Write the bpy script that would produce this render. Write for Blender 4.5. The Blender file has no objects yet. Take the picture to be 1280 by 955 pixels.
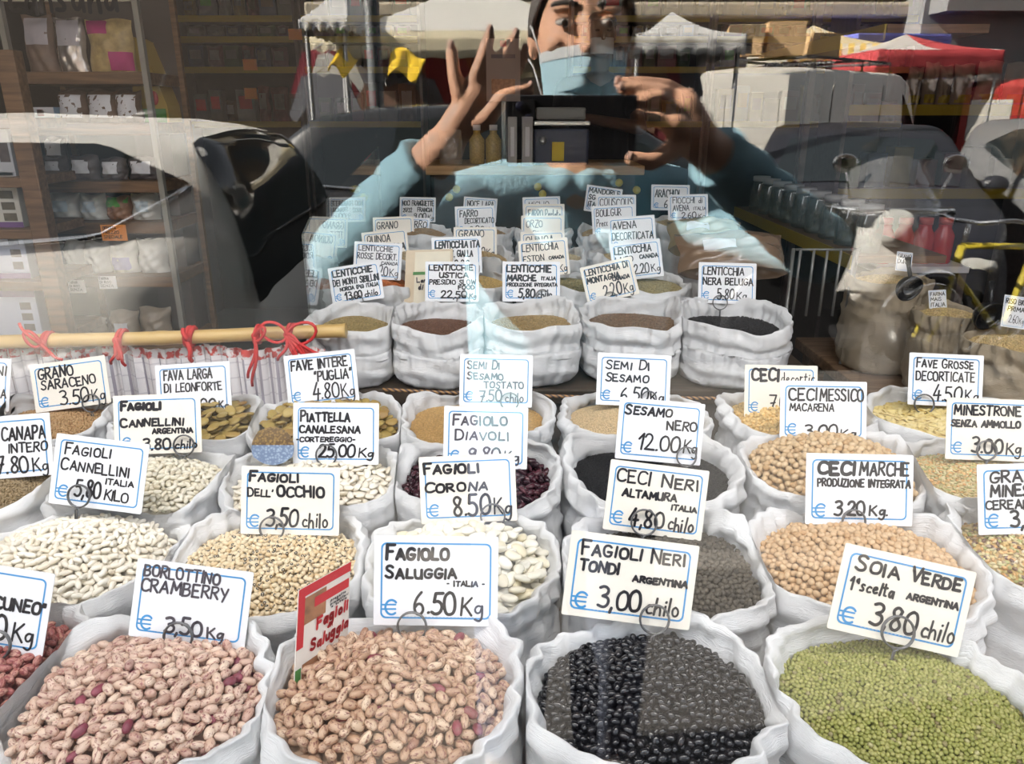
import bpy, bmesh, math, random
import numpy as np
from mathutils import Vector, Matrix, Quaternion

random.seed(7)
SC = bpy.context.scene
COL = SC.collection
PI = math.pi

# ---------------------------------------------------------------- camera
F = 961.0                       # focal length in pixels of a 1280 px wide frame
TH = math.radians(19.3)
CT, ST = math.cos(TH), math.sin(TH)
EYE = Vector((0.0, -0.45, 1.48))
cam_data = bpy.data.cameras.new('camera')
cam_data.sensor_width = 36.0
cam_data.lens = F / 1280.0 * 36.0
cam_data.clip_start = 0.005
cam_data.clip_end = 300.0
cam = bpy.data.objects.new('camera', cam_data)
cam.location = EYE
cam.rotation_euler = (PI / 2 - TH, 0, 0)
COL.objects.link(cam)
SC.camera = cam

# ---------------------------------------------------------------- light and exposure
SC.view_settings.view_transform = 'Standard'
SC.view_settings.look = 'None'
SC.view_settings.gamma = 1.0
SC.view_settings.use_curve_mapping = False
SC.view_settings.exposure = 0.40
SC.cycles.use_denoising = True
SC.cycles.max_bounces = 9
SC.cycles.transparent_max_bounces = 12
SC.cycles.sample_clamp_indirect = 6.0
SC.cycles.caustics_reflective = False
SC.cycles.caustics_refractive = False

world = bpy.data.worlds.new('sky')
SC.world = world
world.use_nodes = True
wn = world.node_tree
bg = wn.nodes['Background']
sky = wn.nodes.new('ShaderNodeTexSky')
sky.sky_type = 'HOSEK_WILKIE'
sky.sun_direction = (-0.80, 0.035, 0.6)
sky.turbidity = 4.0
sky.ground_albedo = 0.35
hsv = wn.nodes.new('ShaderNodeHueSaturation')
hsv.inputs['Saturation'].default_value = 0.20
wn.links.new(sky.outputs[0], hsv.inputs['Color'])
wn.links.new(hsv.outputs[0], bg.inputs[0])
SKY_STRENGTH = 16.0
bg.inputs[1].default_value = SKY_STRENGTH

SUN_DIR = Vector((-0.78, 0.10, 0.60))     # towards the sun, along the shop front
sun_d = bpy.data.lights.new('sun', 'SUN')
sun_d.energy = 58.0
sun_d.angle = math.radians(0.6)
sun_d.color = (1.0, 0.93, 0.82)
sun = bpy.data.objects.new('sun', sun_d)
sun.rotation_euler = SUN_DIR.to_track_quat('Z', 'Y').to_euler()
sun.location = (-6, 0, 9)
COL.objects.link(sun)

def lamp_area(name, loc, target, size, energy, color=(1, 1, 1), shape='DISK', sy=None, spread=PI):
    d = bpy.data.lights.new(name, 'AREA')
    d.shape = shape
    d.size = size
    if sy:
        d.shape = 'RECTANGLE'
        d.size_y = sy
    d.energy = energy
    d.color = color
    d.spread = spread
    o = bpy.data.objects.new(name, d)
    o.location = loc
    o.rotation_euler = (Vector(loc) - Vector(target)).to_track_quat('Z', 'Y').to_euler()
    COL.objects.link(o)
    return o

# daylight portal filling the window opening: it only guides sampling of the sky
pd = bpy.data.lights.new('window_portal', 'AREA')
pd.shape = 'RECTANGLE'
pd.size, pd.size_y = 4.6, 2.5
pd.cycles.is_portal = True
po = bpy.data.objects.new('window_portal', pd)
po.location = (0, -0.03, 1.55)
po.rotation_euler = (PI / 2, 0, PI)
COL.objects.link(po)

# ---------------------------------------------------------------- pixel helpers
def ray_v(py):
    return (py - 477.5) / F

def at(px, py, d):
    """World point seen at pixel (px, py) at distance d along the optical axis."""
    v = ray_v(py)
    return Vector(((px - 640.0) / F * d, d * (CT - v * ST) + EYE.y, EYE.z - d * (ST + v * CT)))

def depth_z(py, z):
    return (EYE.z - z) / (ST + ray_v(py) * CT)

def depth_y(py, y):
    return (y - EYE.y) / (CT - ray_v(py) * ST)

def on_z(px, py, z):
    return at(px, py, depth_z(py, z))

def on_y(px, py, y):
    return at(px, py, depth_y(py, y))

def street(px, py, d):
    """Where a thing must stand in the street for its mirror image in the pane to show at (px, py)."""
    p = at(px, py, d)
    return Vector((p.x, -p.y, p.z))

# ---------------------------------------------------------------- materials
MATS = {}

def mat(name, color=(0.8, 0.8, 0.8), rough=0.6, metal=0.0, spec=0.5, noise=None, bump=None, emit=None, coat=0.0, sheen=0.0):
    """noise=(scale, amount): mottled colour. bump=(scale, strength)."""
    if name in MATS:
        return MATS[name]
    m = bpy.data.materials.new(name)
    m.use_nodes = True
    nt = m.node_tree
    b = nt.nodes['Principled BSDF']
    b.inputs['Base Color'].default_value = (*color, 1)
    b.inputs['Roughness'].default_value = rough
    b.inputs['Metallic'].default_value = metal
    b.inputs['Specular IOR Level'].default_value = spec
    b.inputs['Coat Weight'].default_value = coat
    b.inputs['Sheen Weight'].default_value = sheen
    tc = nt.nodes.new('ShaderNodeTexCoord')
    if noise:
        n = nt.nodes.new('ShaderNodeTexNoise')
        n.inputs['Scale'].default_value = noise[0]
        n.inputs['Detail'].default_value = 4
        nt.links.new(tc.outputs['Object'], n.inputs['Vector'])
        r = nt.nodes.new('ShaderNodeMix')
        r.data_type = 'RGBA'
        a = noise[1]
        r.inputs[6].default_value = (*[max(0, c * (1 - a)) for c in color], 1)
        r.inputs[7].default_value = (*[min(1, c * (1 + a)) for c in color], 1)
        nt.links.new(n.outputs['Fac'], r.inputs[0])
        nt.links.new(r.outputs[2], b.inputs['Base Color'])
    if bump:
        n2 = nt.nodes.new('ShaderNodeTexNoise')
        n2.inputs['Scale'].default_value = bump[0]
        n2.inputs['Detail'].default_value = 5
        nt.links.new(tc.outputs['Object'], n2.inputs['Vector'])
        bp = nt.nodes.new('ShaderNodeBump')
        bp.inputs['Strength'].default_value = bump[1]
        bp.inputs['Distance'].default_value = 0.01
        nt.links.new(n2.outputs['Fac'], bp.inputs['Height'])
        nt.links.new(bp.outputs[0], b.inputs['Normal'])
    if emit:
        b.inputs['Emission Color'].default_value = (*emit[0], 1)
        b.inputs['Emission Strength'].default_value = emit[1]
    MATS[name] = m
    return m

def wood(name, c1, c2, scale=6.0, stretch=(1, 12, 12), rough=0.55):
    if name in MATS:
        return MATS[name]
    m = bpy.data.materials.new(name)
    m.use_nodes = True
    nt = m.node_tree
    b = nt.nodes['Principled BSDF']
    tc = nt.nodes.new('ShaderNodeTexCoord')
    mp = nt.nodes.new('ShaderNodeMapping')
    mp.inputs['Scale'].default_value = stretch
    n = nt.nodes.new('ShaderNodeTexNoise')
    n.inputs['Scale'].default_value = scale
    n.inputs['Detail'].default_value = 6
    n.inputs['Distortion'].default_value = 0.6
    r = nt.nodes.new('ShaderNodeValToRGB')
    r.color_ramp.elements[0].position = 0.35
    r.color_ramp.elements[0].color = (*c1, 1)
    r.color_ramp.elements[1].position = 0.68
    r.color_ramp.elements[1].color = (*c2, 1)
    nt.links.new(tc.outputs['Object'], mp.inputs['Vector'])
    nt.links.new(mp.outputs[0], n.inputs['Vector'])
    nt.links.new(n.outputs['Fac'], r.inputs[0])
    nt.links.new(r.outputs[0], b.inputs['Base Color'])
    b.inputs['Roughness'].default_value = rough
    MATS[name] = m
    return m

def clear_mat(name, r0, tint=(1, 1, 1), rough=0.0, gloss=(1, 1, 1), cap=0.48, body=None):
    """Clear sheet (glass, film): transparent mixed with a mirror coat by Schlick's law. body=(colour, share) adds a faint milky layer."""
    if name in MATS:
        return MATS[name]
    m = bpy.data.materials.new(name)
    m.use_nodes = True
    nt = m.node_tree
    nt.nodes.clear()
    out = nt.nodes.new('ShaderNodeOutputMaterial')
    tr = nt.nodes.new('ShaderNodeBsdfTransparent')
    tr.inputs[0].default_value = (*tint, 1)
    gl = nt.nodes.new('ShaderNodeBsdfGlossy')
    gl.inputs['Color'].default_value = (*gloss, 1)
    gl.inputs['Roughness'].default_value = rough
    geo = nt.nodes.new('ShaderNodeNewGeometry')
    dot = nt.nodes.new('ShaderNodeVectorMath'); dot.operation = 'DOT_PRODUCT'
    nt.links.new(geo.outputs['Normal'], dot.inputs[0])
    nt.links.new(geo.outputs['Incoming'], dot.inputs[1])
    def M(op, a, b=None):
        n = nt.nodes.new('ShaderNodeMath'); n.operation = op
        for i, x in enumerate((a, b)):
            if x is None:
                continue
            if isinstance(x, (int, float)):
                n.inputs[i].default_value = x
            else:
                nt.links.new(x, n.inputs[i])
        return n.outputs[0]
    c = M('ABSOLUTE', dot.outputs['Value'])
    p = M('POWER', M('SUBTRACT', 1.0, c), 5.0)
    f = M('MINIMUM', M('ADD', M('MULTIPLY', p, 1.0 - r0), r0), cap)
    mx = nt.nodes.new('ShaderNodeMixShader')
    nt.links.new(f, mx.inputs[0])
    base = tr.outputs[0]
    if body:
        df = nt.nodes.new('ShaderNodeBsdfDiffuse')
        df.inputs[0].default_value = (*body[0], 1)
        m2 = nt.nodes.new('ShaderNodeMixShader')
        m2.inputs[0].default_value = body[1]
        nt.links.new(tr.outputs[0], m2.inputs[1])
        nt.links.new(df.outputs[0], m2.inputs[2])
        base = m2.outputs[0]
    nt.links.new(base, mx.inputs[1])
    nt.links.new(gl.outputs[0], mx.inputs[2])
    nt.links.new(mx.outputs[0], out.inputs[0])
    MATS[name] = m
    return m

# ---------------------------------------------------------------- mesh building
class MB:
    """Collects shapes and links them as ONE mesh object."""
    def __init__(self):
        self.v, self.f, self.mi, self.sm = [], [], [], []

    def add(self, verts, faces, mi=0, smooth=False, M=None):
        o = len(self.v)
        if M is not None:
            verts = [M @ Vector(p) for p in verts]
        self.v.extend(tuple(p) for p in verts)
        for f in faces:
            self.f.append(tuple(i + o for i in f))
            self.mi.append(mi)
            self.sm.append(smooth)
        return self

    def box(self, c, s, mi=0, M=None, bev=0.0):
        """Box of full size s about c; bev chamfers its vertical and horizontal edges."""
        x, y, z = (k / 2 for k in s)
        c = Vector(c)
        b = min(bev, x * .49, y * .49, z * .49)
        if b <= 0:
            vs = [c + Vector((sx * x, sy * y, sz * z)) for sx in (-1, 1) for sy in (-1, 1) for sz in (-1, 1)]
            fs = [(0, 1, 3, 2), (4, 6, 7, 5), (0, 4, 5, 1), (2, 3, 7, 6), (0, 2, 6, 4), (1, 5, 7, 3)]
            return self.add(vs, fs, mi, False, M)
        bm = bmesh.new()
        bmesh.ops.create_cube(bm, size=1.0)
        for v in bm.verts:
            v.co = Vector((v.co.x * s[0], v.co.y * s[1], v.co.z * s[2]))
        bmesh.ops.bevel(bm, geom=bm.edges[:], offset=b, segments=2, affect='EDGES', profile=0.6)
        bm.verts.index_update()
        vs = [c + v.co for v in bm.verts]
        fs = [tuple(v.index for v in f.verts) for f in bm.faces]
        bm.free()
        return self.add(vs, fs, mi, False, M)

    def tube(self, pts, r, n=8, mi=0, cap=True, closed=False, M=None, smooth=True):
        """Tube along points; r is a number or one radius per point."""
        P = [Vector(p) for p in pts]
        N = len(P)
        R = r if isinstance(r, (list, tuple)) else [r] * N
        vs, fs = [], []
        up = None
        for i, p in enumerate(P):
            a = P[(i - 1) % N] if (closed or i > 0) else p
            b = P[(i + 1) % N] if (closed or i < N - 1) else p
            t = (b - a)
            t = t.normalized() if t.length > 1e-9 else Vector((0, 0, 1))
            if up is None:
                up = t.orthogonal().normalized()
            else:
                up = (up - t * up.dot(t))
                up = up.normalized() if up.length > 1e-6 else t.orthogonal().normalized()
            w = t.cross(up)
            for k in range(n):
                an = 2 * PI * k / n
                vs.append(p + (up * math.cos(an) + w * math.sin(an)) * R[i])
        for i in range(N if closed else N - 1):
            j = (i + 1) % N
            for k in range(n):
                k2 = (k + 1) % n
                fs.append((i * n + k, i * n + k2, j * n + k2, j * n + k))
        self.add(vs, fs, mi, smooth, M)
        if cap and not closed:
            o = len(self.v) - len(vs)
            self.f.append(tuple(o + k for k in reversed(range(n)))); self.mi.append(mi); self.sm.append(False)
            self.f.append(tuple(o + (N - 1) * n + k for k in range(n))); self.mi.append(mi); self.sm.append(False)
        return self

    def lathe(self, prof, n=24, mi=0, M=None, smooth=True, sx=1.0, sy=1.0):
        """Turn (r, z) profile about Z."""
        vs, fs = [], []
        for r, z in prof:
            for k in range(n):
                a = 2 * PI * k / n
                vs.append((r * math.cos(a) * sx, r * math.sin(a) * sy, z))
        m = len(prof)
        for i in range(m - 1):
            for k in range(n):
                k2 = (k + 1) % n
                fs.append((i * n + k, i * n + k2, (i + 1) * n + k2, (i + 1) * n + k))
        fs.append(tuple(reversed(range(n))))
        fs.append(tuple((m - 1) * n + k for k in range(n)))
        return self.add(vs, fs, mi, smooth, M)

    def ball(self, c, r, nu=14, nv=9, mi=0, M=None):
        r = r if isinstance(r, (list, tuple)) else (r, r, r)
        vs, fs = [], []
        for i in range(nv + 1):
            t = PI * i / nv
            for k in range(nu):
                a = 2 * PI * k / nu
                vs.append((c[0] + r[0] * math.sin(t) * math.cos(a), c[1] + r[1] * math.sin(t) * math.sin(a), c[2] + r[2] * math.cos(t)))
        for i in range(nv):
            for k in range(nu):
                k2 = (k + 1) % nu
                fs.append((i * nu + k, (i + 1) * nu + k, (i + 1) * nu + k2, i * nu + k2))
        return self.add(vs, fs, mi, True, M)

    def prism(self, poly, z0, z1, mi=0, M=None, smooth=False):
        """Polygon (x, y) extruded from z0 to z1."""
        n = len(poly)
        vs = [(x, y, z0) for x, y in poly] + [(x, y, z1) for x, y in poly]
        fs = [tuple(reversed(range(n))), tuple(range(n, 2 * n))]
        fs += [(k, (k + 1) % n, n + (k + 1) % n, n + k) for k in range(n)]
        return self.add(vs, fs, mi, smooth, M)

    def sheet(self, fn, nu, nv, mi=0, smooth=True, M=None):
        vs = [fn(i / nu, j / nv) for j in range(nv + 1) for i in range(nu + 1)]
        fs = [(j * (nu + 1) + i, j * (nu + 1) + i + 1, (j + 1) * (nu + 1) + i + 1, (j + 1) * (nu + 1) + i) for j in range(nv) for i in range(nu)]
        return self.add(vs, fs, mi, smooth, M)

    def build(self, name, mats, parent=None, solid=None):
        me = bpy.data.meshes.new(name)
        me.from_pydata([tuple(p) for p in self.v], [], self.f)
        for m in (mats if isinstance(mats, (list, tuple)) else [mats]):
            me.materials.append(m)
        me.polygons.foreach_set('material_index', self.mi)
        me.polygons.foreach_set('use_smooth', self.sm)
        me.update()
        o = bpy.data.objects.new(name, me)
        COL.objects.link(o)
        if parent is not None:
            o.parent = parent
        if solid:
            md = o.modifiers.new('thickness', 'SOLIDIFY')
            md.thickness = solid
            md.offset = 0
        return o

def tag(o, label=None, cat=None, group=None, kind=None):
    if label: o['label'] = label
    if cat: o['category'] = cat
    if group: o['group'] = group
    if kind: o['kind'] = kind
    return o

def empty(name, loc=(0, 0, 0), rz=0.0):
    o = bpy.data.objects.new(name, None)
    o.empty_display_size = 0.05
    o.location = loc
    o.rotation_euler = (0, 0, rz)
    COL.objects.link(o)
    return o

def structure(o):
    o['kind'] = 'structure'
    return o

def copy_tree(o, parent=None):
    c = o.copy()
    COL.objects.link(c)
    c.parent = parent
    for ch in list(o.children):
        copy_tree(ch, c)
    return c

def rounded(w, h, r, n=5):
    """Rounded rectangle outline about the origin, anticlockwise."""
    pts = []
    for cx, cy, a0 in ((w / 2 - r, h / 2 - r, 0), (-w / 2 + r, h / 2 - r, PI / 2), (-w / 2 + r, -h / 2 + r, PI), (w / 2 - r, -h / 2 + r, 1.5 * PI)):
        for k in range(n + 1):
            a = a0 + PI / 2 * k / n
            pts.append((cx + r * math.cos(a), cy + r * math.sin(a)))
    return pts

def TRS(loc=(0, 0, 0), rot=(0, 0, 0), s=1.0):
    from mathutils import Euler
    return Matrix.LocRotScale(Vector(loc), Euler(rot), Vector((s, s, s)) if isinstance(s, (int, float)) else Vector(s))
# ---------------------------------------------------------------- the shop: shell, window, display tables
XL, XR, YB, ZC = -2.40, 2.9, 5.6, 2.95
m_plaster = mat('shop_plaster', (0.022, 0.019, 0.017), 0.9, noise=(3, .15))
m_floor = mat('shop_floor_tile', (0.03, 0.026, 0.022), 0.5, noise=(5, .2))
m_facade = mat('facade_stucco', (0.42, 0.35, 0.27), 0.9, noise=(6, .12), bump=(60, .3))
m_frame = mat('window_frame_paint', (0.07, 0.08, 0.07), 0.4)
m_glass = clear_mat('window_glass', 0.058, cap=0.45)

def shell_box(name, c, s, m):
    return structure(MB().box(c, s).build(name, m))

T = 0.22
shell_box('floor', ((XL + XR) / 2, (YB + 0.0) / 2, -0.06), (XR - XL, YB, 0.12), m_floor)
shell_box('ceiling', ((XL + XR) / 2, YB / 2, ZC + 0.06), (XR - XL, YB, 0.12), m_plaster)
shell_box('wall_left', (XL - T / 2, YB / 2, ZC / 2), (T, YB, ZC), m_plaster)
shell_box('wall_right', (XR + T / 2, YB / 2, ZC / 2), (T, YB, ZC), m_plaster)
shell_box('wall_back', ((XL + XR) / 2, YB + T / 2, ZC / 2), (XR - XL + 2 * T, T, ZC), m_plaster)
# street front with its window opening
WX, WZ0, WZ1 = 2.3, 0.32, 2.78
fa = MB()
H_FRONT = 7.2
for x0, x1, z0, z1 in ((-WX - .10, -WX, -0.15, H_FRONT), (WX, 9, -0.15, H_FRONT), (-WX, WX, -0.15, WZ0), (-WX, WX, WZ1, H_FRONT)):
    fa.box(((x0 + x1) / 2, 0.11, (z0 + z1) / 2), (x1 - x0, 0.22, z1 - z0))
structure(fa.build('wall_front', m_facade))
win = empty('window_1', (0, 0.012, WZ0))
structure(win)
fr = MB()
for x in (-WX + 0.03, WX - 0.03):
    fr.box((x, 0.04, (WZ1 - WZ0) / 2), (0.06, 0.09, WZ1 - WZ0), bev=.006)
for z in (0.03, WZ1 - WZ0 - 0.03):
    fr.box((0, 0.04, z), (2 * WX - .12, 0.09, 0.06), bev=.006)
fr.build('window_frame', m_frame, win)
MB().box((0, 0.0, (WZ1 - WZ0) / 2), (2 * WX - 0.10, 0.008, WZ1 - WZ0 - 0.10)).build('glass_pane', m_glass, win)

# display tables: a low one by the pane, a higher step behind it
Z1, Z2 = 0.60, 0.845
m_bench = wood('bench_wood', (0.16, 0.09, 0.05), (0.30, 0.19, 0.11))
YSTEP = 1.335
b1 = tag(empty('display_table', (0, 0.74, 0)), 'low wooden display table under the front rows of white sacks', 'table')
MB().box((0, -0.05, Z1 - 0.02), (4.1, 1.22, 0.04), bev=.006).build('table_top', m_bench, b1)
for sx in (-1.95, 1.95):
    for sy in (-0.62, 0.5):
        MB().box((sx, sy, (Z1 - .04) / 2), (0.07, 0.07, Z1 - .04)).build('leg', m_bench, b1)
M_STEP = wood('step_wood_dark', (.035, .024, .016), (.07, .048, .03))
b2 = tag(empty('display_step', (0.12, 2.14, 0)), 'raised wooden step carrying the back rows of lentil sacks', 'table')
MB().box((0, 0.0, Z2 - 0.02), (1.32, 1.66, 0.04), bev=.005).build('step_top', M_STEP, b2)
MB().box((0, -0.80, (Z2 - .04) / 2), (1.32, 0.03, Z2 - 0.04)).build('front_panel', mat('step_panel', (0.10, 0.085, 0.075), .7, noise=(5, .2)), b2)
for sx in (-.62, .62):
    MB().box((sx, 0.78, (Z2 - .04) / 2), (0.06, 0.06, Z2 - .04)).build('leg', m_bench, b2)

# unseen ceiling spots, added to brighten the back sacks, shelf and counter
m_dark = mat('dark_metal', (0.03, 0.03, 0.032), 0.35, 0.6)
m_bulb = mat('spot_lens', (1, .95, .85), .3, emit=((1.0, .86, .68), 6.0))
SPOTS = [(-0.45, 1.0, (-0.25, 2.0, 1.0)), (0.25, 1.0, (0.2, 2.0, 1.0)), (1.5, 1.0, (1.7, 1.9, 1.0)), (-1.9, 1.6, (-1.4, 2.6, 1.4)), (0.2, 2.5, (0.05, 3.3, 1.2)), (-1.6, 3.2, (-1.8, 5.2, 1.6))]
SPOT_W = [4, 5, 1.6, 4.5, 2.5, .3]
for i, (x, y, tgt) in enumerate(SPOTS):
    s = tag(empty('added_ceiling_spot', (x, y, ZC)), 'dark ceiling spot lamp above the sacks', 'lamp', 'added ceiling spots')
    MB().tube([(0, 0, 0), (0, 0, -0.10)], .012).build('stem', m_dark, s)
    q = (Vector(tgt) - Vector((x, y, ZC - .14))).normalized().to_track_quat('-Z', 'Y').to_matrix().to_4x4()
    Mx = Matrix.Translation((0, 0, -0.13)) @ q
    MB().lathe([(.02, .06), (.045, .05), (.055, -.05), (.05, -.05), (.04, .03), (.0, .035)], 20, M=Mx).build('lamp_head', m_dark, s)
    MB().lathe([(.0, -.03), (.042, -.03), (.042, -.035), (0, -.035)], 20, M=Mx).build('lens', m_bulb, s)
    d = bpy.data.lights.new('added_spot_beam', 'SPOT')
    d.energy = SPOT_W[i]
    d.color = (1.0, .9, .76)
    d.spot_size = math.radians(62 if i < 3 else 34 if i == 4 else 80)
    d.spot_blend = 0.8
    d.shadow_soft_size = 0.05
    lo = bpy.data.objects.new('added_spot_beam', d)
    lo.matrix_world = Matrix.Translation(Vector((x, y, ZC - .13)) + (q.to_3x3() @ Vector((0, 0, -0.06)))) @ q
    COL.objects.link(lo)

# unseen strip added over the top of the pane to brighten the sacks
ls = tag(empty('fill_strip', (0, 0.15, 2.68)), 'long white light strip inside over the window pane', 'lamp')
MB().box((0, 0, 0.02), (3.6, 0.14, 0.06), bev=.01).build('housing', m_frame, ls)
MB().box((0, 0, -0.012), (3.5, 0.11, 0.012), bev=.004).build('diffuser', mat('fill_strip_diffuser', (.9, .9, .9), .5, emit=((1, .97, .93), 8.0)), ls)
STRIP_W = 9.0
lamp_area('fill_strip_beam', (0, 0.15, 2.645), (0, 0.85, 0.75), 3.5, STRIP_W, (1.0, .965, .92), 'RECTANGLE', .11, math.radians(84))
# ---------------------------------------------------------------- white woven sacks
def sack_material(name='white_woven_sacking', tint=(1, 1, 1)):
    m = bpy.data.materials.new(name)
    m.use_nodes = True
    nt = m.node_tree
    b = nt.nodes['Principled BSDF']
    b.inputs['Roughness'].default_value = 0.55
    b.inputs['Specular IOR Level'].default_value = 0.35
    uv = nt.nodes.new('ShaderNodeUVMap')
    tc = nt.nodes.new('ShaderNodeTexCoord')
    def wave(scale, rot):
        mp = nt.nodes.new('ShaderNodeMapping')
        mp.inputs['Rotation'].default_value = (0, 0, rot)
        nt.links.new(uv.outputs[0], mp.inputs[0])
        w = nt.nodes.new('ShaderNodeTexWave')
        w.inputs['Scale'].default_value = scale
        w.inputs['Distortion'].default_value = 0.6
        nt.links.new(mp.outputs[0], w.inputs[0])
        return w.outputs['Fac']
    w1, w2 = wave(60, 0), wave(60, PI / 2)
    n = nt.nodes.new('ShaderNodeTexNoise'); n.inputs['Scale'].default_value = 26; n.inputs['Detail'].default_value = 6; n.inputs['Distortion'].default_value = 1.2
    nt.links.new(tc.outputs['Object'], n.inputs['Vector'])
    n3 = nt.nodes.new('ShaderNodeTexNoise'); n3.inputs['Scale'].default_value = 70; n3.inputs['Detail'].default_value = 4
    nt.links.new(tc.outputs['Object'], n3.inputs['Vector'])
    def M(op, a, b_):
        k = nt.nodes.new('ShaderNodeMath'); k.operation = op
        for i, x in enumerate((a, b_)):
            if isinstance(x, (int, float)): k.inputs[i].default_value = x
            else: nt.links.new(x, k.inputs[i])
        return k.outputs[0]
    mpc = nt.nodes.new('ShaderNodeMapping'); mpc.inputs['Scale'].default_value = (1.0, 3.2, 1); mpc.inputs['Rotation'].default_value = (0, 0, .35)
    nt.links.new(uv.outputs[0], mpc.inputs[0])
    cr = nt.nodes.new('ShaderNodeTexNoise'); cr.inputs['Scale'].default_value = 2.2; cr.inputs['Detail'].default_value = 5; cr.inputs['Distortion'].default_value = 2.2
    nt.links.new(mpc.outputs[0], cr.inputs['Vector'])
    ridge = M('ABSOLUTE', M('SUBTRACT', cr.outputs['Fac'], .5), 0)
    rd = M('MULTIPLY', M('MINIMUM', M('MULTIPLY', ridge, 9.0), 1.0), .75)
    h = M('ADD', M('ADD', rd, M('MULTIPLY', M('ADD', w1, w2), 0.035)), M('ADD', M('MULTIPLY', n.outputs['Fac'], 1.0), M('MULTIPLY', n3.outputs['Fac'], 0.22)))
    bp = nt.nodes.new('ShaderNodeBump')
    bp.inputs['Strength'].default_value = 0.5
    bp.inputs['Distance'].default_value = 0.008
    nt.links.new(h, bp.inputs['Height'])
    nt.links.new(bp.outputs[0], b.inputs['Normal'])
    mx = nt.nodes.new('ShaderNodeMix'); mx.data_type = 'RGBA'
    mx.inputs[6].default_value = (0.84 * tint[0], 0.84 * tint[1], 0.85 * tint[2], 1)
    mx.inputs[7].default_value = (0.93 * tint[0], 0.93 * tint[1], 0.93 * tint[2], 1)
    nt.links.new(n3.outputs['Fac'], mx.inputs[0])
    nt.links.new(mx.outputs[2], b.inputs['Base Color'])
    return m
M_SACK = sack_material()

class Sack:
    pass
SACKS = {}

def plan(key, x0, x1, ymid, zm, floor=None, k=1.0, drop=0.022, dome=0.03, heap=(0, 0), rim=(), n=2.25, yaw=0.0, amp=1.0, rfac=1.0, inner=.90):
    """Place a sack from the pixel span of its mouth: x0..x1 wide, centre row ymid, mouth plane at height zm."""
    s = Sack()
    s.key = key
    d = depth_z(ymid, zm)
    s.c = at((x0 + x1) / 2, ymid, d)
    s.rx = (x1 - x0) / 2 * d / F / 1.035 * rfac
    s.ry = s.rx * k
    s.zm, s.floor = zm, (Z1 if floor is None else floor)
    s.drop, s.dome, s.heap, s.rim, s.n, s.yaw, s.amp, s.inner = drop, dome, heap, rim, n, yaw, amp, inner
    SACKS[key] = s
    return s

def superR(s, th):
    c, sn = np.abs(np.cos(th)) / s.rx, np.abs(np.sin(th)) / s.ry
    return (c ** s.n + sn ** s.n) ** (-1.0 / s.n)

def rim_dz(s, th, rng=None):
    """Height of the rim over the mouth plane round the sack; angle 0 = right, -pi/2 = towards the pane."""
    dz = np.zeros_like(th)
    for a, h, w in s.rim:
        d = np.angle(np.exp(1j * (th - math.radians(a))))
        dz += h * np.exp(-(d / math.radians(w)) ** 2)
    for k, a, ph in s.waves:
        dz += a * np.sin(k * th + ph)
    return dz

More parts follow.
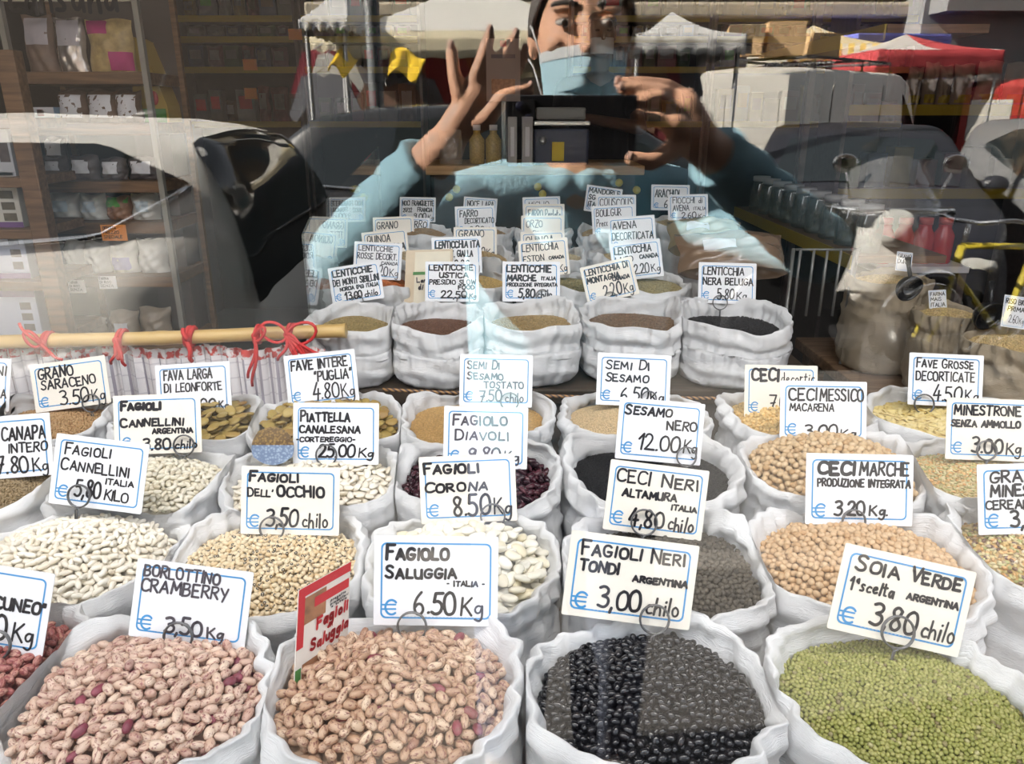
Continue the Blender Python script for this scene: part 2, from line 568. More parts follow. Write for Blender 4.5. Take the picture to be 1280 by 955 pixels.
def build_sack(s, neighbours, label, fabric=None):
    rng = np.random.default_rng(abs(hash(s.key)) % 1000 if False else sum(ord(c) * (i + 3) for i, c in enumerate(s.key)))
    s.waves = [(k, s.amp * a * rng.uniform(.5, 1), rng.uniform(0, 2 * PI)) for k, a in ((2, .005), (3, .006), (4, .004), (7, .0018), (11, .0008))]
    H = s.zm - s.floor
    prof = np.array([(0.0, 0.0), (.60, 0.0), (.90, .006), (.99, .03), (1.03, H * .35), (1.04, H * .6), (1.02, H - .082), (.985, H - .064), (.975, H - .055), (1.0, H - .047), (1.03, H - .036),
                     (1.045, H - .02), (1.03, H - .006), (1.0, H), (.965, H - .003), (.935, H - .014), (.91, H - .04), (.885, H - .075), (.86, H - .10)])
    if H < .24:                                     # low full sacks: straight sides under a shallow cuff
        prof[3:9, 0] = (1.0, 1.035, 1.04, 1.03, 1.015, 1.01)
    seg = np.sqrt(np.diff(prof[:, 0] * s.rx) ** 2 + np.diff(prof[:, 1]) ** 2)
    t = np.concatenate([[0], np.cumsum(seg)])
    NR, NT = 64, 150
    # Catmull-Rom sampling, dense near the cuff
    w = np.interp(np.linspace(0, 1, NR), np.linspace(0, 1, len(t)), t)
    def cr(y):
        m = np.gradient(y, t)
        i = np.clip(np.searchsorted(t, w, side='right') - 1, 0, len(t) - 2)
        h = t[i + 1] - t[i]; u = (w - t[i]) / h
        return ((1 + 2 * u) * (1 - u) ** 2 * y[i] + u * (1 - u) ** 2 * h * m[i] + u * u * (3 - 2 * u) * y[i + 1] + u * u * (u - 1) * h * m[i + 1])
    pr, pz = np.maximum(cr(prof[:, 0]), 0), np.clip(cr(prof[:, 1]), 0, None)
    th = np.linspace(0, 2 * PI, NT, endpoint=False)
    TT, RR = np.meshgrid(th, pr)
    _, ZZ = np.meshgrid(th, pz)
    idx = np.arange(NR)[:, None] * np.ones((1, NT))
    base = superR(s, TT)
    up = np.clip((ZZ - (H - .13)) / .11, 0, 1); up = up * up * (3 - 2 * up)
    # lateral wobble, cuff folds, body creases
    lat = np.zeros_like(TT)
    for k, a in ((2, .010), (3, .011), (4, .005), (6, .0025)):
        lat += a * np.sin(k * TT + rng.uniform(0, 6.28)) * (0.4 + 0.6 * up)
    fold = np.zeros_like(TT)
    outer = (RR > .0)
    for _ in range(9):
        k = rng.integers(9, 34)
        env = np.clip(np.sin(rng.integers(1, 4) * TT + rng.uniform(0, 6.28)) * 1.3, 0, 1) ** 1.5
        fold += env * rng.uniform(.0012, .0030) * np.sin(k * TT + rng.uniform(-70, 70) * ZZ + rng.uniform(0, 6.28) + 1.5 * np.sin(rng.integers(1, 5) * TT + rng.uniform(0, 6)))
    body = np.zeros_like(TT)
    for _ in range(7):
        body += rng.uniform(.0007, .0018) * np.sin(rng.uniform(60, 210) * ZZ + rng.integers(1, 6) * TT + rng.uniform(0, 6.28) + 1.2 * np.sin(rng.integers(2, 6) * TT + rng.uniform(0, 6)))
    body += .004 * np.sin(2 * TT + rng.uniform(0, 6)) * np.sin(ZZ * 18)
    inside = idx > NR * .74
    rad = RR * base + np.where(RR > .5, lat * base / .14 * .14 + fold * np.where(up > .3, 1.0, .55) + body, 0)
    dz = rim_dz(s, TT)
    Z = s.floor + ZZ + up * (dz + .25 * fold)
    ca, sa = math.cos(s.yaw), math.sin(s.yaw)
    lx, ly = rad * np.cos(TT), rad * np.sin(TT)
    X = s.c.x + lx * ca - ly * sa
    Y = s.c.y + lx * sa + ly * ca
    # pressed flat where it meets its neighbours
    for o in neighbours:
        dv = np.array([o.c.x - s.c.x, o.c.y - s.c.y]); L = np.hypot(*dv)
        ra, rb = s.rx * 1.06, o.rx * 1.06
        if L >= ra + rb or L < 1e-3:
            continue
        nrm = dv / L
        tt = (L * L + ra * ra - rb * rb) / (2 * L) - .0012
        p = (X - s.c.x) * nrm[0] + (Y - s.c.y) * nrm[1]
        ex = np.maximum(p - tt + .004 * np.sin(TT * 5 + 1) * 0, 0)
        X -= nrm[0] * ex; Y -= nrm[1] * ex
    s.verts = np.stack([X, Y, Z], -1).reshape(-1, 3) - np.array([s.c.x, s.c.y, s.floor])
    i, j = np.meshgrid(np.arange(NR - 1), np.arange(NT), indexing='ij')
    j2 = (j + 1) % NT
    faces = np.stack([i * NT + j, i * NT + j2, (i + 1) * NT + j2, (i + 1) * NT + j], -1).reshape(-1, 4)
    me = np_mesh('sack', s.verts, faces, [fabric or M_SACK])
    uvl = me.uv_layers.new(name='UVMap')
    vi = faces.reshape(-1)
    u = (vi % NT) / NT
    uvl.data.foreach_set('uv', np.stack([np.where((vi % NT == 0) & (np.tile([0, 1, 1, 0], len(faces)) == 1), 1.0, u) * 6, t_at(vi // NT, w, t) * 6], -1).reshape(-1).astype(np.float32))
    o = bpy.data.objects.new('sack', me)
    o.location = (s.c.x, s.c.y, s.floor)
    COL.objects.link(o)
    tag(o, label, 'sack', 'white woven sacks')
    s.obj = o
    return o

def t_at(row, w, t):
    return w[row] / 0.14

def np_mesh(name, verts, faces, mats, smooth=True):
    me = bpy.data.meshes.new(name)
    nv, nf, k = len(verts), len(faces), faces.shape[1]
    me.vertices.add(nv)
    me.vertices.foreach_set('co', np.asarray(verts, np.float32).reshape(-1))
    me.loops.add(nf * k)
    me.loops.foreach_set('vertex_index', faces.reshape(-1).astype(np.int32))
    me.polygons.add(nf)
    me.polygons.foreach_set('loop_start', (np.arange(nf) * k).astype(np.int32))
    me.polygons.foreach_set('loop_total', np.full(nf, k, np.int32))
    me.polygons.foreach_set('use_smooth', np.full(nf, smooth))
    for m in mats:
        me.materials.append(m)
    me.update(calc_edges=True)
    me.validate()
    return me

def heap_z(s, x, y):
    """Height of the heap's surface at world (x, y)."""
    ca, sa = math.cos(-s.yaw), math.sin(-s.yaw)
    dx, dy = x - s.c.x, y - s.c.y
    lx, ly = dx * ca - dy * sa, dx * sa + dy * ca
    th = np.arctan2(ly, lx)
    r = np.hypot(lx, ly) / (superR(s, th) * s.inner)
    hx, hy = s.heap
    return s.zm - s.drop + s.dome * np.clip(1 - r ** 2, -.3, 1) + hx * lx + hy * ly + rim_dz(s, th) * .35 * np.clip(r, 0, 1) ** 3

ZA, ZCc = 0.88, 0.905
R = lambda *a: tuple(a)
# front row, along the pane
plan('cuneo', -215, 88, 838, ZA, rim=[(0, .012, 40)])
plan('borlotti', 2, 344, 860, ZA, k=.80, rim=[(60, .03, 30), (140, .012, 30), (200, -.012, 40), (-60, -.008, 40)], drop=.02, dome=.034)
plan('saluggia', 328, 655, 853, ZA, k=.84, rim=[(45, .022, 26), (150, .012, 35), (-90, -.012, 45)], drop=.02, dome=.032)
plan('black', 657, 973, 856, ZA, k=.88, rim=[(60, .012, 35), (165, .008, 35), (-90, -.014, 28)], drop=.026, dome=.024)
plan('soia', 964, 1300, 862, ZA, k=.87, rim=[(150, .022, 25), (60, .012, 30), (-90, -.012, 40)], drop=.028, dome=.02)
# second row
plan('cannellini_it', -48, 222, 690, ZA, k=.9, rim=[(30, .012, 30), (-90, -.012, 40)], drop=.02, dome=.045)
plan('occhio', 204, 460, 700, ZA, k=.95, rim=[(25, .025, 30), (130, .018, 30), (-120, -.012, 40)], drop=.02, dome=.03)
plan('corona', 456, 702, 702, ZA, k=.95, rim=[(30, .026, 30), (150, .022, 30)], drop=.02, dome=.05)
plan('ceci_neri', 702, 962, 705, ZA, k=.95, rim=[(40, .022, 30), (140, .02, 30)], drop=.022, dome=.03)
plan('ceci_marche', 942, 1222, 698, ZA, k=.9, rim=[(30, .018, 30), (150, .02, 30), (-80, -.012, 40)], drop=.022, dome=.045)
plan('gran_minestrone', 1200, 1450, 690, ZA, rim=[(150, .03, 40)], drop=.02, dome=.03)
# third row
plan('canapa', -130, 82, 598, ZCc, rim=[(20, .012, 40)], dome=.02)
plan('cannellini_ar', 66, 288, 600, ZCc, k=.9, rim=[(10, .02, 35), (-90, -.012, 40)], dome=.03)
plan('piattella', 280, 502, 598, ZCc, k=.9, rim=[(25, .025, 35), (150, .015, 30)], dome=.03)
plan('diavoli', 490, 702, 592, ZCc, k=.9, rim=[(30, .025, 35), (160, .03, 35)], dome=.02)
plan('sesamo_nero', 702, 928, 582, ZCc, k=.9, rim=[(50, .02, 30), (150, .03, 35), (-90, -.006, 40)], drop=.03, dome=.016)
plan('ceci_messico', 926, 1152, 578, ZCc, k=.88, rim=[(30, .016, 35), (160, .012, 35), (-80, -.016, 40)], drop=.02, dome=.055)
plan('minestrone', 1134, 1340, 592, ZCc, rim=[(150, .02, 40)], dome=.025)
# fourth row
plan('lupini', -190, 10, 520, ZCc)
plan('saraceno', -12, 146, 520, ZCc, k=.85, rim=[(20, .014, 40), (160, .02, 35)], dome=.02)
plan('fava_larga', 142, 326, 524, ZCc, k=.85, rim=[(20, .02, 40)], dome=.03)
plan('fave_intere', 312, 504, 525, ZCc, k=.85, rim=[(40, .02, 35), (165, .012, 35), (-110, -.012, 40)], dome=.035)
plan('sesamo_tostato', 500, 692, 520, ZCc, k=.85, rim=[(20, .022, 35), (160, .02, 30)], dome=.03)
plan('sesamo', 698, 888, 518, ZCc, k=.85, rim=[(20, .012, 40), (160, .016, 30)], dome=.03)
plan('ceci_decort', 902, 1090, 514, ZCc, k=.85, rim=[(165, .014, 30)], dome=.04)
plan('fave_grosse', 1086, 1288, 518, ZCc, k=.8, rim=[(60, .012, 40), (150, .012, 40)], dome=.02)
# rows on the step behind
ZE = 1.0
E_ = dict(floor=Z2, drop=.034, amp=1.3)
plan('sibillini', 384, 494, 398, ZE, dome=.034, rim=[(150, .012, 40), (70, .022, 50)], **E_)
plan('ustica', 488, 606, 398, ZE, dome=.02, rim=[(20, .02, 30), (160, .012, 30), (90, .018, 50)], **E_)
plan('marche', 602, 726, 395, ZE, dome=.026, rim=[(150, .012, 40), (80, .022, 50)], **E_)
plan('montagna', 724, 854, 393, ZE, dome=.026, rim=[(20, .024, 40), (100, .02, 50)], **E_)
plan('beluga', 848, 984, 396, ZE, dome=.012, rim=[(20, .012, 40), (160, .012, 40), (90, .02, 60)], **E_)
ZF = 1.03
F_ = dict(floor=Z2, drop=.02, amp=1.3)
plan('rosse', 408, 520, 352, ZF, dome=.03, **F_)
plan('gialla', 530, 640, 350, ZF, dome=.03, **F_)
plan('eston', 650, 752, 350, ZF, dome=.02, **F_)
plan('laird', 756, 862, 352, ZF, dome=.02, **F_)
ZG = 1.07
plan('quinoa_nera', 455, 545, 318, ZG, dome=.03, floor=Z2, amp=1.3)
plan('farro', 550, 640, 318, ZG, dome=.03, floor=Z2, amp=1.3)
plan('quinoa', 646, 732, 316, ZG, dome=.02, floor=Z2, amp=1.3)
plan('avena', 736, 826, 316, ZG, dome=.02, floor=Z2, amp=1.3)
ZH = 1.11
plan('noci', 490, 565, 289, ZH, dome=.03, floor=Z2, amp=1.3)
plan('noce_lara', 570, 640, 288, ZH, dome=.03, floor=Z2, amp=1.3)
plan('orzo', 645, 715, 288, ZH, dome=.02, floor=Z2, amp=1.3)
plan('boulgur', 722, 800, 287, ZH, dome=.03, floor=Z2, amp=1.3)
plan('fiocchi', 806, 912, 276, ZH, dome=.03, floor=Z2, amp=1.3)

WHAT = {
 'cuneo': 'sack of red streaked beans under the CUNEO card, leftmost in front', 'borlotti': 'sack of pink speckled beans under the BORLOTTINO CRAMBERRY card',
 'saluggia': 'sack of speckled beans under the FAGIOLO SALUGGIA card', 'black': 'sack brimming with shiny black beans under the FAGIOLI NERI TONDI card',
 'soia': 'sack of small green soya beans under the SOIA VERDE card', 
 'cannellini_it': 'sack of long white beans under the CANNELLINI ITALIA card', 'occhio': "sack of black-eyed beans under the DELL'OCCHIO card",
 'corona': 'sack of huge flat white beans under the FAGIOLI CORONA card', 'ceci_neri': 'sack of dull dark chickpeas under the CECI NERI card',
 'ceci_marche': 'sack of beige chickpeas under the CECI MARCHE card', 'gran_minestrone': 'sack of mixed soup pulses under the GRAN MINESTRONE card',
 'canapa': 'sack of brown hemp seed under the CANAPA INTERO card', 'cannellini_ar': 'sack of white beans under the CANNELLINI ARGENTINA card',
 'piattella': 'sack of flat white beans under the PIATTELLA CANALESANA card', 'diavoli': 'sack of dark purple beans under the FAGIOLO DIAVOLI card',
 'sesamo_nero': 'sack of black sesame under the SESAMO NERO card', 'ceci_messico': 'sack of large chickpeas under the CECI MESSICO card',
 'minestrone': 'sack of mixed split pulses under the MINESTRONE SENZA AMMOLLO card', 'lupini': 'sack cut off beside the GRANO SARACENO sack',
 'saraceno': 'sack of brown buckwheat under the GRANO SARACENO card', 'fava_larga': 'sack of broad beans under the FAVA LARGA card',
 'fave_intere': 'sack of olive broad beans under the FAVE INTERE card', 'sesamo_tostato': 'sack of toasted sesame under the SEMI DI SESAMO TOSTATO card',
 'sesamo': 'sack of pale sesame under the 6.50 SEMI DI SESAMO card', 'ceci_decort': 'sack of yellow split chickpeas under the CECI DECORTIC card',
 'fave_grosse': 'sack of yellow split beans under the FAVE GROSSE card', 'sibillini': 'sack of tan lentils under the MONTI SIBILLINI card',
 'ustica': 'sack of brown lentils under the LENTICCHIE USTICA card', 'marche': 'sack of tan lentils under the LENTICCHIE MARCHE card',
 'montagna': 'sack of brown lentils under the LENTICCHIA DI MONTAGNA card', 'beluga': 'sack of black lentils under the NERA BELUGA card',
 'rosse': 'sack of orange lentils under the LENTICCHIE ROSSE card', 'gialla': 'sack of yellow lentils under the DECORT. GIALLA card',
 'eston': 'sack behind the LENTICCHIE MARCHE card, under the ESTON card', 'laird': 'sack behind the MONTAGNA card, under the LAIRD card',
 'quinoa_nera': 'sack under the QUINOA NERA card', 'farro': 'sack behind the DECORT. GIALLA card', 'quinoa': 'sack under the QUINOA card behind the ESTON card',
 'avena': 'sack under the AVENA DECORTICATA card', 'noci': 'sack under the NOCI FRANQUETTE card', 'noce_lara': 'sack under the FARRO DECORTICATO card',
 'orzo': 'sack under the ORZO PERLATO card', 'boulgur': 'sack under the BOULGUR card', 'fiocchi': 'sack of oat flakes under the FIOCCHI DI AVENA card',
}
allS = list(SACKS.values())
for s in allS:
    nb = [o for o in allS if o is not s and abs(o.floor - s.floor) < .1]
    build_sack(s, nb, 'white woven ' + WHAT[s.key])
# ---------------------------------------------------------------- handwriting: one stroke alphabet, '~' marks a curved stroke
GLYPH = {
 'A': (.66, '0,0 .33,1 .66,0;.1,.34 .56,.34'), 'B': (.58, '0,0 .02,1;~.02,1 .5,1 .52,.72 .3,.54 .02,.53;~.02,.53 .5,.56 .62,.25 .4,.02 0,0'),
 'C': (.6, '~.62,.84 .45,1 .1,.95 -.02,.5 .08,.06 .42,-.02 .64,.14'), 'D': (.62, '.02,0 .02,1;~.0,1 .45,1.02 .66,.6 .58,.15 .3,0 0,0'),
 'E': (.52, '.02,0 0,1;0,1 .52,1;.0,.52 .42,.53;.0,0 .54,.01'), 'F': (.52, '.02,0 0,1;0,1 .56,1;.0,.53 .42,.54'),
 'G': (.64, '~.6,.86 .42,1.02 .08,.92 -.02,.5 .08,.06 .42,-.02 .62,.16 .62,.42;.34,.43 .66,.43'), 'H': (.6, '0,0 0,1;.6,0 .6,1;0,.5 .6,.52'),
 'I': (.1, '.05,0 .05,1'), 'J': (.4, '~.4,1 .4,.2 .25,0 .05,.05 0,.2'), 'K': (.56, '0,0 0,1;.52,1 .02,.42;.16,.55 .58,0'), 'L': (.5, '0,1 0,0 .52,.0'),
 'M': (.78, '0,0 .08,1 .39,.3 .7,1 .78,0'), 'N': (.62, '0,0 .02,1 .58,.02 .62,1'), 'O': (.66, '~.33,1 .06,.9 -.02,.5 .08,.07 .34,0 .6,.08 .68,.5 .58,.93 .33,1 .26,.99'),
 'P': (.54, '0,0 .02,1;~.0,1 .48,1.02 .58,.74 .4,.5 .02,.47'), 'Q': (.68, '~.33,1 .06,.9 -.02,.5 .08,.07 .34,0 .6,.08 .68,.5 .58,.93 .33,1;.4,.28 .72,-.08'),
 'R': (.56, '0,0 .02,1;~.0,1 .48,1.02 .56,.76 .36,.52 .02,.5;.2,.5 .58,0'), 'S': (.54, '~.52,.86 .34,1.01 .06,.92 .05,.64 .3,.52 .52,.34 .48,.06 .2,-.02 -.02,.14'),
 'T': (.6, '.3,0 .3,1;-.02,1 .64,1'), 'U': (.6, '~0,1 .0,.3 .12,.02 .42,.0 .58,.25 .6,1;.6,1 .6,0'), 'V': (.6, '0,1 .28,0 .6,1'), 'W': (.86, '0,1 .2,0 .43,.8 .64,0 .86,1'),
 'X': (.58, '0,0 .58,1;0,1 .58,0'), 'Y': (.58, '0,1 .28,.48;.58,1 .18,-.12'), 'Z': (.56, '.02,1 .56,1 0,0 .58,.0'),
 '0': (.56, '~.28,1 .04,.85 -.02,.45 .08,.05 .3,0 .52,.12 .58,.55 .48,.93 .28,1 .2,.96'), '1': (.34, '0,.66 .28,1 .22,0'),
 '2': (.54, '~.02,.78 .12,.98 .36,1.0 .5,.78 .36,.45 .0,.02;.0,.02 .58,.0'), '3': (.52, '~.03,.92 .25,1.02 .48,.9 .46,.66 .2,.54;~.2,.54 .5,.48 .54,.2 .32,-.02 .0,.08'),
 '4': (.54, '.34,1 .0,.3 .56,.32;.42,.62 .36,-.05'), '5': (.52, '.5,1 .12,1 .06,.58;~.06,.58 .3,.64 .52,.42 .44,.08 .18,-.02 -.02,.1'),
 '6': (.52, '~.42,1 .14,.72 .0,.34 .1,.03 .32,-.02 .5,.18 .44,.44 .22,.5 .04,.3'), '7': (.52, '.0,.98 .54,1 .2,0;.12,.48 .48,.52'),
 '8': (.54, '~.48,.86 .28,1.02 .06,.86 .12,.62 .42,.42 .52,.18 .3,-.02 .06,.1 .08,.36 .38,.58 .48,.86'), '9': (.52, '~.48,.86 .26,1.02 .04,.82 .1,.56 .34,.54 .48,.84;.48,.86 .42,.3 .3,0'),
 'a': (.46, '~.42,.46 .2,.56 .02,.3 .12,.02 .3,.08 .42,.42;.44,.52 .46,.0'), 'c': (.42, '~.42,.46 .22,.56 .02,.3 .12,.02 .42,.08'), 'd': (.46, '~.42,.44 .2,.54 .02,.28 .14,.0 .34,.1 .42,.4;.44,1 .46,0'),
 'e': (.44, '~.04,.28 .4,.34 .32,.54 .12,.5 .02,.24 .16,.0 .44,.1'), 'h': (.44, '.06,1 .0,0;~.02,.3 .2,.55 .38,.45 .4,0'), 'i': (.14, '.08,.55 .04,0;.1,.78 .12,.82'), 'k': (.42, '.04,1 0,0;.4,.6 .04,.26 .44,0'),
 'l': (.14, '.1,1 .04,0'), 'o': (.44, '~.22,.56 .02,.42 .04,.1 .22,0 .42,.14 .42,.42 .22,.56'), 'g': (.48, '~.44,.5 .2,.58 .02,.34 .12,.08 .34,.14 .44,.48;~.46,.54 .44,-.2 .26,-.42 .02,-.28'),
 'r': (.36, '.04,.55 .02,0;~.03,.3 .18,.54 .36,.5'), 't': (.34, '.16,.9 .12,.02 .3,.0;.0,.6 .36,.62'), 's': (.38, '~.36,.5 .16,.57 .06,.4 .32,.22 .28,.02 .0,.04'), 'f': (.36, '~.36,.95 .18,1 .12,.7 .1,0;.0,.55 .32,.57'),
 'p': (.44, '.02,.55 .0,-.4;~.02,.5 .3,.58 .44,.3 .28,.02 .02,.08'), 'n': (.44, '.02,.55 .0,0;~.02,.3 .2,.56 .4,.44 .42,0'), 'u': (.44, '~.0,.55 .04,.06 .22,.0 .4,.2 .42,.55;.42,.55 .44,0'), 'm': (.66, '.02,.55 .0,0;~.02,.3 .16,.56 .3,.44 .32,0;~.32,.3 .46,.56 .62,.44 .64,0'),
 'z': (.4, '.0,.54 .4,.54 .0,.0 .42,.0'), 'v': (.4, '0,.55 .18,0 .4,.55'),
 '.': (.12, '.04,.02 .08,.04'), ',': (.14, '.1,.08 .02,-.16'), '-': (.3, '.02,.45 .28,.46'), '"': (.24, '.04,1 .0,.76;.2,1 .16,.76'), "'": (.1, '.06,1 .02,.76'), '(': (.22, '~.2,1.05 .02,.6 .04,.2 .2,-.1'), ')': (.22, '~.02,1.05 .2,.6 .18,.2 .0,-.1'),
 ':': (.1, '.04,.1 .07,.12;.05,.5 .08,.52'), '/': (.36, '.0,-.1 .36,1.05'), 'ª': (.24, '~.2,1 .04,.9 .08,.68 .2,.8;.22,1 .24,.66'), ' ': (.34, ''), '^': (.3, '0,.9 .3,.98'),
}

def chaikin(p, n=2):
    for _ in range(n):
        q = [p[0]]
        for a, b in zip(p[:-1], p[1:]):
            q += [(a[0] * .75 + b[0] * .25, a[1] * .75 + b[1] * .25), (a[0] * .25 + b[0] * .75, a[1] * .25 + b[1] * .75)]
        q.append(p[-1])
        p = q
    return p
STROKES = {}
for ch, (w, s) in GLYPH.items():
    L = []
    for st in s.split(';'):
        if not st:
            continue
        curved = st[0] == '~'
        pts = [tuple(float(x) for x in q.split(',')) for q in st.lstrip('~').split()]
        L.append(chaikin(pts, 2) if curved else pts)
    STROKES[ch] = (w, L)

import re
BIGCAP = re.compile(r"^(FAGIOL|CANNELLINI|SALUGGIA|CORONA|SOIA|VERDE|CECI NERI|SESAMO|DELL|DIAVOLI|PIATTELLA|SEMI DI|FAVE GROSSE|NERI)")

def ribbon(mb, pts, w, z, mi=0):
    """Flat marker stroke with round ends and joints."""
    h = w / 2
    for a, b in zip(pts[:-1], pts[1:]):
        dx, dy = b[0] - a[0], b[1] - a[1]
        L = math.hypot(dx, dy)
        if L < 1e-7:
            continue
        nx, ny = -dy / L * h, dx / L * h
        mb.add([(a[0] - nx, a[1] - ny, z), (b[0] - nx, b[1] - ny, z), (b[0] + nx, b[1] + ny, z), (a[0] + nx, a[1] + ny, z)], [(0, 1, 2, 3)], mi)
    for i, a in enumerate(pts):
        n = 8 if i in (0, len(pts) - 1) else 6
        mb.add([(a[0] + h * math.cos(2 * PI * k / n), a[1] + h * math.sin(2 * PI * k / n), z + 1e-5 * (i % 3 + 1)) for k in range(n)], [tuple(range(n))], mi)

def scribble(mb, text, x0, x1, y0, y1, wt, z, rng, gap=.22, slope=0.0, mi=0):
    """Write text so that it fills x0..x1 and stands from y0 (foot) to y1 (cap height), each letter a little different."""
    big = BIGCAP.match(text) is not None
    adv = [STROKES.get(c, STROKES['-'])[0] * (1.0 if not big or i_ == 0 or text[i_ - 1] == ' ' else .86) + gap for i_, c in enumerate(text)]
    sx = (x1 - x0) / max(.1, sum(adv) - gap)
    sy = y1 - y0
    x = x0
    for i_, (c, a) in enumerate(zip(text, adv)):
        w, L = STROKES.get(c, STROKES['-'])
        jx, jy, sl, k = rng.uniform(-.03, .03), rng.uniform(-.05, .05), rng.uniform(-.05, .09), rng.uniform(.93, 1.06)
        kx = 1.0
        if big and i_ > 0 and text[i_ - 1] != ' ':
            k *= .78; kx = .86
        for st in L:
            pts = [(x + (px * kx + jx + py * sl) * sx, y0 + (py * k + jy) * sy + slope * (x - x0)) for px, py in st]
            pts = [(a_ + rng.uniform(-1, 1) * .012 * sx, b_ + rng.uniform(-1, 1) * .012 * sy) for a_, b_ in pts] if len(pts) < 5 else pts
            ribbon(mb, pts, wt * 1.2 * rng.uniform(.9, 1.12), z, mi)
        x += a * sx

# ---------------------------------------------------------------- price cards
M_WHITE = mat('card_white', (0.86, 0.87, 0.90), .42, noise=(30, .02))
M_CREAM = mat('card_cream', (0.88, 0.83, 0.74), .42, noise=(30, .02))
M_BLUE = mat('card_print_blue', (0.05, 0.29, 0.62), .5)
M_DOT = mat('card_print_grey', (0.55, 0.57, 0.62), .5)
M_INK = mat('marker_ink_black', (0.012, 0.010, 0.014), .45)
M_INK2 = mat('marker_ink_faded', (0.07, 0.06, 0.075), .45)
M_WIRE = mat('galvanised_wire', (0.15, 0.15, 0.155), .35, 0.7)
M_FILM = clear_mat('card_sleeve_film', 0.05, rough=.12)

CARDS = []
def card(key, cx, cy, w, h, rot, lines, price=None, unit='Kg', cream=False, d=None, zb=None, bot=None, ring=None, label=None, heavy=1.0, ink=0, euro=True, pos=None, euro_x=.145, yaw=0.0):
    """A price card standing at pixel (cx, cy), w x h pixels, turned rot degrees clockwise; zb = height of what its foot stands in."""
    if d is None:
        d = depth_z(cy + h / 2 if bot is None else bot, zb)
    W, H = w * d / F, h * d / F
    rng = random.Random(key)
    root_loc = at(cx, cy, d)
    root = bpy.data.objects.new('price_card', None)
    mb = MB()
    mb.prism(rounded(W, H, .0022 if W > .09 else .0015, 3), -.0005, .0005)
    o = mb.build('price_card', M_CREAM if cream else M_WHITE)
    bpy.data.objects.remove(root)
    basis = Matrix((Vector((1, 0, 0)), Vector((0, ST, CT)), Vector((0, -CT, ST)))).transposed().to_4x4()   # x right, y up the picture, z to the viewer
    o.matrix_world = Matrix.Translation(root_loc) @ basis @ Matrix.Rotation(-math.radians(rot), 4, 'Z') @ Matrix.Rotation(math.radians(yaw), 4, 'Y')
    tag(o, label, 'price card', 'handwritten price cards')
    X = lambda u: (u - .5) * W
    Y = lambda v: (.5 - v) * H
    # printed frame, euro sign, dotted line
    pb = MB()
    inset = .055 * W
    out_ = rounded(W - 2 * inset, H - 2 * inset, .045 * W)
    t = .0135 * W
    inn = rounded(W - 2 * inset - 2 * t, H - 2 * inset - 2 * t, .045 * W - t * .6)
    n = len(out_)
    pb.add([(x, y, .0008) for x, y in out_] + [(x, y, .0008) for x, y in inn], [(k, (k + 1) % n, n + (k + 1) % n, n + k) for k in range(n)])
    if euro:
        ex, ey, er = X(euro_x), Y(.80), .052 * W
        arc = [(ex + er * math.cos(math.radians(a)) * .95, ey + er * 1.12 * math.sin(math.radians(a))) for a in range(42, 322, 14)]
        ribbon(pb, arc, .018 * W, .0008)
        for dy in (.02, -.016):
            ribbon(pb, [(ex - er * 1.45, ey + dy * W), (ex + er * .62, ey + dy * W + .002 * W)], .014 * W, .0008)
    for k in range(22):
        xa = .24 + k * .029
        pb.add([(X(xa), Y(.905), .0008), (X(xa + .017), Y(.905), .0008), (X(xa + .017), Y(.899), .0008), (X(xa), Y(.899), .0008)], [(0, 1, 2, 3)], 1)
    pb.build('printed_frame', [M_BLUE, M_DOT], o)
    ib = MB()
    for ln in lines:
        text, x0, x1, y0, y1 = ln[:5]
        wt = (ln[5] if len(ln) > 5 else .015) * heavy
        scribble(ib, text, X(x0), X(x1), Y(y1), Y(y0), wt * W, .0010, rng)
    if price:
        px0, px1, py0, py1 = pos or (.32, .66, .63, .86)
        scribble(ib, price, X(px0), X(px1), Y(py1), Y(py0), .020 * W * heavy, .0010, rng, gap=.14)
        if unit:
            ux = px1 + .05
            scribble(ib, unit, X(ux), X(min(.95, ux + (.17 if unit[:2] == 'Kg' else .25))), Y(py1), Y(py0 + (.06 if unit[:2] == 'Kg' else .10 if unit == 'KILO' else .04)), .015 * W * heavy, .0010, rng, gap=.16)
    if ib.f:
        ib.build('lettering', M_INK2 if ink else M_INK, o)
    CARDS.append((key, o, W, H))
    if ring:
        rx, ry, rp = ring
        rd = d - .004 - .002
        c = o.matrix_world.inverted() @ at(rx, ry, rd)
        rr = rp * rd / F
        wb = MB()
        g = .0013
        turns = [(c.x + rr * math.sin(a), c.y + rr * math.cos(a), c.z + .0012 * a / PI) for a in [2 * PI * k / 28 for k in range(-13, 42)]]
        wb.tube(turns, g, 6)
        foot = Vector((c.x, c.y - rr, c.z))
        wb.tube([turns[0], (c.x + .0015, c.y - rr - .004, c.z + .001), (c.x - .001, c.y - rr - .045, c.z - .004)], g, 6)
        wb.tube([turns[-1], (c.x - .0015, c.y - rr - .004, c.z + .003), (c.x + .001, c.y - rr - .045, c.z - .002)], g, 6)
        wo = wb.build('card_holder', M_WIRE)
        wo.matrix_world = o.matrix_world.copy()
        nm = (lines[0][0] + ' ' + (lines[1][0] if len(lines) > 1 else '')).strip()
        tag(wo, 'grey wire ring clipping the %s card' % nm, 'card holder', 'wire card holders')
    return o

K = 1.0
zA, zC, zE = .888, .912, 1.005
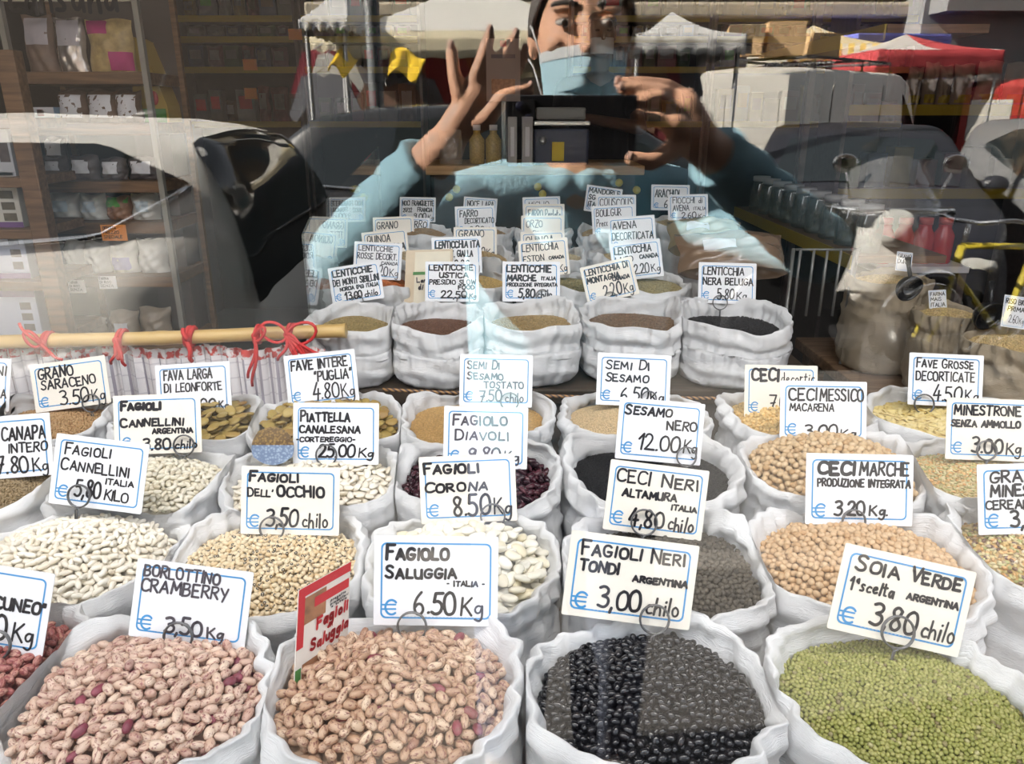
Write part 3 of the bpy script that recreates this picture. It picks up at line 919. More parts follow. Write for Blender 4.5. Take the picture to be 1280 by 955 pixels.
# front row
card('cuneo', -14, 758, 152, 106, 9, [('LAMON', .1, .5, .1, .26), ('"CUNEO"', .5, .97, .36, .5, .02)], '6,50', zb=zA, ring=(-4, 806, 18), label='white price card reading CUNEO, cut off at the side', pos=(.3, .68, .58, .86))
card('borlotti', 239, 755, 146, 98, 7.2, [('BORLOTTINO', .07, .72, .07, .21, .016), ('CRAMBERRY', .06, .80, .25, .40, .016)], '3,50', 'Kg.', zb=zA, bot=798, ring=(223, 796, 18), label='white price card reading BORLOTTINO CRAMBERRY 3,50 Kg', pos=(.30, .62, .70, .90), ink=1)
card('saluggia', 545, 726, 155, 112, .8, [('FAGIOLO', .10, .60, .11, .26, .022), ('SALUGGIA', .10, .66, .34, .47, .019), ('- ITALIA -', .59, .89, .50, .555, .011)], '6.50', 'Kg', zb=zA, ring=(515, 783, 18), label='white price card reading FAGIOLO SALUGGIA 6.50 Kg', pos=(.33, .66, .62, .87))
card('neri_tondi', 788, 725, 161, 106, 7.3, [('FAGIOLI NERI', .10, .90, .10, .26, .017), ('TONDI', .10, .40, .33, .45, .018), ('ARGENTINA', .52, .94, .44, .51, .015)], '3,00', 'chilo', cream=True, zb=zA, bot=782, ring=(818, 774, 18), label='cream price card reading FAGIOLI NERI TONDI 3,00 chilo', pos=(.27, .60, .62, .86))
card('soia', 1127, 750, 168, 109, 12.8, [('SOIA', .11, .44, .10, .28, .019), ('VERDE', .53, .90, .10, .26, .019), ('1ªscelta', .10, .43, .36, .50, .015), ('ARGENTINA', .53, .92, .40, .47, .014)], '3,80', 'chilo', cream=True, zb=zA, bot=800, ring=(1122, 790, 20), label='cream price card reading SOIA VERDE 3,80 chilo', pos=(.30, .64, .60, .86))
# second row
card('cannellini_it', 124, 592, 117, 88, 7, [('FAGIOLI', .11, .60, .11, .27, .016), ('CANNELLINI', .09, .82, .33, .50, .016), ('ITALIA', .58, .88, .56, .635, .014)], '5,80', 'KILO', cream=False, zb=.918, ring=(99, 620, 14), label='white price card reading FAGIOLI CANNELLINI ITALIA 5,80 KILO', pos=(.27, .54, .62, .86))
card('occhio', 363, 626, 123, 85, 1.2, [('FAGIOLI', .08, .58, .08, .22, .02), ("DELL'", .07, .32, .32, .44, .014), ('OCCHIO', .37, .84, .29, .44, .02)], '3,50', 'chilo', cream=True, zb=zA, ring=(340, 661, 15), label="cream price card reading FAGIOLI DELL'OCCHIO 3,50 chilo", pos=(.26, .58, .63, .88), heavy=1.1)
card('corona', 585, 611, 120, 84, -2.4, [('FAGIOLI', .05, .62, .10, .26, .02), ('CORONA', .05, .70, .38, .53, .018)], '8.50', 'Kg', cream=True, zb=zA, ring=(616, 645, 15), label='cream price card reading FAGIOLI CORONA 8.50 Kg', pos=(.34, .72, .60, .90), heavy=1.15)
card('ceci_neri', 820, 625, 124, 88, 7, [('CECI', .08, .42, .12, .30, .016), ('NERI', .54, .90, .12, .30, .018), ('ALTAMURA', .16, .70, .39, .49, .017), ('ITALIA', .66, .92, .54, .61, .014)], '4,80', 'chilo', cream=True, zb=zA, ring=(805, 653, 16), label='cream price card reading CECI NERI ALTAMURA 4,80 chilo', pos=(.26, .60, .66, .90), heavy=1.1)
card('ceci_marche', 1074, 612, 134, 89, 1.2, [('CECI', .11, .45, .12, .29, .028), ('MARCHE', .50, .95, .12, .29, .017), ('PRODUZIONE INTEGRATA', .11, .97, .36, .46, .014)], '3,20', 'Kg.', zb=zA, bot=655, ring=(1067, 651, 14), label='white price card reading CECI MARCHE 3,20 Kg', pos=(.27, .55, .66, .86), heavy=1.05)
card('gran_minestrone', 1289, 623, 134, 88, -1.5, [('GRAN', .12, .52, .10, .26, .018), ('MINESTRONE', .12, .92, .30, .46, .018), ('CEREALI LEGUMI', .07, .95, .52, .64, .015)], '3,50', 'Kg', zb=zA, label='white price card reading GRAN MINESTRONE CEREALI, cut off at the side', pos=(.30, .62, .66, .90), heavy=1.05)
# third row
card('canapa', 6, 559, 118, 78, -4.5, [('SEMI', .08, .32, .2, .36, .018), ('CANAPA', .48, .94, .20, .40, .019), ('INTERO', .54, .95, .46, .60, .016)], '7.80', 'Kg', zb=zC, bot=592, label='white price card reading CANAPA INTERO 7.80 Kg', pos=(.40, .74, .66, .92))
card('cannellini_ar', 197, 530, 109, 74, -2, [('FAGIOLI', .09, .54, .11, .25, .026), ('CANNELLINI', .08, .80, .38, .53, .019), ('ARGENTINA', .44, .90, .58, .66, .015)], '3.80', 'chilo', cream=True, zb=zC, ring=(230, 557, 13), label='cream price card reading FAGIOLI CANNELLINI ARGENTINA 3.80 chilo', pos=(.32, .64, .74, .93), heavy=1.1)
card('piattella', 420, 542, 107, 77, .3, [('PIATTELLA', .09, .66, .13, .30, .02), ('CANALESANA', .08, .78, .38, .49, .017), ('-CORTEREGGIO-', .04, .72, .56, .63, .013)], '25.00', 'Kg', zb=zC, ring=(408, 569, 13), label='white price card reading PIATTELLA CANALESANA 25.00 Kg', pos=(.30, .72, .68, .88), heavy=1.1)
card('diavoli', 607, 547, 105, 77, 1.3, [('FAGIOLO', .11, .75, .12, .30, .02), ('DIAVOLI', .14, .77, .38, .54, .018)], '9.80', 'Kg', zb=zC, label='white price card reading FAGIOLO DIAVOLI 9.80 Kg', pos=(.30, .68, .66, .88), ink=1, heavy=1.05)
card('sesamo_nero', 825, 539, 107, 77, 5, [('SESAMO', .08, .62, .10, .26, .021), ('NERO', .58, .92, .32, .46, .019)], '12.00', 'Kg', zb=zC, ring=(858, 571, 12), label='white price card reading SESAMO NERO 12.00 Kg', pos=(.26, .74, .56, .82))
card('ceci_messico', 1029, 514, 108, 75, 1, [('CECI', .10, .42, .13, .32, .021), ('MESSICO', .46, .96, .13, .32, .018), ('MACARENA', .11, .62, .38, .50, .014)], '3,00', 'Kg', zb=zC, label='white price card reading CECI MESSICO MACARENA', pos=(.28, .66, .73, .93), bot=545)
card('minestrone', 1236, 537, 107, 77, 2, [('MINESTRONE', .09, .86, .12, .27, .017), ('SENZA AMMOLLO', .06, .86, .36, .46, .017)], '3.00', 'Kg', cream=True, zb=zC, ring=(1233, 563, 12), label='cream price card reading MINESTRONE SENZA AMMOLLO 3.00 Kg', pos=(.30, .66, .64, .88), heavy=1.15)
# fourth row
card('lupini', -35, 479, 96, 66, 3, [('LUPINI', .5, .94, .14, .32, .02), ('ITALIA', .6, .95, .6, .75, .018)], zb=.912, label='white price card at the picture edge beside the GRANO SARACENO card')
card('saraceno', 88, 480, 95, 60, -8, [('GRANO', .10, .56, .10, .32, .021), ('SARACENO', .12, .84, .37, .55, .019)], '3.50', 'Kg', cream=True, zb=zC, ring=(114, 504, 11), label='cream price card reading GRANO SARACENO 3.50 Kg', pos=(.34, .72, .62, .92))
card('fava_larga', 242, 485, 93, 62, -3.5, [('FAVA LARGA', .11, .76, .13, .32, .017), ('DI LEONFORTE', .11, .88, .40, .56, .017), ('SICILIA', .11, .42, .62, .72, .014)], '7.00', 'Kg', zb=zC, label='white price card reading FAVA LARGA DI LEONFORTE', pos=(.44, .78, .74, .95))
card('fave_intere', 402, 473, 89, 65, -6, [('FAVE INTERE', .09, .88, .12, .30, .021), ('"PUGLIA"', .40, .92, .36, .54, .02)], '4.80', 'Kg', zb=zC, ring=(430, 506, 9), label='white price card reading FAVE INTERE PUGLIA 4.80 Kg', pos=(.36, .72, .60, .90), bot=512)
card('sesamo_tostato', 620, 476, 91, 65, 1.3, [('SEMI DI', .11, .54, .12, .28, .018), ('SESAMO', .11, .60, .34, .48, .018), ('TOSTATO', .34, .88, .52, .64, .017)], '7.50', 'chilo', zb=zC, ring=(637, 502, 11), label='white price card reading SEMI DI SESAMO TOSTATO 7.50 chilo', pos=(.28, .58, .68, .90), ink=1)
card('sesamo', 792, 475, 92, 65, 2.5, [('SEMI DI', .12, .70, .13, .30, .019), ('SESAMO', .12, .70, .38, .54, .019)], '6.50', 'Kg', zb=zC, ring=(811, 498, 9), label='white price card reading SEMI DI SESAMO 6.50 Kg', pos=(.34, .70, .64, .90), bot=512)
card('ceci_decort', 976, 489, 91, 65, 1, [('CECI', .10, .46, .08, .30, .032), ('decortic', .50, .95, .14, .34, .013)], '7.00', 'Kg', cream=True, zb=zC, label='cream price card reading CECI decortic, behind the CECI MESSICO card', pos=(.34, .7, .58, .88), bot=512)
card('fave_grosse', 1182, 475, 93, 65, 2.5, [('FAVE GROSSE', .10, .86, .10, .27, .017), ('DECORTICATE', .10, .88, .35, .52, .017)], '4.50', 'Kg', zb=zC, ring=(1155, 505, 12), label='white price card reading FAVE GROSSE DECORTICATE 4.50 Kg', pos=(.34, .72, .62, .90))
# rows on the step
card('sibillini', 445, 354, 65, 47, -9, [('LENTICCHIE', .09, .84, .10, .26, .02), ('DEI MONTI SIBILLINI', .07, .95, .34, .50, .016), ('NORCIA (PG) ITALIA', .18, .92, .56, .65, .014)], '13.00', 'chilo', zb=zE, ring=(447, 376, 7), label='white price card reading LENTICCHIE DEI MONTI SIBILLINI 13.00', pos=(.26, .58, .70, .90), heavy=1.2)
card('ustica', 565, 352, 67, 50, .3, [('LENTICCHIE', .08, .88, .09, .22, .020), ('USTICA', .26, .80, .28, .40, .020), ('PRESIDIO SLOW', .08, .94, .46, .57, .017), ('FOOD', .62, .92, .60, .69, .017)], '22,50', 'Kg', zb=zE, ring=(579, 377, 8), label='white price card reading LENTICCHIE USTICA 22,50 Kg', pos=(.30, .78, .74, .91), heavy=1.1)
card('marche', 664, 352, 72, 50, .2, [('LENTICCHIE', .08, .84, .10, .26, .02), ('MARCHE', .08, .58, .34, .48, .021), ('ITALIA', .68, .92, .38, .46, .014), ('PRODUZIONE INTEGRATA', .08, .95, .54, .62, .013)], '5,80', 'chilo', zb=zE, ring=(678, 370, 8), label='white price card reading LENTICCHIE MARCHE 5,80 chilo', pos=(.28, .56, .68, .90), heavy=1.2)
card('montagna', 762, 351, 66, 48, -13, [('LENTICCHIA DI', .08, .90, .10, .25, .017), ('MONTAGNA', .08, .70, .32, .46, .02), ('CANADA', .56, .88, .44, .53, .016)], '2.20', 'Kg', cream=True, zb=zE, ring=(763, 373, 8), label='cream price card reading LENTICCHIA DI MONTAGNA 2.20 Kg', pos=(.34, .68, .58, .90), heavy=1.1)
card('beluga', 909, 354, 72, 51, 1.5, [('LENTICCHIA', .08, .78, .12, .30, .018), ('NERA BELUGA', .08, .94, .38, .54, .02)], '5.80', 'Kg', zb=zE, ring=(900, 378, 9), label='white price card reading LENTICCHIA NERA BELUGA 5.80 Kg', pos=(.34, .62, .64, .90))
def back(key, cx, cy, w, h, rot, lines, price=None, d=None, wide=.15, **k):
    card(key, cx, cy, w, h, rot, lines, price, d=(wide * F / w if d is None else d), **k)
back('rosse', 472, 326, 60, 46, 3, [('LENTICCHIE', .10, .80, .10, .24, .017), ('ROSSE DECORT.', .08, .90, .30, .46, .017), ('CANADA', .58, .92, .52, .60, .014)], '2.20', d=2.16, label='white price card reading LENTICCHIE ROSSE DECORT. CANADA', pos=(.4, .72, .64, .90), ink=1)
back('gialla', 571, 319, 62, 46, -2, [('LENTICCHIA ITA', .08, .96, .12, .30, .025), ('DECORT. GIALLA', .08, .82, .38, .54, .021)], '2.80', d=2.16, label='white price card reading LENTICCHIA DECORT. GIALLA', pos=(.44, .74, .64, .92))
back('eston', 680, 322, 62, 46, -5, [('LENTICCHIA', .08, .80, .12, .30, .016), ('ESTON', .08, .50, .42, .58, .016), ('CANADA', .60, .90, .48, .56, .016)], '2.20', d=2.16, cream=True, label='cream price card reading LENTICCHIA ESTON CANADA', pos=(.44, .74, .66, .92))
back('laird', 796, 325, 63, 47, -7, [('LENTICCHIA', .08, .80, .12, .30, .021), ('LAIRD', .08, .42, .38, .52, .017), ('CANADA', .56, .92, .38, .48, .018)], '2.20', d=2.16, label='white price card reading LENTICCHIA LAIRD CANADA 2.20 Kg', pos=(.42, .72, .60, .86))
back('quinoa_nera', 482, 309, 57, 42, -6, [('QUINOA', .12, .62, .14, .34, .018), ('NERA', .55, .92, .44, .60, .03)], d=2.36, cream=True, label='cream price card reading QUINOA NERA behind the LENTICCHIE ROSSE card')
back('quinoa', 679, 310, 55, 42, -3, [('QUINOA', .12, .74, .14, .40, .018)], d=2.36, cream=True, label='cream price card reading QUINOA behind the LENTICCHIA ESTON card')
back('avena', 790, 292, 59, 43, -4, [('AVENA', .10, .60, .14, .34, .018), ('DECORTICATA', .08, .94, .46, .66, .018)], d=2.36, label='white price card reading AVENA DECORTICATA')
back('grano_tenero', 492, 290, 51, 38, -2, [('GRANO', .10, .60, .16, .38, .018), ('TENERO', .10, .66, .48, .68, .018)], d=2.52, cream=True, label='cream price card reading GRANO TENERO')
back('farro', 516, 287, 42, 30, 2, [('FARRO', .3, .9, .14, .4, .022)], '2.20', d=2.6, label='white price card reading FARRO behind the GRANO TENERO card', pos=(.35, .7, .6, .88))
back('ceci_spezzati', 594, 304, 54, 40, 0, [('GRANO', .12, .7, .1, .3, .02)], '2.20', d=2.38, cream=True, label='cream price card half hidden behind the DECORT. GIALLA card', pos=(.4, .72, .62, .88))
back('farro_decort', 594, 275, 50, 35, -2, [('FARRO', .12, .56, .16, .38, .022), ('DECORTICATO', .24, .96, .44, .62, .018)], '2.00', d=2.62, label='white price card reading FARRO DECORTICATO', pos=(.36, .72, .72, .93))
back('noce_lara', 600, 262, 42, 30, 4, [('NOCE LARA', .12, .9, .14, .38, .022)], d=2.95, label='white price card reading NOCE LARA, topmost behind the FARRO card')
back('noci', 522, 262, 45, 31, 1, [('NOCI FRANQUETTE', .08, .94, .14, .34, .02), ('20/22', .1, .34, .44, .6, .018), ('FRANCIA', .5, .9, .42, .58, .02)], '9.00', d=2.95, label='white price card reading NOCI FRANQUETTE FRANCIA', pos=(.4, .74, .66, .88))
back('orzo', 678, 289, 53, 39, 0, [('ORZO', .12, .50, .16, .38, .016), ('PERLATO', .28, .90, .50, .70, .016)], d=2.52, cream=True, label='cream price card reading ORZO PERLATO', ink=1)
back('farro_perlato', 680, 273, 51, 36, 0, [('FARRO Perlato', .12, .90, .2, .5, .022)], d=2.68, cream=True, label='cream price card reading FARRO Perlato above the ORZO card', ink=1)
back('miglio', 677, 261, 47, 30, -2, [('MIGLIO', .15, .7, .2, .42, .016)], d=2.86, label='white price card topmost behind the FARRO Perlato card', ink=1)
back('boulgur', 767, 276, 54, 39, -3, [('BOULGUR', .10, .68, .12, .34, .017), ('Precotto', .10, .52, .44, .66, .014)], '2.20', d=2.5, label='bluish white price card reading BOULGUR Precotto', pos=(.4, .7, .72, .93), ink=1)
back('couscous', 770, 261, 50, 35, 0, [('COUSCOUS', .10, .90, .14, .40, .018)], d=2.68, label='white price card reading COUSCOUS above the BOULGUR card', ink=1)
back('mandorle', 754, 250, 45, 33, 8, [('MANDORLE', .08, .94, .1, .28, .022), ('SGUSCIATE', .1, .9, .36, .54, .022), ('ITALIA', .1, .5, .62, .8, .022)], d=2.95, label='white price card reading MANDORLE SGUSCIATE, tilted behind COUSCOUS')
back('arachidi', 838, 247, 48, 32, 1, [('ARACHIDI', .10, .72, .2, .48, .022)], '6.00', d=2.92, label='white price card reading ARACHIDI', pos=(.34, .7, .6, .9))
back('fiocchi', 860, 259, 50, 32, -1, [('FIOCCHI di', .12, .86, .12, .34, .018), ('AVENA', .12, .52, .42, .64, .018), ('ITALIA', .64, .94, .5, .62, .013)], '2.60', d=2.66, label='white price card reading FIOCCHI di AVENA', pos=(.34, .7, .7, .93), ink=1)
# ---------------------------------------------------------------- pulses
def bean_template(L, W, H, bend=0.0, nu=10, nv=8, plump=1.0, dent=0.0, beak=0.0):
    """Kidney of full length L, width W, height H. Returns vertices, quad faces, one uv per corner."""
    V, Fc, UV = [], [], []
    for i in range(nv + 1):
        t = PI * i / nv
        cx, sx = math.cos(t), math.sin(t) ** plump
        for k in range(nu):
            a = 2 * PI * k / nu
            x = -cx * L / 2
            y = sx * math.cos(a) * W / 2
            z = sx * math.sin(a) * H / 2
            y += bend * (cx * cx) * W - bend * W * .5
            if dent:
                y -= 0
                z *= 1 - dent * math.exp(-((x / (L * .2)) ** 2)) * (1 if z > 0 else 0)
            if beak:
                x += beak * L * max(0, -cx) ** 6 * .5
            V.append((x, y, z))
    for i in range(nv):
        for k in range(nu):
            k2 = (k + 1) % nu
            Fc.append((i * nu + k, (i + 1) * nu + k, (i + 1) * nu + k2, i * nu + k2))
            UV += [(i / nv, k / nu), ((i + 1) / nv, k / nu), ((i + 1) / nv, (k + 1) / nu), (i / nv, (k + 1) / nu)]
    return np.array(V), np.array(Fc), np.array(UV, np.float32)

def bean_mat(name, cols, rough=.4, streak=None, eye=None, spec=.5, speckle=None):
    """cols = [(position, colour)...] picked per bean; streak=(colour, share); eye=(dark, pale) marks the scar at mid length."""
    m = bpy.data.materials.new(name)
    m.use_nodes = True
    nt = m.node_tree
    b = nt.nodes['Principled BSDF']
    b.inputs['Roughness'].default_value = rough
    b.inputs['Specular IOR Level'].default_value = spec
    oi = nt.nodes.new('ShaderNodeObjectInfo')
    geo = nt.nodes.new('ShaderNodeNewGeometry')
    uv = nt.nodes.new('ShaderNodeUVMap')
    def M(op, *a):
        k = nt.nodes.new('ShaderNodeMath'); k.operation = op
        for i, x in enumerate(a):
            if isinstance(x, (int, float)): k.inputs[i].default_value = x
            else: nt.links.new(x, k.inputs[i])
        return k.outputs[0]
    rnd = M('FRACT', M('ADD', M('MULTIPLY', oi.outputs['Random'], 7.31), geo.outputs['Random Per Island']))
    ramp = nt.nodes.new('ShaderNodeValToRGB')
    els = ramp.color_ramp.elements
    while len(els) < len(cols):
        els.new(.5)
    for e, (p, c) in zip(els, cols):
        e.position = p
        e.color = (*c, 1)
    nt.links.new(rnd, ramp.inputs[0])
    col = ramp.outputs[0]
    def mixc(fac, c1, c2):
        k = nt.nodes.new('ShaderNodeMix'); k.data_type = 'RGBA'
        nt.links.new(fac, k.inputs[0])
        for s, c in ((k.inputs[6], c1), (k.inputs[7], c2)):
            if isinstance(c, tuple): s.default_value = (*c, 1)
            else: nt.links.new(c, s)
        return k.outputs[2]
    if streak:
        mp = nt.nodes.new('ShaderNodeMapping'); mp.inputs['Scale'].default_value = (3.0, 7.0, 1)
        cb = nt.nodes.new('ShaderNodeCombineXYZ')
        nt.links.new(M('MULTIPLY', rnd, 60.0), cb.inputs[2])
        add = nt.nodes.new('ShaderNodeVectorMath'); add.operation = 'ADD'
        nt.links.new(uv.outputs[0], mp.inputs[0]); nt.links.new(mp.outputs[0], add.inputs[0]); nt.links.new(cb.outputs[0], add.inputs[1])
        n = nt.nodes.new('ShaderNodeTexNoise'); n.inputs['Scale'].default_value = 1.5; n.inputs['Detail'].default_value = 3; n.inputs['Roughness'].default_value = .7
        nt.links.new(add.outputs[0], n.inputs['Vector'])
        f = M('MULTIPLY', M('MINIMUM', M('MAXIMUM', M('MULTIPLY', M('SUBTRACT', n.outputs['Fac'], 1 - streak[1]), 14.0), 0.0), 1.0), .85)
        col = mixc(f, col, streak[0])
    if eye:
        sep = nt.nodes.new('ShaderNodeSeparateXYZ'); nt.links.new(uv.outputs[0], sep.inputs[0])
        du = M('DIVIDE', M('SUBTRACT', sep.outputs[0], .5), .16)
        dv = M('DIVIDE', M('SUBTRACT', sep.outputs[1], .5), .13)
        dd = M('SQRT', M('ADD', M('MULTIPLY', du, du), M('MULTIPLY', dv, dv)))
        col = mixc(M('LESS_THAN', dd, 1.0), col, eye[0])
        col = mixc(M('LESS_THAN', dd, .42), col, eye[1])
    nt.links.new(col, b.inputs['Base Color'])
    MATS[name] = m
    return m

def tmpl_mesh(name, T, m):
    V, Fc, UV = T
    me = np_mesh(name, V, Fc, [m])
    me.uv_layers.new(name='UVMap').data.foreach_set('uv', UV.reshape(-1))
    return me

def scatter(s, L, step, rng, lift, layers=1.0):
    """Bean positions and turns over the heap of sack s."""
    pts = []
    R0 = max(s.rx, s.ry) * s.inner
    n = int(R0 / step) + 2
    for i in range(-n, n + 1):
        for j in range(-n, n + 1):
            x = (i + (j % 2) * .5) * step + rng.normal(0, step * .2)
            y = j * step * .87 + rng.normal(0, step * .2)
            th = math.atan2(y, x)
            r = math.hypot(x, y) / (float(superR(s, np.array(th))) * s.inner)
            if r > 1.0:
                continue
            pts.append((x, y, r))
    pts += [(p[0] + rng.normal(0, step * .3), p[1] + rng.normal(0, step * .3), p[2]) for p in pts if rng.random() < layers - 1.0 and p[2] < .9]
    P = np.array(pts)
    ca, sa = math.cos(s.yaw), math.sin(s.yaw)
    X = s.c.x + P[:, 0] * ca - P[:, 1] * sa
    Y = s.c.y + P[:, 0] * sa + P[:, 1] * ca
    Z = heap_z(s, X, Y) + rng.uniform(-.25, .35, len(X)) * lift
    # keep to the sack's own side of a pressed wall
    keep = np.ones(len(X), bool)
    for o in allS:
        if o is s or abs(o.floor - s.floor) > .1: continue
        dv = np.array([o.c.x - s.c.x, o.c.y - s.c.y]); D = np.hypot(*dv)
        if D >= (s.rx + o.rx) * 1.06 or D < 1e-3: continue
        tt = (D * D + (s.rx * 1.06) ** 2 - (o.rx * 1.06) ** 2) / (2 * D)
        keep &= ((X - s.c.x) * dv[0] + (Y - s.c.y) * dv[1]) / D < tt - .012
    X, Y, Z = X[keep], Y[keep], Z[keep]
    N = len(X)
    yaw, pitch, roll = rng.uniform(0, 2 * PI, N), rng.normal(0, .27, N), rng.uniform(0, 2 * PI, N)
    return np.stack([X, Y, Z], 1), yaw, pitch, roll

def relax(s, P, dmin, iters, zk=1.5):
    """Push overlapping beans apart along the heap, keeping each at its own height over it."""
    off = P[:, 2] - heap_z(s, P[:, 0], P[:, 1])
    c = np.array([s.c.x, s.c.y])
    r0 = np.hypot(P[:, 0] - c[0], P[:, 1] - c[1])
    for _ in range(iters):
        X = np.stack([P[:, 0], P[:, 1], off * zk], 1)
        sq = (X ** 2).sum(1)
        D2 = sq[:, None] + sq[None] - 2 * X @ X.T
        ii, jj = np.nonzero((D2 < dmin * dmin) & (np.arange(len(X))[:, None] < np.arange(len(X))[None]))
        dv = P[ii, :2] - P[jj, :2]
        L = np.hypot(dv[:, 0], dv[:, 1]) + 1e-6
        d3 = np.sqrt(np.maximum(D2[ii, jj], 1e-10))
        push = (dmin - d3) * .30
        mv = np.zeros((len(X), 2))
        np.add.at(mv, ii, dv / L[:, None] * push[:, None])
        np.add.at(mv, jj, -dv / L[:, None] * push[:, None])
        P[:, :2] += np.clip(mv, -dmin * .3, dmin * .3)
        zp = np.zeros(len(X))
        np.add.at(zp, np.where(off[ii] >= off[jj], ii, jj), push * .25)
        off = np.minimum(off + zp, dmin * .9)
        r = np.hypot(P[:, 0] - c[0], P[:, 1] - c[1])
        lim = np.maximum(r0, .97 * min(s.rx, s.ry) * s.inner)
        f = np.minimum(1, lim / np.maximum(r, 1e-6))
        P[:, :2] = c + (P[:, :2] - c) * f[:, None]
    P[:, 2] = heap_z(s, P[:, 0], P[:, 1]) + off
    return P

def rot_mats(yaw, pitch, roll):
    cy, sy, cp, sp, cr, sr = np.cos(yaw), np.sin(yaw), np.cos(pitch), np.sin(pitch), np.cos(roll), np.sin(roll)
    Rz = np.zeros((len(yaw), 3, 3)); Ry = Rz.copy(); Rx = Rz.copy()
    Rz[:, 0, 0] = cy; Rz[:, 0, 1] = -sy; Rz[:, 1, 0] = sy; Rz[:, 1, 1] = cy; Rz[:, 2, 2] = 1
    Ry[:, 0, 0] = cp; Ry[:, 0, 2] = sp; Ry[:, 2, 0] = -sp; Ry[:, 2, 2] = cp; Ry[:, 1, 1] = 1
    Rx[:, 0, 0] = 1; Rx[:, 1, 1] = cr; Rx[:, 1, 2] = -sr; Rx[:, 2, 1] = sr; Rx[:, 2, 2] = cr
    return Rz @ Ry @ Rx

def dome(s, sink, nr=14, nt=48):
    """The closed surface of the heap just under the top layer."""
    V, Fc = [], []
    th = np.linspace(0, 2 * PI, nt, endpoint=False)
    Rr = superR(s, th) * s.inner
    ca, sa = math.cos(s.yaw), math.sin(s.yaw)
    for i in range(1, nr + 1):
        f = i / nr * (1.02)
        lx, ly = Rr * f * np.cos(th), Rr * f * np.sin(th)
        x, y = s.c.x + lx * ca - ly * sa, s.c.y + lx * sa + ly * ca
        z = heap_z(s, x, y) - sink
        V.append(np.stack([x, y, z], 1))
    V = np.concatenate(V)
    for o in allS:
        if o is s or abs(o.floor - s.floor) > .1: continue
        dv = np.array([o.c.x - s.c.x, o.c.y - s.c.y]); D = np.hypot(*dv)
        if D >= (s.rx + o.rx) * 1.06 or D < 1e-3: continue
        tt = (D * D + (s.rx * 1.06) ** 2 - (o.rx * 1.06) ** 2) / (2 * D) - .006
        nn = dv / D
        ex = np.maximum((V[:, 0] - s.c.x) * nn[0] + (V[:, 1] - s.c.y) * nn[1] - tt, 0)
        V[:, 0] -= nn[0] * ex; V[:, 1] -= nn[1] * ex
    for i in range(nr - 1):
        for k in range(nt):
            k2 = (k + 1) % nt
            Fc.append((i * nt + k, i * nt + k2, (i + 1) * nt + k2, (i + 1) * nt + k))
    # centre cap as quads
    c = len(V)
    V = np.concatenate([V, [[V[:nt, 0].mean(), V[:nt, 1].mean(), V[:nt, 2].mean()]]])
    for k in range(0, nt, 2):
        Fc.append((c, k, k + 1, (k + 2) % nt))
    return V, np.array(Fc)

bpy.context.view_layer.update()
DG = bpy.context.evaluated_depsgraph_get()

def visible(p, size):
    d = Vector(p) - EYE
    L = d.length
    d.normalize()
    # inside the frame?
    cx = d.x; cz = d.y * CT - d.z * ST; cyy = -(d.y * ST + d.z * CT)
    px, py = 640 + F * cx / cz, 477.5 + F * cyy / cz
    if not (-8 < px < 1288 and -8 < py < 963):
        return False
    o = EYE.copy(); left = L
    for _ in range(6):
        ok, loc, nrm, i, ob, mx = SC.ray_cast(DG, o, d, distance=left)
        if not ok:
            return True
        if ob.name.startswith('glass_pane') or ob.name.startswith('card_holder'):
            st = (loc - o).length + 1e-4
            o = o + d * st; left -= st
            continue
        return (loc - EYE).length > L - size
    return True

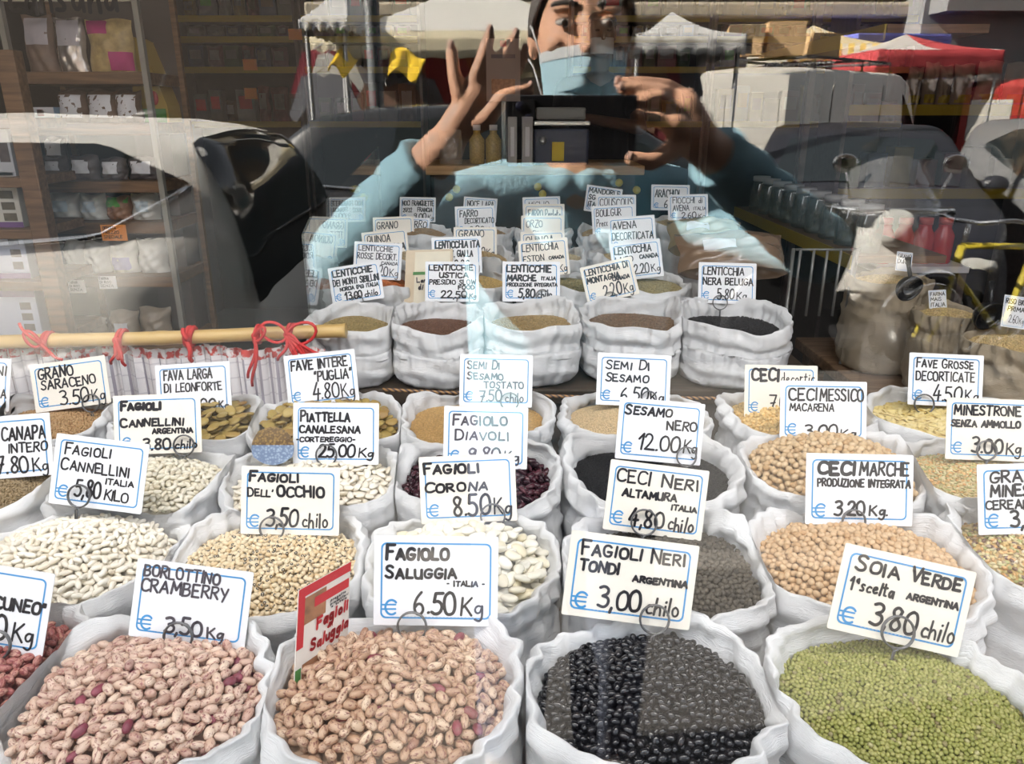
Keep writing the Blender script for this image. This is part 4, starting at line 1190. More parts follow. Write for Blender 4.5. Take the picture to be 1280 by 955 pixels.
def fill(key, name, T, m, step, lift, label, cat='bean', group=None, limit=300, layers=1.25, sink=None, single=True, stuff_name=None, stuff_label=None, flat=False, mm=None):
    s = SACKS[key]
    rng = np.random.default_rng(len(key) * 77 + sum(map(ord, key)))
    Ts = T if isinstance(T, list) else [T]
    P, yaw, pitch, roll = scatter(s, 0, step, rng, lift, layers)
    if single:
        t0 = Ts[0][0]
        Lx, Wx, Hx = t0.max(0) - t0.min(0)
        P = relax(s, P, (Lx * .42 + Wx * .58) * 1.0, 6 if len(P) > 1600 else 12)
        P2, y2, p2, r2 = scatter(s, 0, step * 1.1, rng, lift, 1.0)
        P2[:, 2] -= Hx * .62
        P2 = relax(s, P2, (Lx * .42 + Wx * .58) * .8, 3)
        under = len(P)
        P, yaw, pitch, roll = np.concatenate([P, P2]), np.concatenate([yaw, y2]), np.concatenate([pitch, p2]), np.concatenate([roll, r2])
    if flat:
        roll = rng.normal(0, .35, len(roll)); pitch *= .8
    ms = m if isinstance(m, list) else [m]
    mi = rng.integers(0, len(ms), len(P)) if mm is None else rng.choice(len(ms), len(P), p=mm)
    dist = np.linalg.norm(P - np.array(EYE), axis=1)
    order = np.argsort(dist)
    chosen = []
    if single:
        for i in order:
            if len(chosen) >= limit:
                break
            if i < under and visible(P[i], lift * 1.2):
                chosen.append(i)
        meshes = {}
        for t in range(len(Ts)):
            for q in range(len(ms)):
                meshes[(t, q)] = tmpl_mesh(name, Ts[t], ms[q])
        for n, i in enumerate(chosen):
            o = bpy.data.objects.new(name, meshes[(n % len(Ts), int(mi[i]))])
            o.location = P[i]
            o.rotation_euler = (roll[i], pitch[i], yaw[i])
            COL.objects.link(o)
            o['label'], o['category'], o['group'] = label, cat, group or (name.replace('_', ' ') + 's in their sack')
    rest = np.ones(len(P), bool)
    rest[chosen] = False
    idx = np.nonzero(rest)[0]
    Rm = rot_mats(yaw[idx], pitch[idx], roll[idx])
    V0, F0, U0 = Ts[0]
    V = (np.einsum('nij,vj->nvi', Rm, V0) + P[idx][:, None, :]).reshape(-1, 3)
    Fc = (F0[None] + (np.arange(len(idx)) * len(V0))[:, None, None]).reshape(-1, 4)
    dv, df = dome(s, (lift * 2.0 if single else lift * .6) if sink is None else sink)
    V2 = np.concatenate([V, dv]) if len(idx) else dv
    F2 = np.concatenate([Fc, df + len(V)]) if len(idx) else df
    org = np.array([s.c.x, s.c.y, s.zm])
    me = np_mesh(stuff_name or (name + '_heap'), V2 - org, F2, ms)
    uvs = np.concatenate([np.tile(U0, (len(idx), 1)), np.tile(np.array([[.2, .2]], np.float32), (len(df) * 4, 1))])
    me.uv_layers.new(name='UVMap').data.foreach_set('uv', uvs.astype(np.float32).reshape(-1))
    if len(ms) > 1:
        me.polygons.foreach_set('material_index', np.concatenate([np.repeat(mi[idx], len(F0)), np.zeros(len(df), int)]).astype(np.int32))
    o = bpy.data.objects.new(stuff_name or (name + '_heap'), me)
    o.location = org
    COL.objects.link(o)
    tag(o, stuff_label or ('heap of ' + label), cat if single else 'seeds', None, 'stuff')
    return len(chosen)

mm_ = .001
B_pink = bean_mat('borlotti_skin', [(0, (.60, .40, .30)), (.3, (.76, .60, .47)), (.5, (.50, .31, .24)), (.7, (.72, .55, .43)), (.955, (.62, .43, .34)), (.965, (.19, .04, .065)), (1, (.27, .06, .09))], .4, ((.22, .05, .06), .46))
B_salu = bean_mat('saluggia_skin', [(0, (.60, .42, .29)), (.3, (.48, .30, .19)), (.55, (.74, .57, .41)), (.75, (.56, .37, .25)), (.97, (.46, .28, .18)), (.98, (.22, .045, .065)), (1, (.28, .06, .08))], .4, ((.19, .055, .045), .47))
B_red = bean_mat('lamon_skin', [(0, (.56, .32, .24)), (.5, (.45, .2, .16)), (1, (.35, .10, .09))], .42, ((.22, .03, .04), .52))
B_black = bean_mat('black_bean_skin', [(0, (.006, .006, .008)), (.7, (.011, .011, .014)), (1, (.02, .017, .018))], .20, spec=.6)
B_white = bean_mat('cannellini_skin', [(0, (.83, .76, .63)), (.6, (.88, .83, .73)), (1, (.78, .69, .53))], .36)
B_white2 = bean_mat('cannellini_skin_dull', [(0, (.76, .70, .55)), (.6, (.82, .77, .65)), (1, (.70, .62, .46))], .38)
B_cor = bean_mat('corona_skin', [(0, (.84, .80, .68)), (.6, (.88, .85, .76)), (1, (.78, .70, .50))], .34)
B_eye = bean_mat('black_eyed_skin', [(0, (.76, .62, .40)), (.5, (.80, .68, .48)), (1, (.70, .52, .30))], .4, eye=((.02, .012, .01), (.62, .55, .42)))
B_ceci = bean_mat('chickpea_skin', [(0, (.56, .37, .20)), (.5, (.63, .44, .26)), (1, (.50, .30, .14))], .5)
B_ceci2 = bean_mat('large_chickpea_skin', [(0, (.55, .38, .20)), (.5, (.62, .46, .28)), (1, (.47, .29, .13))], .5)
B_cn = bean_mat('black_chickpea_skin', [(0, (.055, .045, .034)), (.6, (.085, .07, .05)), (1, (.04, .033, .026))], .65)
B_mung = bean_mat('mung_skin', [(0, (.24, .25, .055)), (.5, (.33, .33, .085)), (.93, (.40, .38, .13)), (.97, (.16, .12, .05)), (1, (.5, .46, .22))], .42)
B_purple = bean_mat('purple_bean_skin', [(0, (.02, .008, .012)), (.6, (.05, .012, .02)), (1, (.10, .03, .04))], .22)
B_fava = bean_mat('broad_bean_skin', [(0, (.34, .24, .07)), (.5, (.44, .32, .10)), (1, (.32, .18, .06))], .45)

bt = bean_template
n_ = []
n_.append(fill('borlotti', 'borlotti_bean', [bt(.0170, .0113, .0095, .02, plump=.72), bt(.0154, .0112, .0096, .02, plump=.72), bt(.0178, .0112, .0094, .04, plump=.72)], B_pink, .0128, .0065, 'pink speckled bean in the sack under the BORLOTTINO CRAMBERRY card', group='beans under the BORLOTTINO CRAMBERRY card'))
n_.append(fill('saluggia', 'saluggia_bean', [bt(.0172, .0113, .0095, .02, plump=.72), bt(.0157, .0112, .0096, .02, plump=.72), bt(.0180, .0112, .0094, .04, plump=.72)], B_salu, .0128, .0065, 'tan speckled bean in the sack under the FAGIOLO SALUGGIA card', group='beans under the FAGIOLO SALUGGIA card'))
n_.append(fill('black', 'black_bean', [bt(.0124, .0091, .0080, .02, plump=.75), bt(.0115, .0091, .0081, .02, plump=.75)], B_black, .0096, .005, 'shiny black bean in the sack under the FAGIOLI NERI TONDI card', group='beans under the FAGIOLI NERI TONDI card', layers=1.35))
n_.append(fill('soia', 'green_soya_bean', [bt(.0060, .0053, .0053, 0, 8, 6, plump=.9)], B_mung, .0055, .003, 'small green soya bean in the sack under the SOIA VERDE card', group='beans under the SOIA VERDE card', layers=1.2))
n_.append(fill('cuneo', 'lamon_bean', [bt(.0160, .0105, .0085, .10)], B_red, .0126, .0065, 'red streaked bean in the sack under the CUNEO card', group='beans under the CUNEO card'))
n_.append(fill('cannellini_it', 'cannellini_bean', [bt(.0172, .0082, .0074, .05, plump=.7), bt(.0158, .008, .0072, .08, plump=.7)], B_white, .0106, .0055, 'long white bean in the sack under the CANNELLINI ITALIA card', group='beans under the CANNELLINI ITALIA card', layers=1.35))
n_.append(fill('occhio', 'black_eyed_bean', [bt(.0098, .0074, .0066, .07, plump=.75), bt(.0090, .0074, .0066, .06, plump=.75)], B_eye, .0086, .0045, "pale bean with a black eye in the sack under the DELL'OCCHIO card", group="beans under the DELL'OCCHIO card"))
n_.append(fill('corona', 'corona_bean', [bt(.0265, .0165, .0095, .12, 12, 9), bt(.0245, .0160, .010, .10, 12, 9)], B_cor, .0192, .0085, 'huge flat white bean in the sack under the FAGIOLI CORONA card', group='beans under the FAGIOLI CORONA card', flat=True, layers=1.3))
n_.append(fill('ceci_neri', 'black_chickpea', [bt(.0088, .0078, .0076, 0, 8, 7, beak=.12)], B_cn, .0086, .0045, 'dull dark chickpea in the sack under the CECI NERI card', 'chickpea', group='chickpeas under the CECI NERI card'))
n_.append(fill('ceci_marche', 'chickpea', [bt(.0112, .0098, .0096, 0, 10, 8, beak=.14)], B_ceci, .0106, .0055, 'beige chickpea in the sack under the CECI MARCHE card', 'chickpea', group='chickpeas under the CECI MARCHE card', layers=1.3))
n_.append(fill('ceci_messico', 'large_chickpea', [bt(.0130, .0114, .0112, 0, 10, 8, beak=.14), bt(.0125, .0112, .0106, .05, 10, 8, beak=.12)], B_ceci2, .0121, .006, 'large beige chickpea in the sack under the CECI MESSICO card', 'chickpea', group='chickpeas under the CECI MESSICO card', layers=1.3))
n_.append(fill('cannellini_ar', 'small_white_bean', [bt(.0150, .0082, .0072, .10)], B_white2, .0106, .0055, 'white bean in the sack under the CANNELLINI ARGENTINA card', group='beans under the CANNELLINI ARGENTINA card', layers=1.3))
n_.append(fill('piattella', 'piattella_bean', [bt(.0180, .0115, .0065, .10)], B_white, .0132, .006, 'flat white bean in the sack under the PIATTELLA CANALESANA card', group='beans under the PIATTELLA card', flat=True, layers=1.3))
n_.append(fill('diavoli', 'diavoli_bean', [bt(.0190, .0110, .0085, .10)], B_purple, .0138, .006, 'dark purple bean in the sack under the FAGIOLO DIAVOLI card', group='beans under the FAGIOLO DIAVOLI card'))
n_.append(fill('fave_intere', 'broad_bean', [bt(.0290, .0220, .0090, .08, 12, 9, dent=.3), bt(.0265, .020, .0085, .12, 12, 9, dent=.3)], B_fava, .0200, .009, 'olive broad bean in the sack under the FAVE INTERE card', group='beans under the FAVE INTERE card', flat=True, layers=1.3))
n_.append(fill('fava_larga', 'broad_bean', [bt(.0300, .0225, .0090, .08, 12, 9, dent=.3)], B_fava, .0205, .009, 'broad bean in the sack under the FAVA LARGA card', group='beans under the FAVA LARGA card', flat=True, layers=1.3))
print('BEANS', n_, sum(n_))

def grains(key, name, colr, L, W, H, step, label, rough=.5, cat='seeds', T=None, **k):
    if isinstance(colr[0], (float, int)):
        cols = [(0, tuple(c * .8 for c in colr)), (.5, colr), (1, tuple(min(1, c * 1.2) for c in colr))]
    else:
        cols = [(i / max(1, len(colr) - 1), c) for i, c in enumerate(colr)]
    m = bean_mat(key + '_skin', cols, rough)
    fill(key, name, bt(L, W, H, 0, 6, 4) if T is None else T, m, step, H * .6, label, cat, single=False, stuff_name=name, stuff_label=label, **k)

MIX = [(.62, .45, .2), (.66, .36, .14), (.5, .40, .16), (.72, .6, .36), (.36, .38, .14), (.62, .48, .26)]
grains('sesamo_nero', 'black_sesame', (.012, .012, .013), .0036, .0024, .0018, .0034, 'black sesame filling the sack under the SESAMO NERO card')
grains('sesamo', 'sesame_seed', (.62, .48, .29), .0040, .0028, .002, .0036, 'pale sesame filling the sack under the SEMI DI SESAMO card')
grains('sesamo_tostato', 'toasted_sesame', (.52, .33, .13), .0040, .0028, .002, .0036, 'toasted sesame filling the sack under the TOSTATO card')
grains('canapa', 'hemp_seed', [(.20, .14, .07), (.34, .25, .14), (.28, .2, .1)], .0048, .004, .0036, .0042, 'brown hemp seed filling the sack under the CANAPA card')
grains('saraceno', 'buckwheat', [(.42, .25, .11), (.52, .34, .17), (.36, .2, .09)], .0060, .0045, .0042, .0048, 'tan buckwheat filling the sack under the GRANO SARACENO card')
grains('ceci_decort', 'split_chickpeas', (.74, .52, .22), .0090, .0080, .006, .0078, 'yellow split chickpeas filling the sack under the CECI decortic card')
grains('fave_grosse', 'split_broad_beans', [(.74, .58, .22), (.80, .66, .32), (.62, .46, .16)], .0180, .0130, .004, .0110, 'yellow split broad beans filling the sack under the FAVE GROSSE card', flat=True, T=bt(.018, .013, .004, .05, 8, 6))
grains('minestrone', 'split_soup_pulses', MIX, .0075, .0062, .003, .0064, 'mixed split pulses filling the sack under the SENZA AMMOLLO card', flat=True)
grains('gran_minestrone', 'mixed_soup_pulses', MIX + [(.12, .05, .04), (.72, .62, .44)], .0088, .0066, .0046, .0072, 'mixed pulses and cereals filling the sack under the GRAN MINESTRONE card')
grains('lupini', 'lupin_seed', (.62, .48, .26), .0110, .0100, .006, .0090, 'pale lupin seed filling the sack cut off beside GRANO SARACENO')
for key, name, c, lab in (('sibillini', 'tan_lentils', (.36, .27, .12), 'MONTI SIBILLINI card'), ('ustica', 'brown_lentils', (.17, .09, .06), 'LENTICCHIE USTICA card'), ('marche', 'tan_lentils', (.36, .25, .11), 'LENTICCHIE MARCHE card'),
                          ('montagna', 'brown_lentils', (.22, .14, .085), 'DI MONTAGNA card'), ('beluga', 'black_lentils', (.012, .012, .014), 'NERA BELUGA card'), ('rosse', 'orange_lentils', (.62, .20, .06), 'LENTICCHIE ROSSE card'),
                          ('gialla', 'yellow_lentils', (.66, .46, .16), 'DECORT. GIALLA card'), ('eston', 'green_lentils', (.34, .29, .14), 'LENTICCHIA ESTON card'), ('laird', 'green_lentils', (.36, .30, .15), 'LENTICCHIA LAIRD card'),
                          ('quinoa_nera', 'quinoa_seed', (.5, .38, .22), 'QUINOA NERA card'), ('farro', 'spelt_grain', (.5, .36, .18), 'card behind DECORT. GIALLA'), ('quinoa', 'quinoa_seed', (.6, .5, .32), 'QUINOA card behind ESTON'), ('avena', 'oat_grain', (.55, .42, .22), 'AVENA card'),
                          ('noci', 'walnut_pieces', (.4, .26, .13), 'NOCI card'), ('noce_lara', 'walnut_pieces', (.4, .26, .13), 'FARRO DECORTICATO card'), ('orzo', 'barley_grain', (.6, .48, .3), 'ORZO card'), ('boulgur', 'bulgur_grain', (.52, .36, .16), 'BOULGUR card'), ('fiocchi', 'oat_flakes', (.66, .52, .28), 'FIOCCHI card')):
    grains(key, name, c, .0055, .0052, .003, .0056, '%s filling the sack at the %s' % (name.replace('_', ' '), lab), flat=True)
# ---------------------------------------------------------------- small things round the sacks
M_BAMBOO = wood('bamboo_cane', (0.52, 0.33, 0.11), (0.68, 0.47, 0.19), 3, (1, 10, 10), .4)
M_REDTAPE = mat('red_cotton_tape', (0.60, 0.03, 0.03), .7, bump=(300, .2))
a, b = at(-80, 431, 1.735), at(433, 414, 1.765)
u = (b - a).normalized()
pb = MB()
Lb = (b - a).length
pts, rr = [], []
for k in range(81):
    t = k / 80 * Lb
    nd = min(abs(t - q) for q in (.02, .26, .50, .73, Lb))
    pts.append((t, 0, .0015 * math.sin(t * 9)))
    rr.append(.0158 + .0022 * math.exp(-(nd / .008) ** 2))
pb.tube(pts, rr, 16)
cane = pb.build('bamboo_cane', M_BAMBOO)
cane.matrix_world = Matrix.Translation(a) @ u.to_track_quat('X', 'Z').to_matrix().to_4x4()
tag(cane, 'yellow bamboo cane tied with red tapes above the white curtain', 'cane')

def tape(px, loops, ends, label, seed, wide=.0042):
    """A red tape knotted round the cane at pixel column px."""
    rng = random.Random(seed)
    t = ((px + 80) / 513.0)
    c = a.lerp(b, t)
    mb = MB()
    r = .0200
    for k in range(2):                                             # turns round the cane
        off = (k - .5) * .009
        ring = [c + Vector((off + .004 * math.sin(q), r * math.cos(q), r * math.sin(q))) for q in [2 * PI * i / 22 for i in range(22)]]
        mb.tube(ring, wide, 7, closed=True)
    kn = c + Vector((0, -r - .003, .002))
    mb.ball(kn, (.010, .008, .009), 12, 8)
    for dx, dz, s in loops:                                        # bow loops
        p = [kn + Vector((dx * s * math.sin(q) ** 2 * .9 + .004 * math.sin(2 * q), -.006 - .008 * math.sin(q), dz * s * math.sin(q) ** 2 + .018 * s / .06 * math.sin(2 * q))) for q in [PI * i / 16 for i in range(17)]]
        mb.tube(p, wide * .85, 7)
    for dx, dz in ends:                                            # hanging ends
        p = [kn + Vector((dx * q + .006 * math.sin(q * 5), -.006 - .010 * math.sin(q * 3), dz * q - .004 * math.sin(q * 4))) for q in [i / 10 for i in range(11)]]
        mb.tube(p, [wide * (1 - .2 * i / 10) for i in range(11)], 7)
    o = mb.build('red_tape', M_REDTAPE)
    tag(o, label, 'tape', 'red tapes tied to the cane')
    return o
tape(58, [(-.6, .5, .05)], [(.05, -.04), (-.03, .045)], 'red tape knotted on the cane above the GRANO SARACENO card', 1)
tape(150, [(.2, -.9, .04)], [(.02, -.06), (-.012, -.055)], 'red tape with a short drooping bow, second from the cane left end', 2)
tape(236, [], [(.015, -.055), (.006, .022)], 'single short red tape on the cane above the FAVA LARGA card', 3, .006)
tape(322, [(.6, .3, .05)], [(-.012, -.12), (-.02, -.10)], 'red tape with long hanging ends beside the big red bow', 4)
tape(362, [(.9, .15, .085), (-.8, .25, .075), (.7, -.9, .06)], [(.07, -.09), (.04, -.11), (.09, -.05), (-.02, -.06)], 'large tangled red tape bow at the cane right end', 5)

# pleated curtain under the cane
m = bpy.data.materials.new('striped_curtain_cloth')
m.use_nodes = True
nt = m.node_tree
bs = nt.nodes['Principled BSDF']; bs.inputs['Roughness'].default_value = .85
tc = nt.nodes.new('ShaderNodeTexCoord'); sp = nt.nodes.new('ShaderNodeSeparateXYZ')
nt.links.new(tc.outputs['UV'], sp.inputs[0])
def _m(op, *aa):
    k = nt.nodes.new('ShaderNodeMath'); k.operation = op
    for i, x in enumerate(aa):
        if isinstance(x, (int, float)): k.inputs[i].default_value = x
        else: nt.links.new(x, k.inputs[i])
    return k.outputs[0]
st = _m('LESS_THAN', _m('FRACT', _m('MULTIPLY', sp.outputs[0], 46.0)), .16)
st2 = _m('LESS_THAN', _m('FRACT', _m('MULTIPLY', sp.outputs[1], 9.0)), .09)
mx = nt.nodes.new('ShaderNodeMix'); mx.data_type = 'RGBA'
mx.inputs[6].default_value = (.86, .83, .83, 1); mx.inputs[7].default_value = (.40, .37, .42, 1)
nt.links.new(_m('MAXIMUM', st, _m('MULTIPLY', st2, .35)), mx.inputs[0])
sp2 = _m('GREATER_THAN', sp.outputs[1], .93)
mx2 = nt.nodes.new('ShaderNodeMix'); mx2.data_type = 'RGBA'
nz = nt.nodes.new('ShaderNodeTexNoise'); nz.inputs['Scale'].default_value = 60
rp = nt.nodes.new('ShaderNodeValToRGB')
rp.color_ramp.elements[0].color = (.75, .70, .68, 1); rp.color_ramp.elements[1].color = (.55, .06, .05, 1)
rp.color_ramp.elements[0].position = .48; rp.color_ramp.elements[1].position = .56
nt.links.new(tc.outputs['Object'], nz.inputs['Vector']); nt.links.new(nz.outputs['Fac'], rp.inputs[0])
nt.links.new(sp2, mx2.inputs[0]); nt.links.new(mx.outputs[2], mx2.inputs[6]); nt.links.new(rp.outputs[0], mx2.inputs[7])
nt.links.new(mx2.outputs[2], bs.inputs['Base Color'])
def curtain(x0, x1, name, label, pleats, ztop, seed):
    rng = random.Random(seed)
    ph = [rng.uniform(0, 6) for _ in range(6)]
    def fn(uu, vv):
        x = x0 + (x1 - x0) * uu
        am = .007 + .006 * (1 - vv)
        y = 1.252 + am * math.sin(uu * pleats * 2 * PI + .6 * math.sin(uu * 11 + ph[0])) + .004 * math.sin(uu * 40 + ph[1])
        sag = .014 * abs(math.sin(uu * PI * 4.2 + .4))
        z = .63 + (ztop - sag - .63) * vv
        return (x + .004 * math.sin(uu * pleats * 4 * PI + 1), y, z)
    mb = MB().sheet(fn, 220, 16)
    o = mb.build(name, m, solid=.0012)
    uvl = o.data.uv_layers.new(name='UVMap')
    nu = 221
    for lp in o.data.loops:
        i = lp.vertex_index
        uvl.data[lp.index].uv = ((i % nu) / 220, (i // nu) / 16)
    tag(o, label, 'curtain')
curtain(at(-60, 440, 1.77).x, at(404, 440, 1.77).x, 'pleated_curtain', 'white pleated striped curtain hanging below the bamboo cane', 24, .978, 3)

# twisted cord along the front edge of the step
mc = bpy.data.materials.new('twisted_cord')
mc.use_nodes = True
nt = mc.node_tree
w = nt.nodes.new('ShaderNodeTexWave'); w.inputs['Scale'].default_value = 45; w.bands_direction = 'DIAGONAL'
tcx = nt.nodes.new('ShaderNodeTexCoord'); nt.links.new(tcx.outputs['Object'], w.inputs[0])
r_ = nt.nodes.new('ShaderNodeValToRGB')
r_.color_ramp.elements[0].color = (.03, .02, .03, 1); r_.color_ramp.elements[1].color = (.50, .27, .10, 1)
nt.links.new(w.outputs['Fac'], r_.inputs[0]); nt.links.new(r_.outputs[0], nt.nodes['Principled BSDF'].inputs['Base Color'])
p0, p1 = at(478, 487, 1.79), at(930, 498, 1.79)
cb = MB().tube([p0.lerp(p1, i / 30) + Vector((0, .0, -.006 * math.sin(PI * i / 30))) for i in range(31)], .0042, 8)
tag(cb.build('twisted_cord', mc), 'brown and black twisted cord stretched below the step', 'cord')

# leaflets
def flat_card(name, corners, m_front, thick=.0012):
    """A stiff sheet through four corners given TL, TR, BR, BL."""
    q = [Vector(c) for c in corners]
    q[2] = q[1] + q[3] - q[0]
    n = (q[1] - q[0]).cross(q[3] - q[0]).normalized()
    mb = MB()
    vs = [p + n * thick / 2 for p in q] + [p - n * thick / 2 for p in q]
    mb.add(vs, [(0, 1, 2, 3), (7, 6, 5, 4), (0, 4, 5, 1), (1, 5, 6, 2), (2, 6, 7, 3), (3, 7, 4, 0)])
    return mb.build(name, m_front), q, n

def on_card(q, n, uu, vv, lift=.0012):
    top = q[0].lerp(q[1], uu); bot = q[3].lerp(q[2], uu)
    p = top.lerp(bot, vv)
    e = EYE - p
    nn = n if n.dot(e) > 0 else -n
    return p + nn * lift

def patch(q, n, u0, u1, v0, v1, m_, name, parent, lift=.0012):
    vs = [on_card(q, n, *c, lift) for c in ((u0, v0), (u1, v0), (u1, v1), (u0, v1))]
    o = MB().add(vs, [(0, 1, 2, 3)]).build(name, m_)
    o.parent = parent
    return o

def card_text(q, n, lines, m_, parent, rng, name='lettering', lift=.002):
    mb = MB()
    for text, u0, u1, v0, v1, wt in lines:
        t = MB()
        scribble(t, text, u0, u1, 1 - v1, 1 - v0, wt, 0, rng)
        mb.add([on_card(q, n, x, 1 - y, lift) for x, y, z in t.v], t.f)
    o = mb.build(name, m_)
    o.parent = parent
    return o
M_LEAF = mat('leaflet_paper', (.80, .74, .68), .45)
M_LRED = mat('leaflet_red', (.58, .03, .04), .45)
M_LPHOTO = mat('leaflet_photo', (.34, .16, .08), .5, noise=(60, .9))
M_LGREEN = mat('leaflet_green', (.06, .22, .05), .5)
lf, q, n = flat_card('leaflet', [at(373, 738, .875), at(438, 702, .955), at(425, 800, .945), at(367, 862, .862)], M_LEAF)
tag(lf, 'red and white folded leaflet standing in the FAGIOLO SALUGGIA sack', 'leaflet')
patch(q, n, 0, 1, 0, .10, M_LRED, 'red_band', lf)
patch(q, n, .30, .97, .17, .27, M_LRED, 'red_banner', lf)
patch(q, n, 0, .12, .10, .62, M_LRED, 'red_spine', lf)
patch(q, n, .12, .52, .12, .40, M_LPHOTO, 'photograph', lf, .0010)
patch(q, n, .12, .55, .80, 1, M_LPHOTO, 'photograph', lf, .0010)
patch(q, n, 0, .10, .82, 1, M_LGREEN, 'green_stripe', lf)
card_text(q, n, [('Fagioli', .36, .96, .40, .51, .030), ('di', .55, .66, .53, .58, .016), ('Saluggia', .26, .97, .60, .71, .030)], M_LRED, lf, random.Random(4))
card_text(q, n, [('progetto', .60, .9, .285, .31, .008), ('produttori', .60, .95, .325, .35, .008), ('e tutela', .62, .92, .36, .38, .008)], M_INK2, lf, random.Random(5), 'small_print')

lf, q, n = flat_card('paper_packet', [at(508, 314, 2.15), at(566, 312, 2.15), at(562, 396, 2.11), at(505, 392, 2.11)], mat('kraft_cream', (.68, .56, .40), .7, noise=(25, .12)), .012)
tag(lf, 'cream printed packet standing behind the LENTICCHIE USTICA card', 'packet')
patch(q, n, .2, .96, .04, .92, mat('packet_print', (.80, .73, .58), .6, noise=(40, .1)), 'printed_label', lf, .008)
patch(q, n, .17, .5, .36, .41, M_LGREEN, 'green_stripe', lf, .0085)
card_text(q, n, [('Lenticchia', .26, .9, .46, .53, .02), ('di USTICA', .30, .92, .56, .64, .022)], M_INK2, lf, random.Random(8), lift=.009)

# picture card beside the PIATTELLA sack
mpic = bpy.data.materials.new('bean_photo_print')
mpic.use_nodes = True
nt = mpic.node_tree
tcx = nt.nodes.new('ShaderNodeTexCoord'); sp = nt.nodes.new('ShaderNodeSeparateXYZ'); nt.links.new(tcx.outputs['Generated'], sp.inputs[0])
vo = nt.nodes.new('ShaderNodeTexVoronoi'); vo.inputs['Scale'].default_value = 16; nt.links.new(tcx.outputs['Generated'], vo.inputs['Vector'])
def _ramp(c0, c1, fac):
    k = nt.nodes.new('ShaderNodeValToRGB'); k.color_ramp.elements[0].color = (*c0, 1); k.color_ramp.elements[1].color = (*c1, 1); k.color_ramp.elements[1].position = .6
    nt.links.new(fac, k.inputs[0]); return k.outputs[0]
lo_, hi_ = _ramp((.42, .52, .66), (.16, .22, .34), vo.outputs['Distance']), _ramp((.42, .27, .08), (.12, .07, .03), vo.outputs['Distance'])
mxp = nt.nodes.new('ShaderNodeMix'); mxp.data_type = 'RGBA'
gt = nt.nodes.new('ShaderNodeMath'); gt.operation = 'GREATER_THAN'; gt.inputs[1].default_value = .52
nt.links.new(sp.outputs[1], gt.inputs[0]); nt.links.new(gt.outputs[0], mxp.inputs[0]); nt.links.new(lo_, mxp.inputs[6]); nt.links.new(hi_, mxp.inputs[7])
nt.links.new(mxp.outputs[2], nt.nodes['Principled BSDF'].inputs['Base Color'])
dpc = depth_z(584, .915)
cpt = at(341, 560, dpc)
mb = MB().prism([(math.cos(2 * PI * k / 28) * .036, math.sin(2 * PI * k / 28) * .036 * (1 if math.sin(2 * PI * k / 28) > -.55 else .8)) for k in range(28)], -.0006, .0006)
pc = mb.build('picture_card', mpic)
pc.matrix_world = Matrix.Translation(cpt) @ Matrix((Vector((1, 0, 0)), Vector((0, ST, CT)), Vector((0, -CT, ST)))).transposed().to_4x4()
tag(pc, 'round picture card of pods and beans beside the PIATTELLA card', 'picture card')

# clear side panel left of the back rows
M_PANEL = clear_mat('side_panel_glass', 0.10, tint=(.93, .97, .96), cap=.62)
px_ = -.50
p = [Vector((px_, y, z)) for y, z in ((1.40, Z2), (1.40, 1.205), (1.50, 1.24), (2.55, 1.36), (2.55, Z2))]
mb = MB()
mb.add([v + Vector((s * .003, 0, 0)) for s in (-1, 1) for v in p], [(4, 3, 2, 1, 0), (5, 6, 7, 8, 9)] + [(k, (k + 1) % 5, 5 + (k + 1) % 5, 5 + k) for k in range(5)])
tag(mb.build('sneeze_guard', M_PANEL), 'clear upright glass panel left of the back row sacks, mirroring their cards', 'glass screen')

# ---------------------------------------------------------------- goods: packets, cartons, jars
def film(name, c, share):
    return clear_mat(name, .08, rough=.18, body=(c, share))
def pillow(name, loc, w, h, t, m_, label, cat='packet', group=None, tags=(), yaw=0.0, tilt=0.0, pinch=.5, seed=0):
    """A filled bag standing at loc (centre of its foot): swollen belly, flat sealed top. tags = (u0,u1,v0,v1,material,name) patches on its face."""
    rng = random.Random(seed * 13 + int(w * 999))
    def half(uu, vv):
        e = max(0.0, 1 - abs(2 * uu - 1) ** 2.6)
        g = max(0.0, 1 - abs(2 * (vv * .92 + .04) - .86) ** 3.0)
        return t / 2 * (e ** .6) * (g ** .5) * (1 + .10 * math.sin(uu * 17 + vv * 9 + seed) + .08 * math.sin(vv * 23 - uu * 11 + seed * 2)) + .0012
    mb = MB()
    nu, nv = 14, 18
    wob = lambda vv: 1 - .10 * (1 - abs(2 * vv - 1)) * pinch
    for sgn in (-1, 1):
        mb.sheet(lambda uu, vv, s=sgn: ((uu - .5) * w * wob(vv) + .003 * math.sin(vv * 9 + seed), s * half(uu, vv), vv * h + .004 * math.sin(uu * 7 + seed) * vv), nu, nv)
    o = mb.build(name, m_)
    o.location = loc
    o.rotation_euler = (tilt, 0, yaw)
    tag(o, label, cat, group)
    for u0, u1, v0, v1, tm, tn in tags:
        tb = MB().sheet(lambda uu, vv: ((u0 + (u1 - u0) * uu - .5) * w * wob(v0 + (v1 - v0) * vv), -half(u0 + (u1 - u0) * uu, v0 + (v1 - v0) * vv) - .0025, (v0 + (v1 - v0) * vv) * h), 6, 6)
        tb.build(tn, tm, o)
    return o

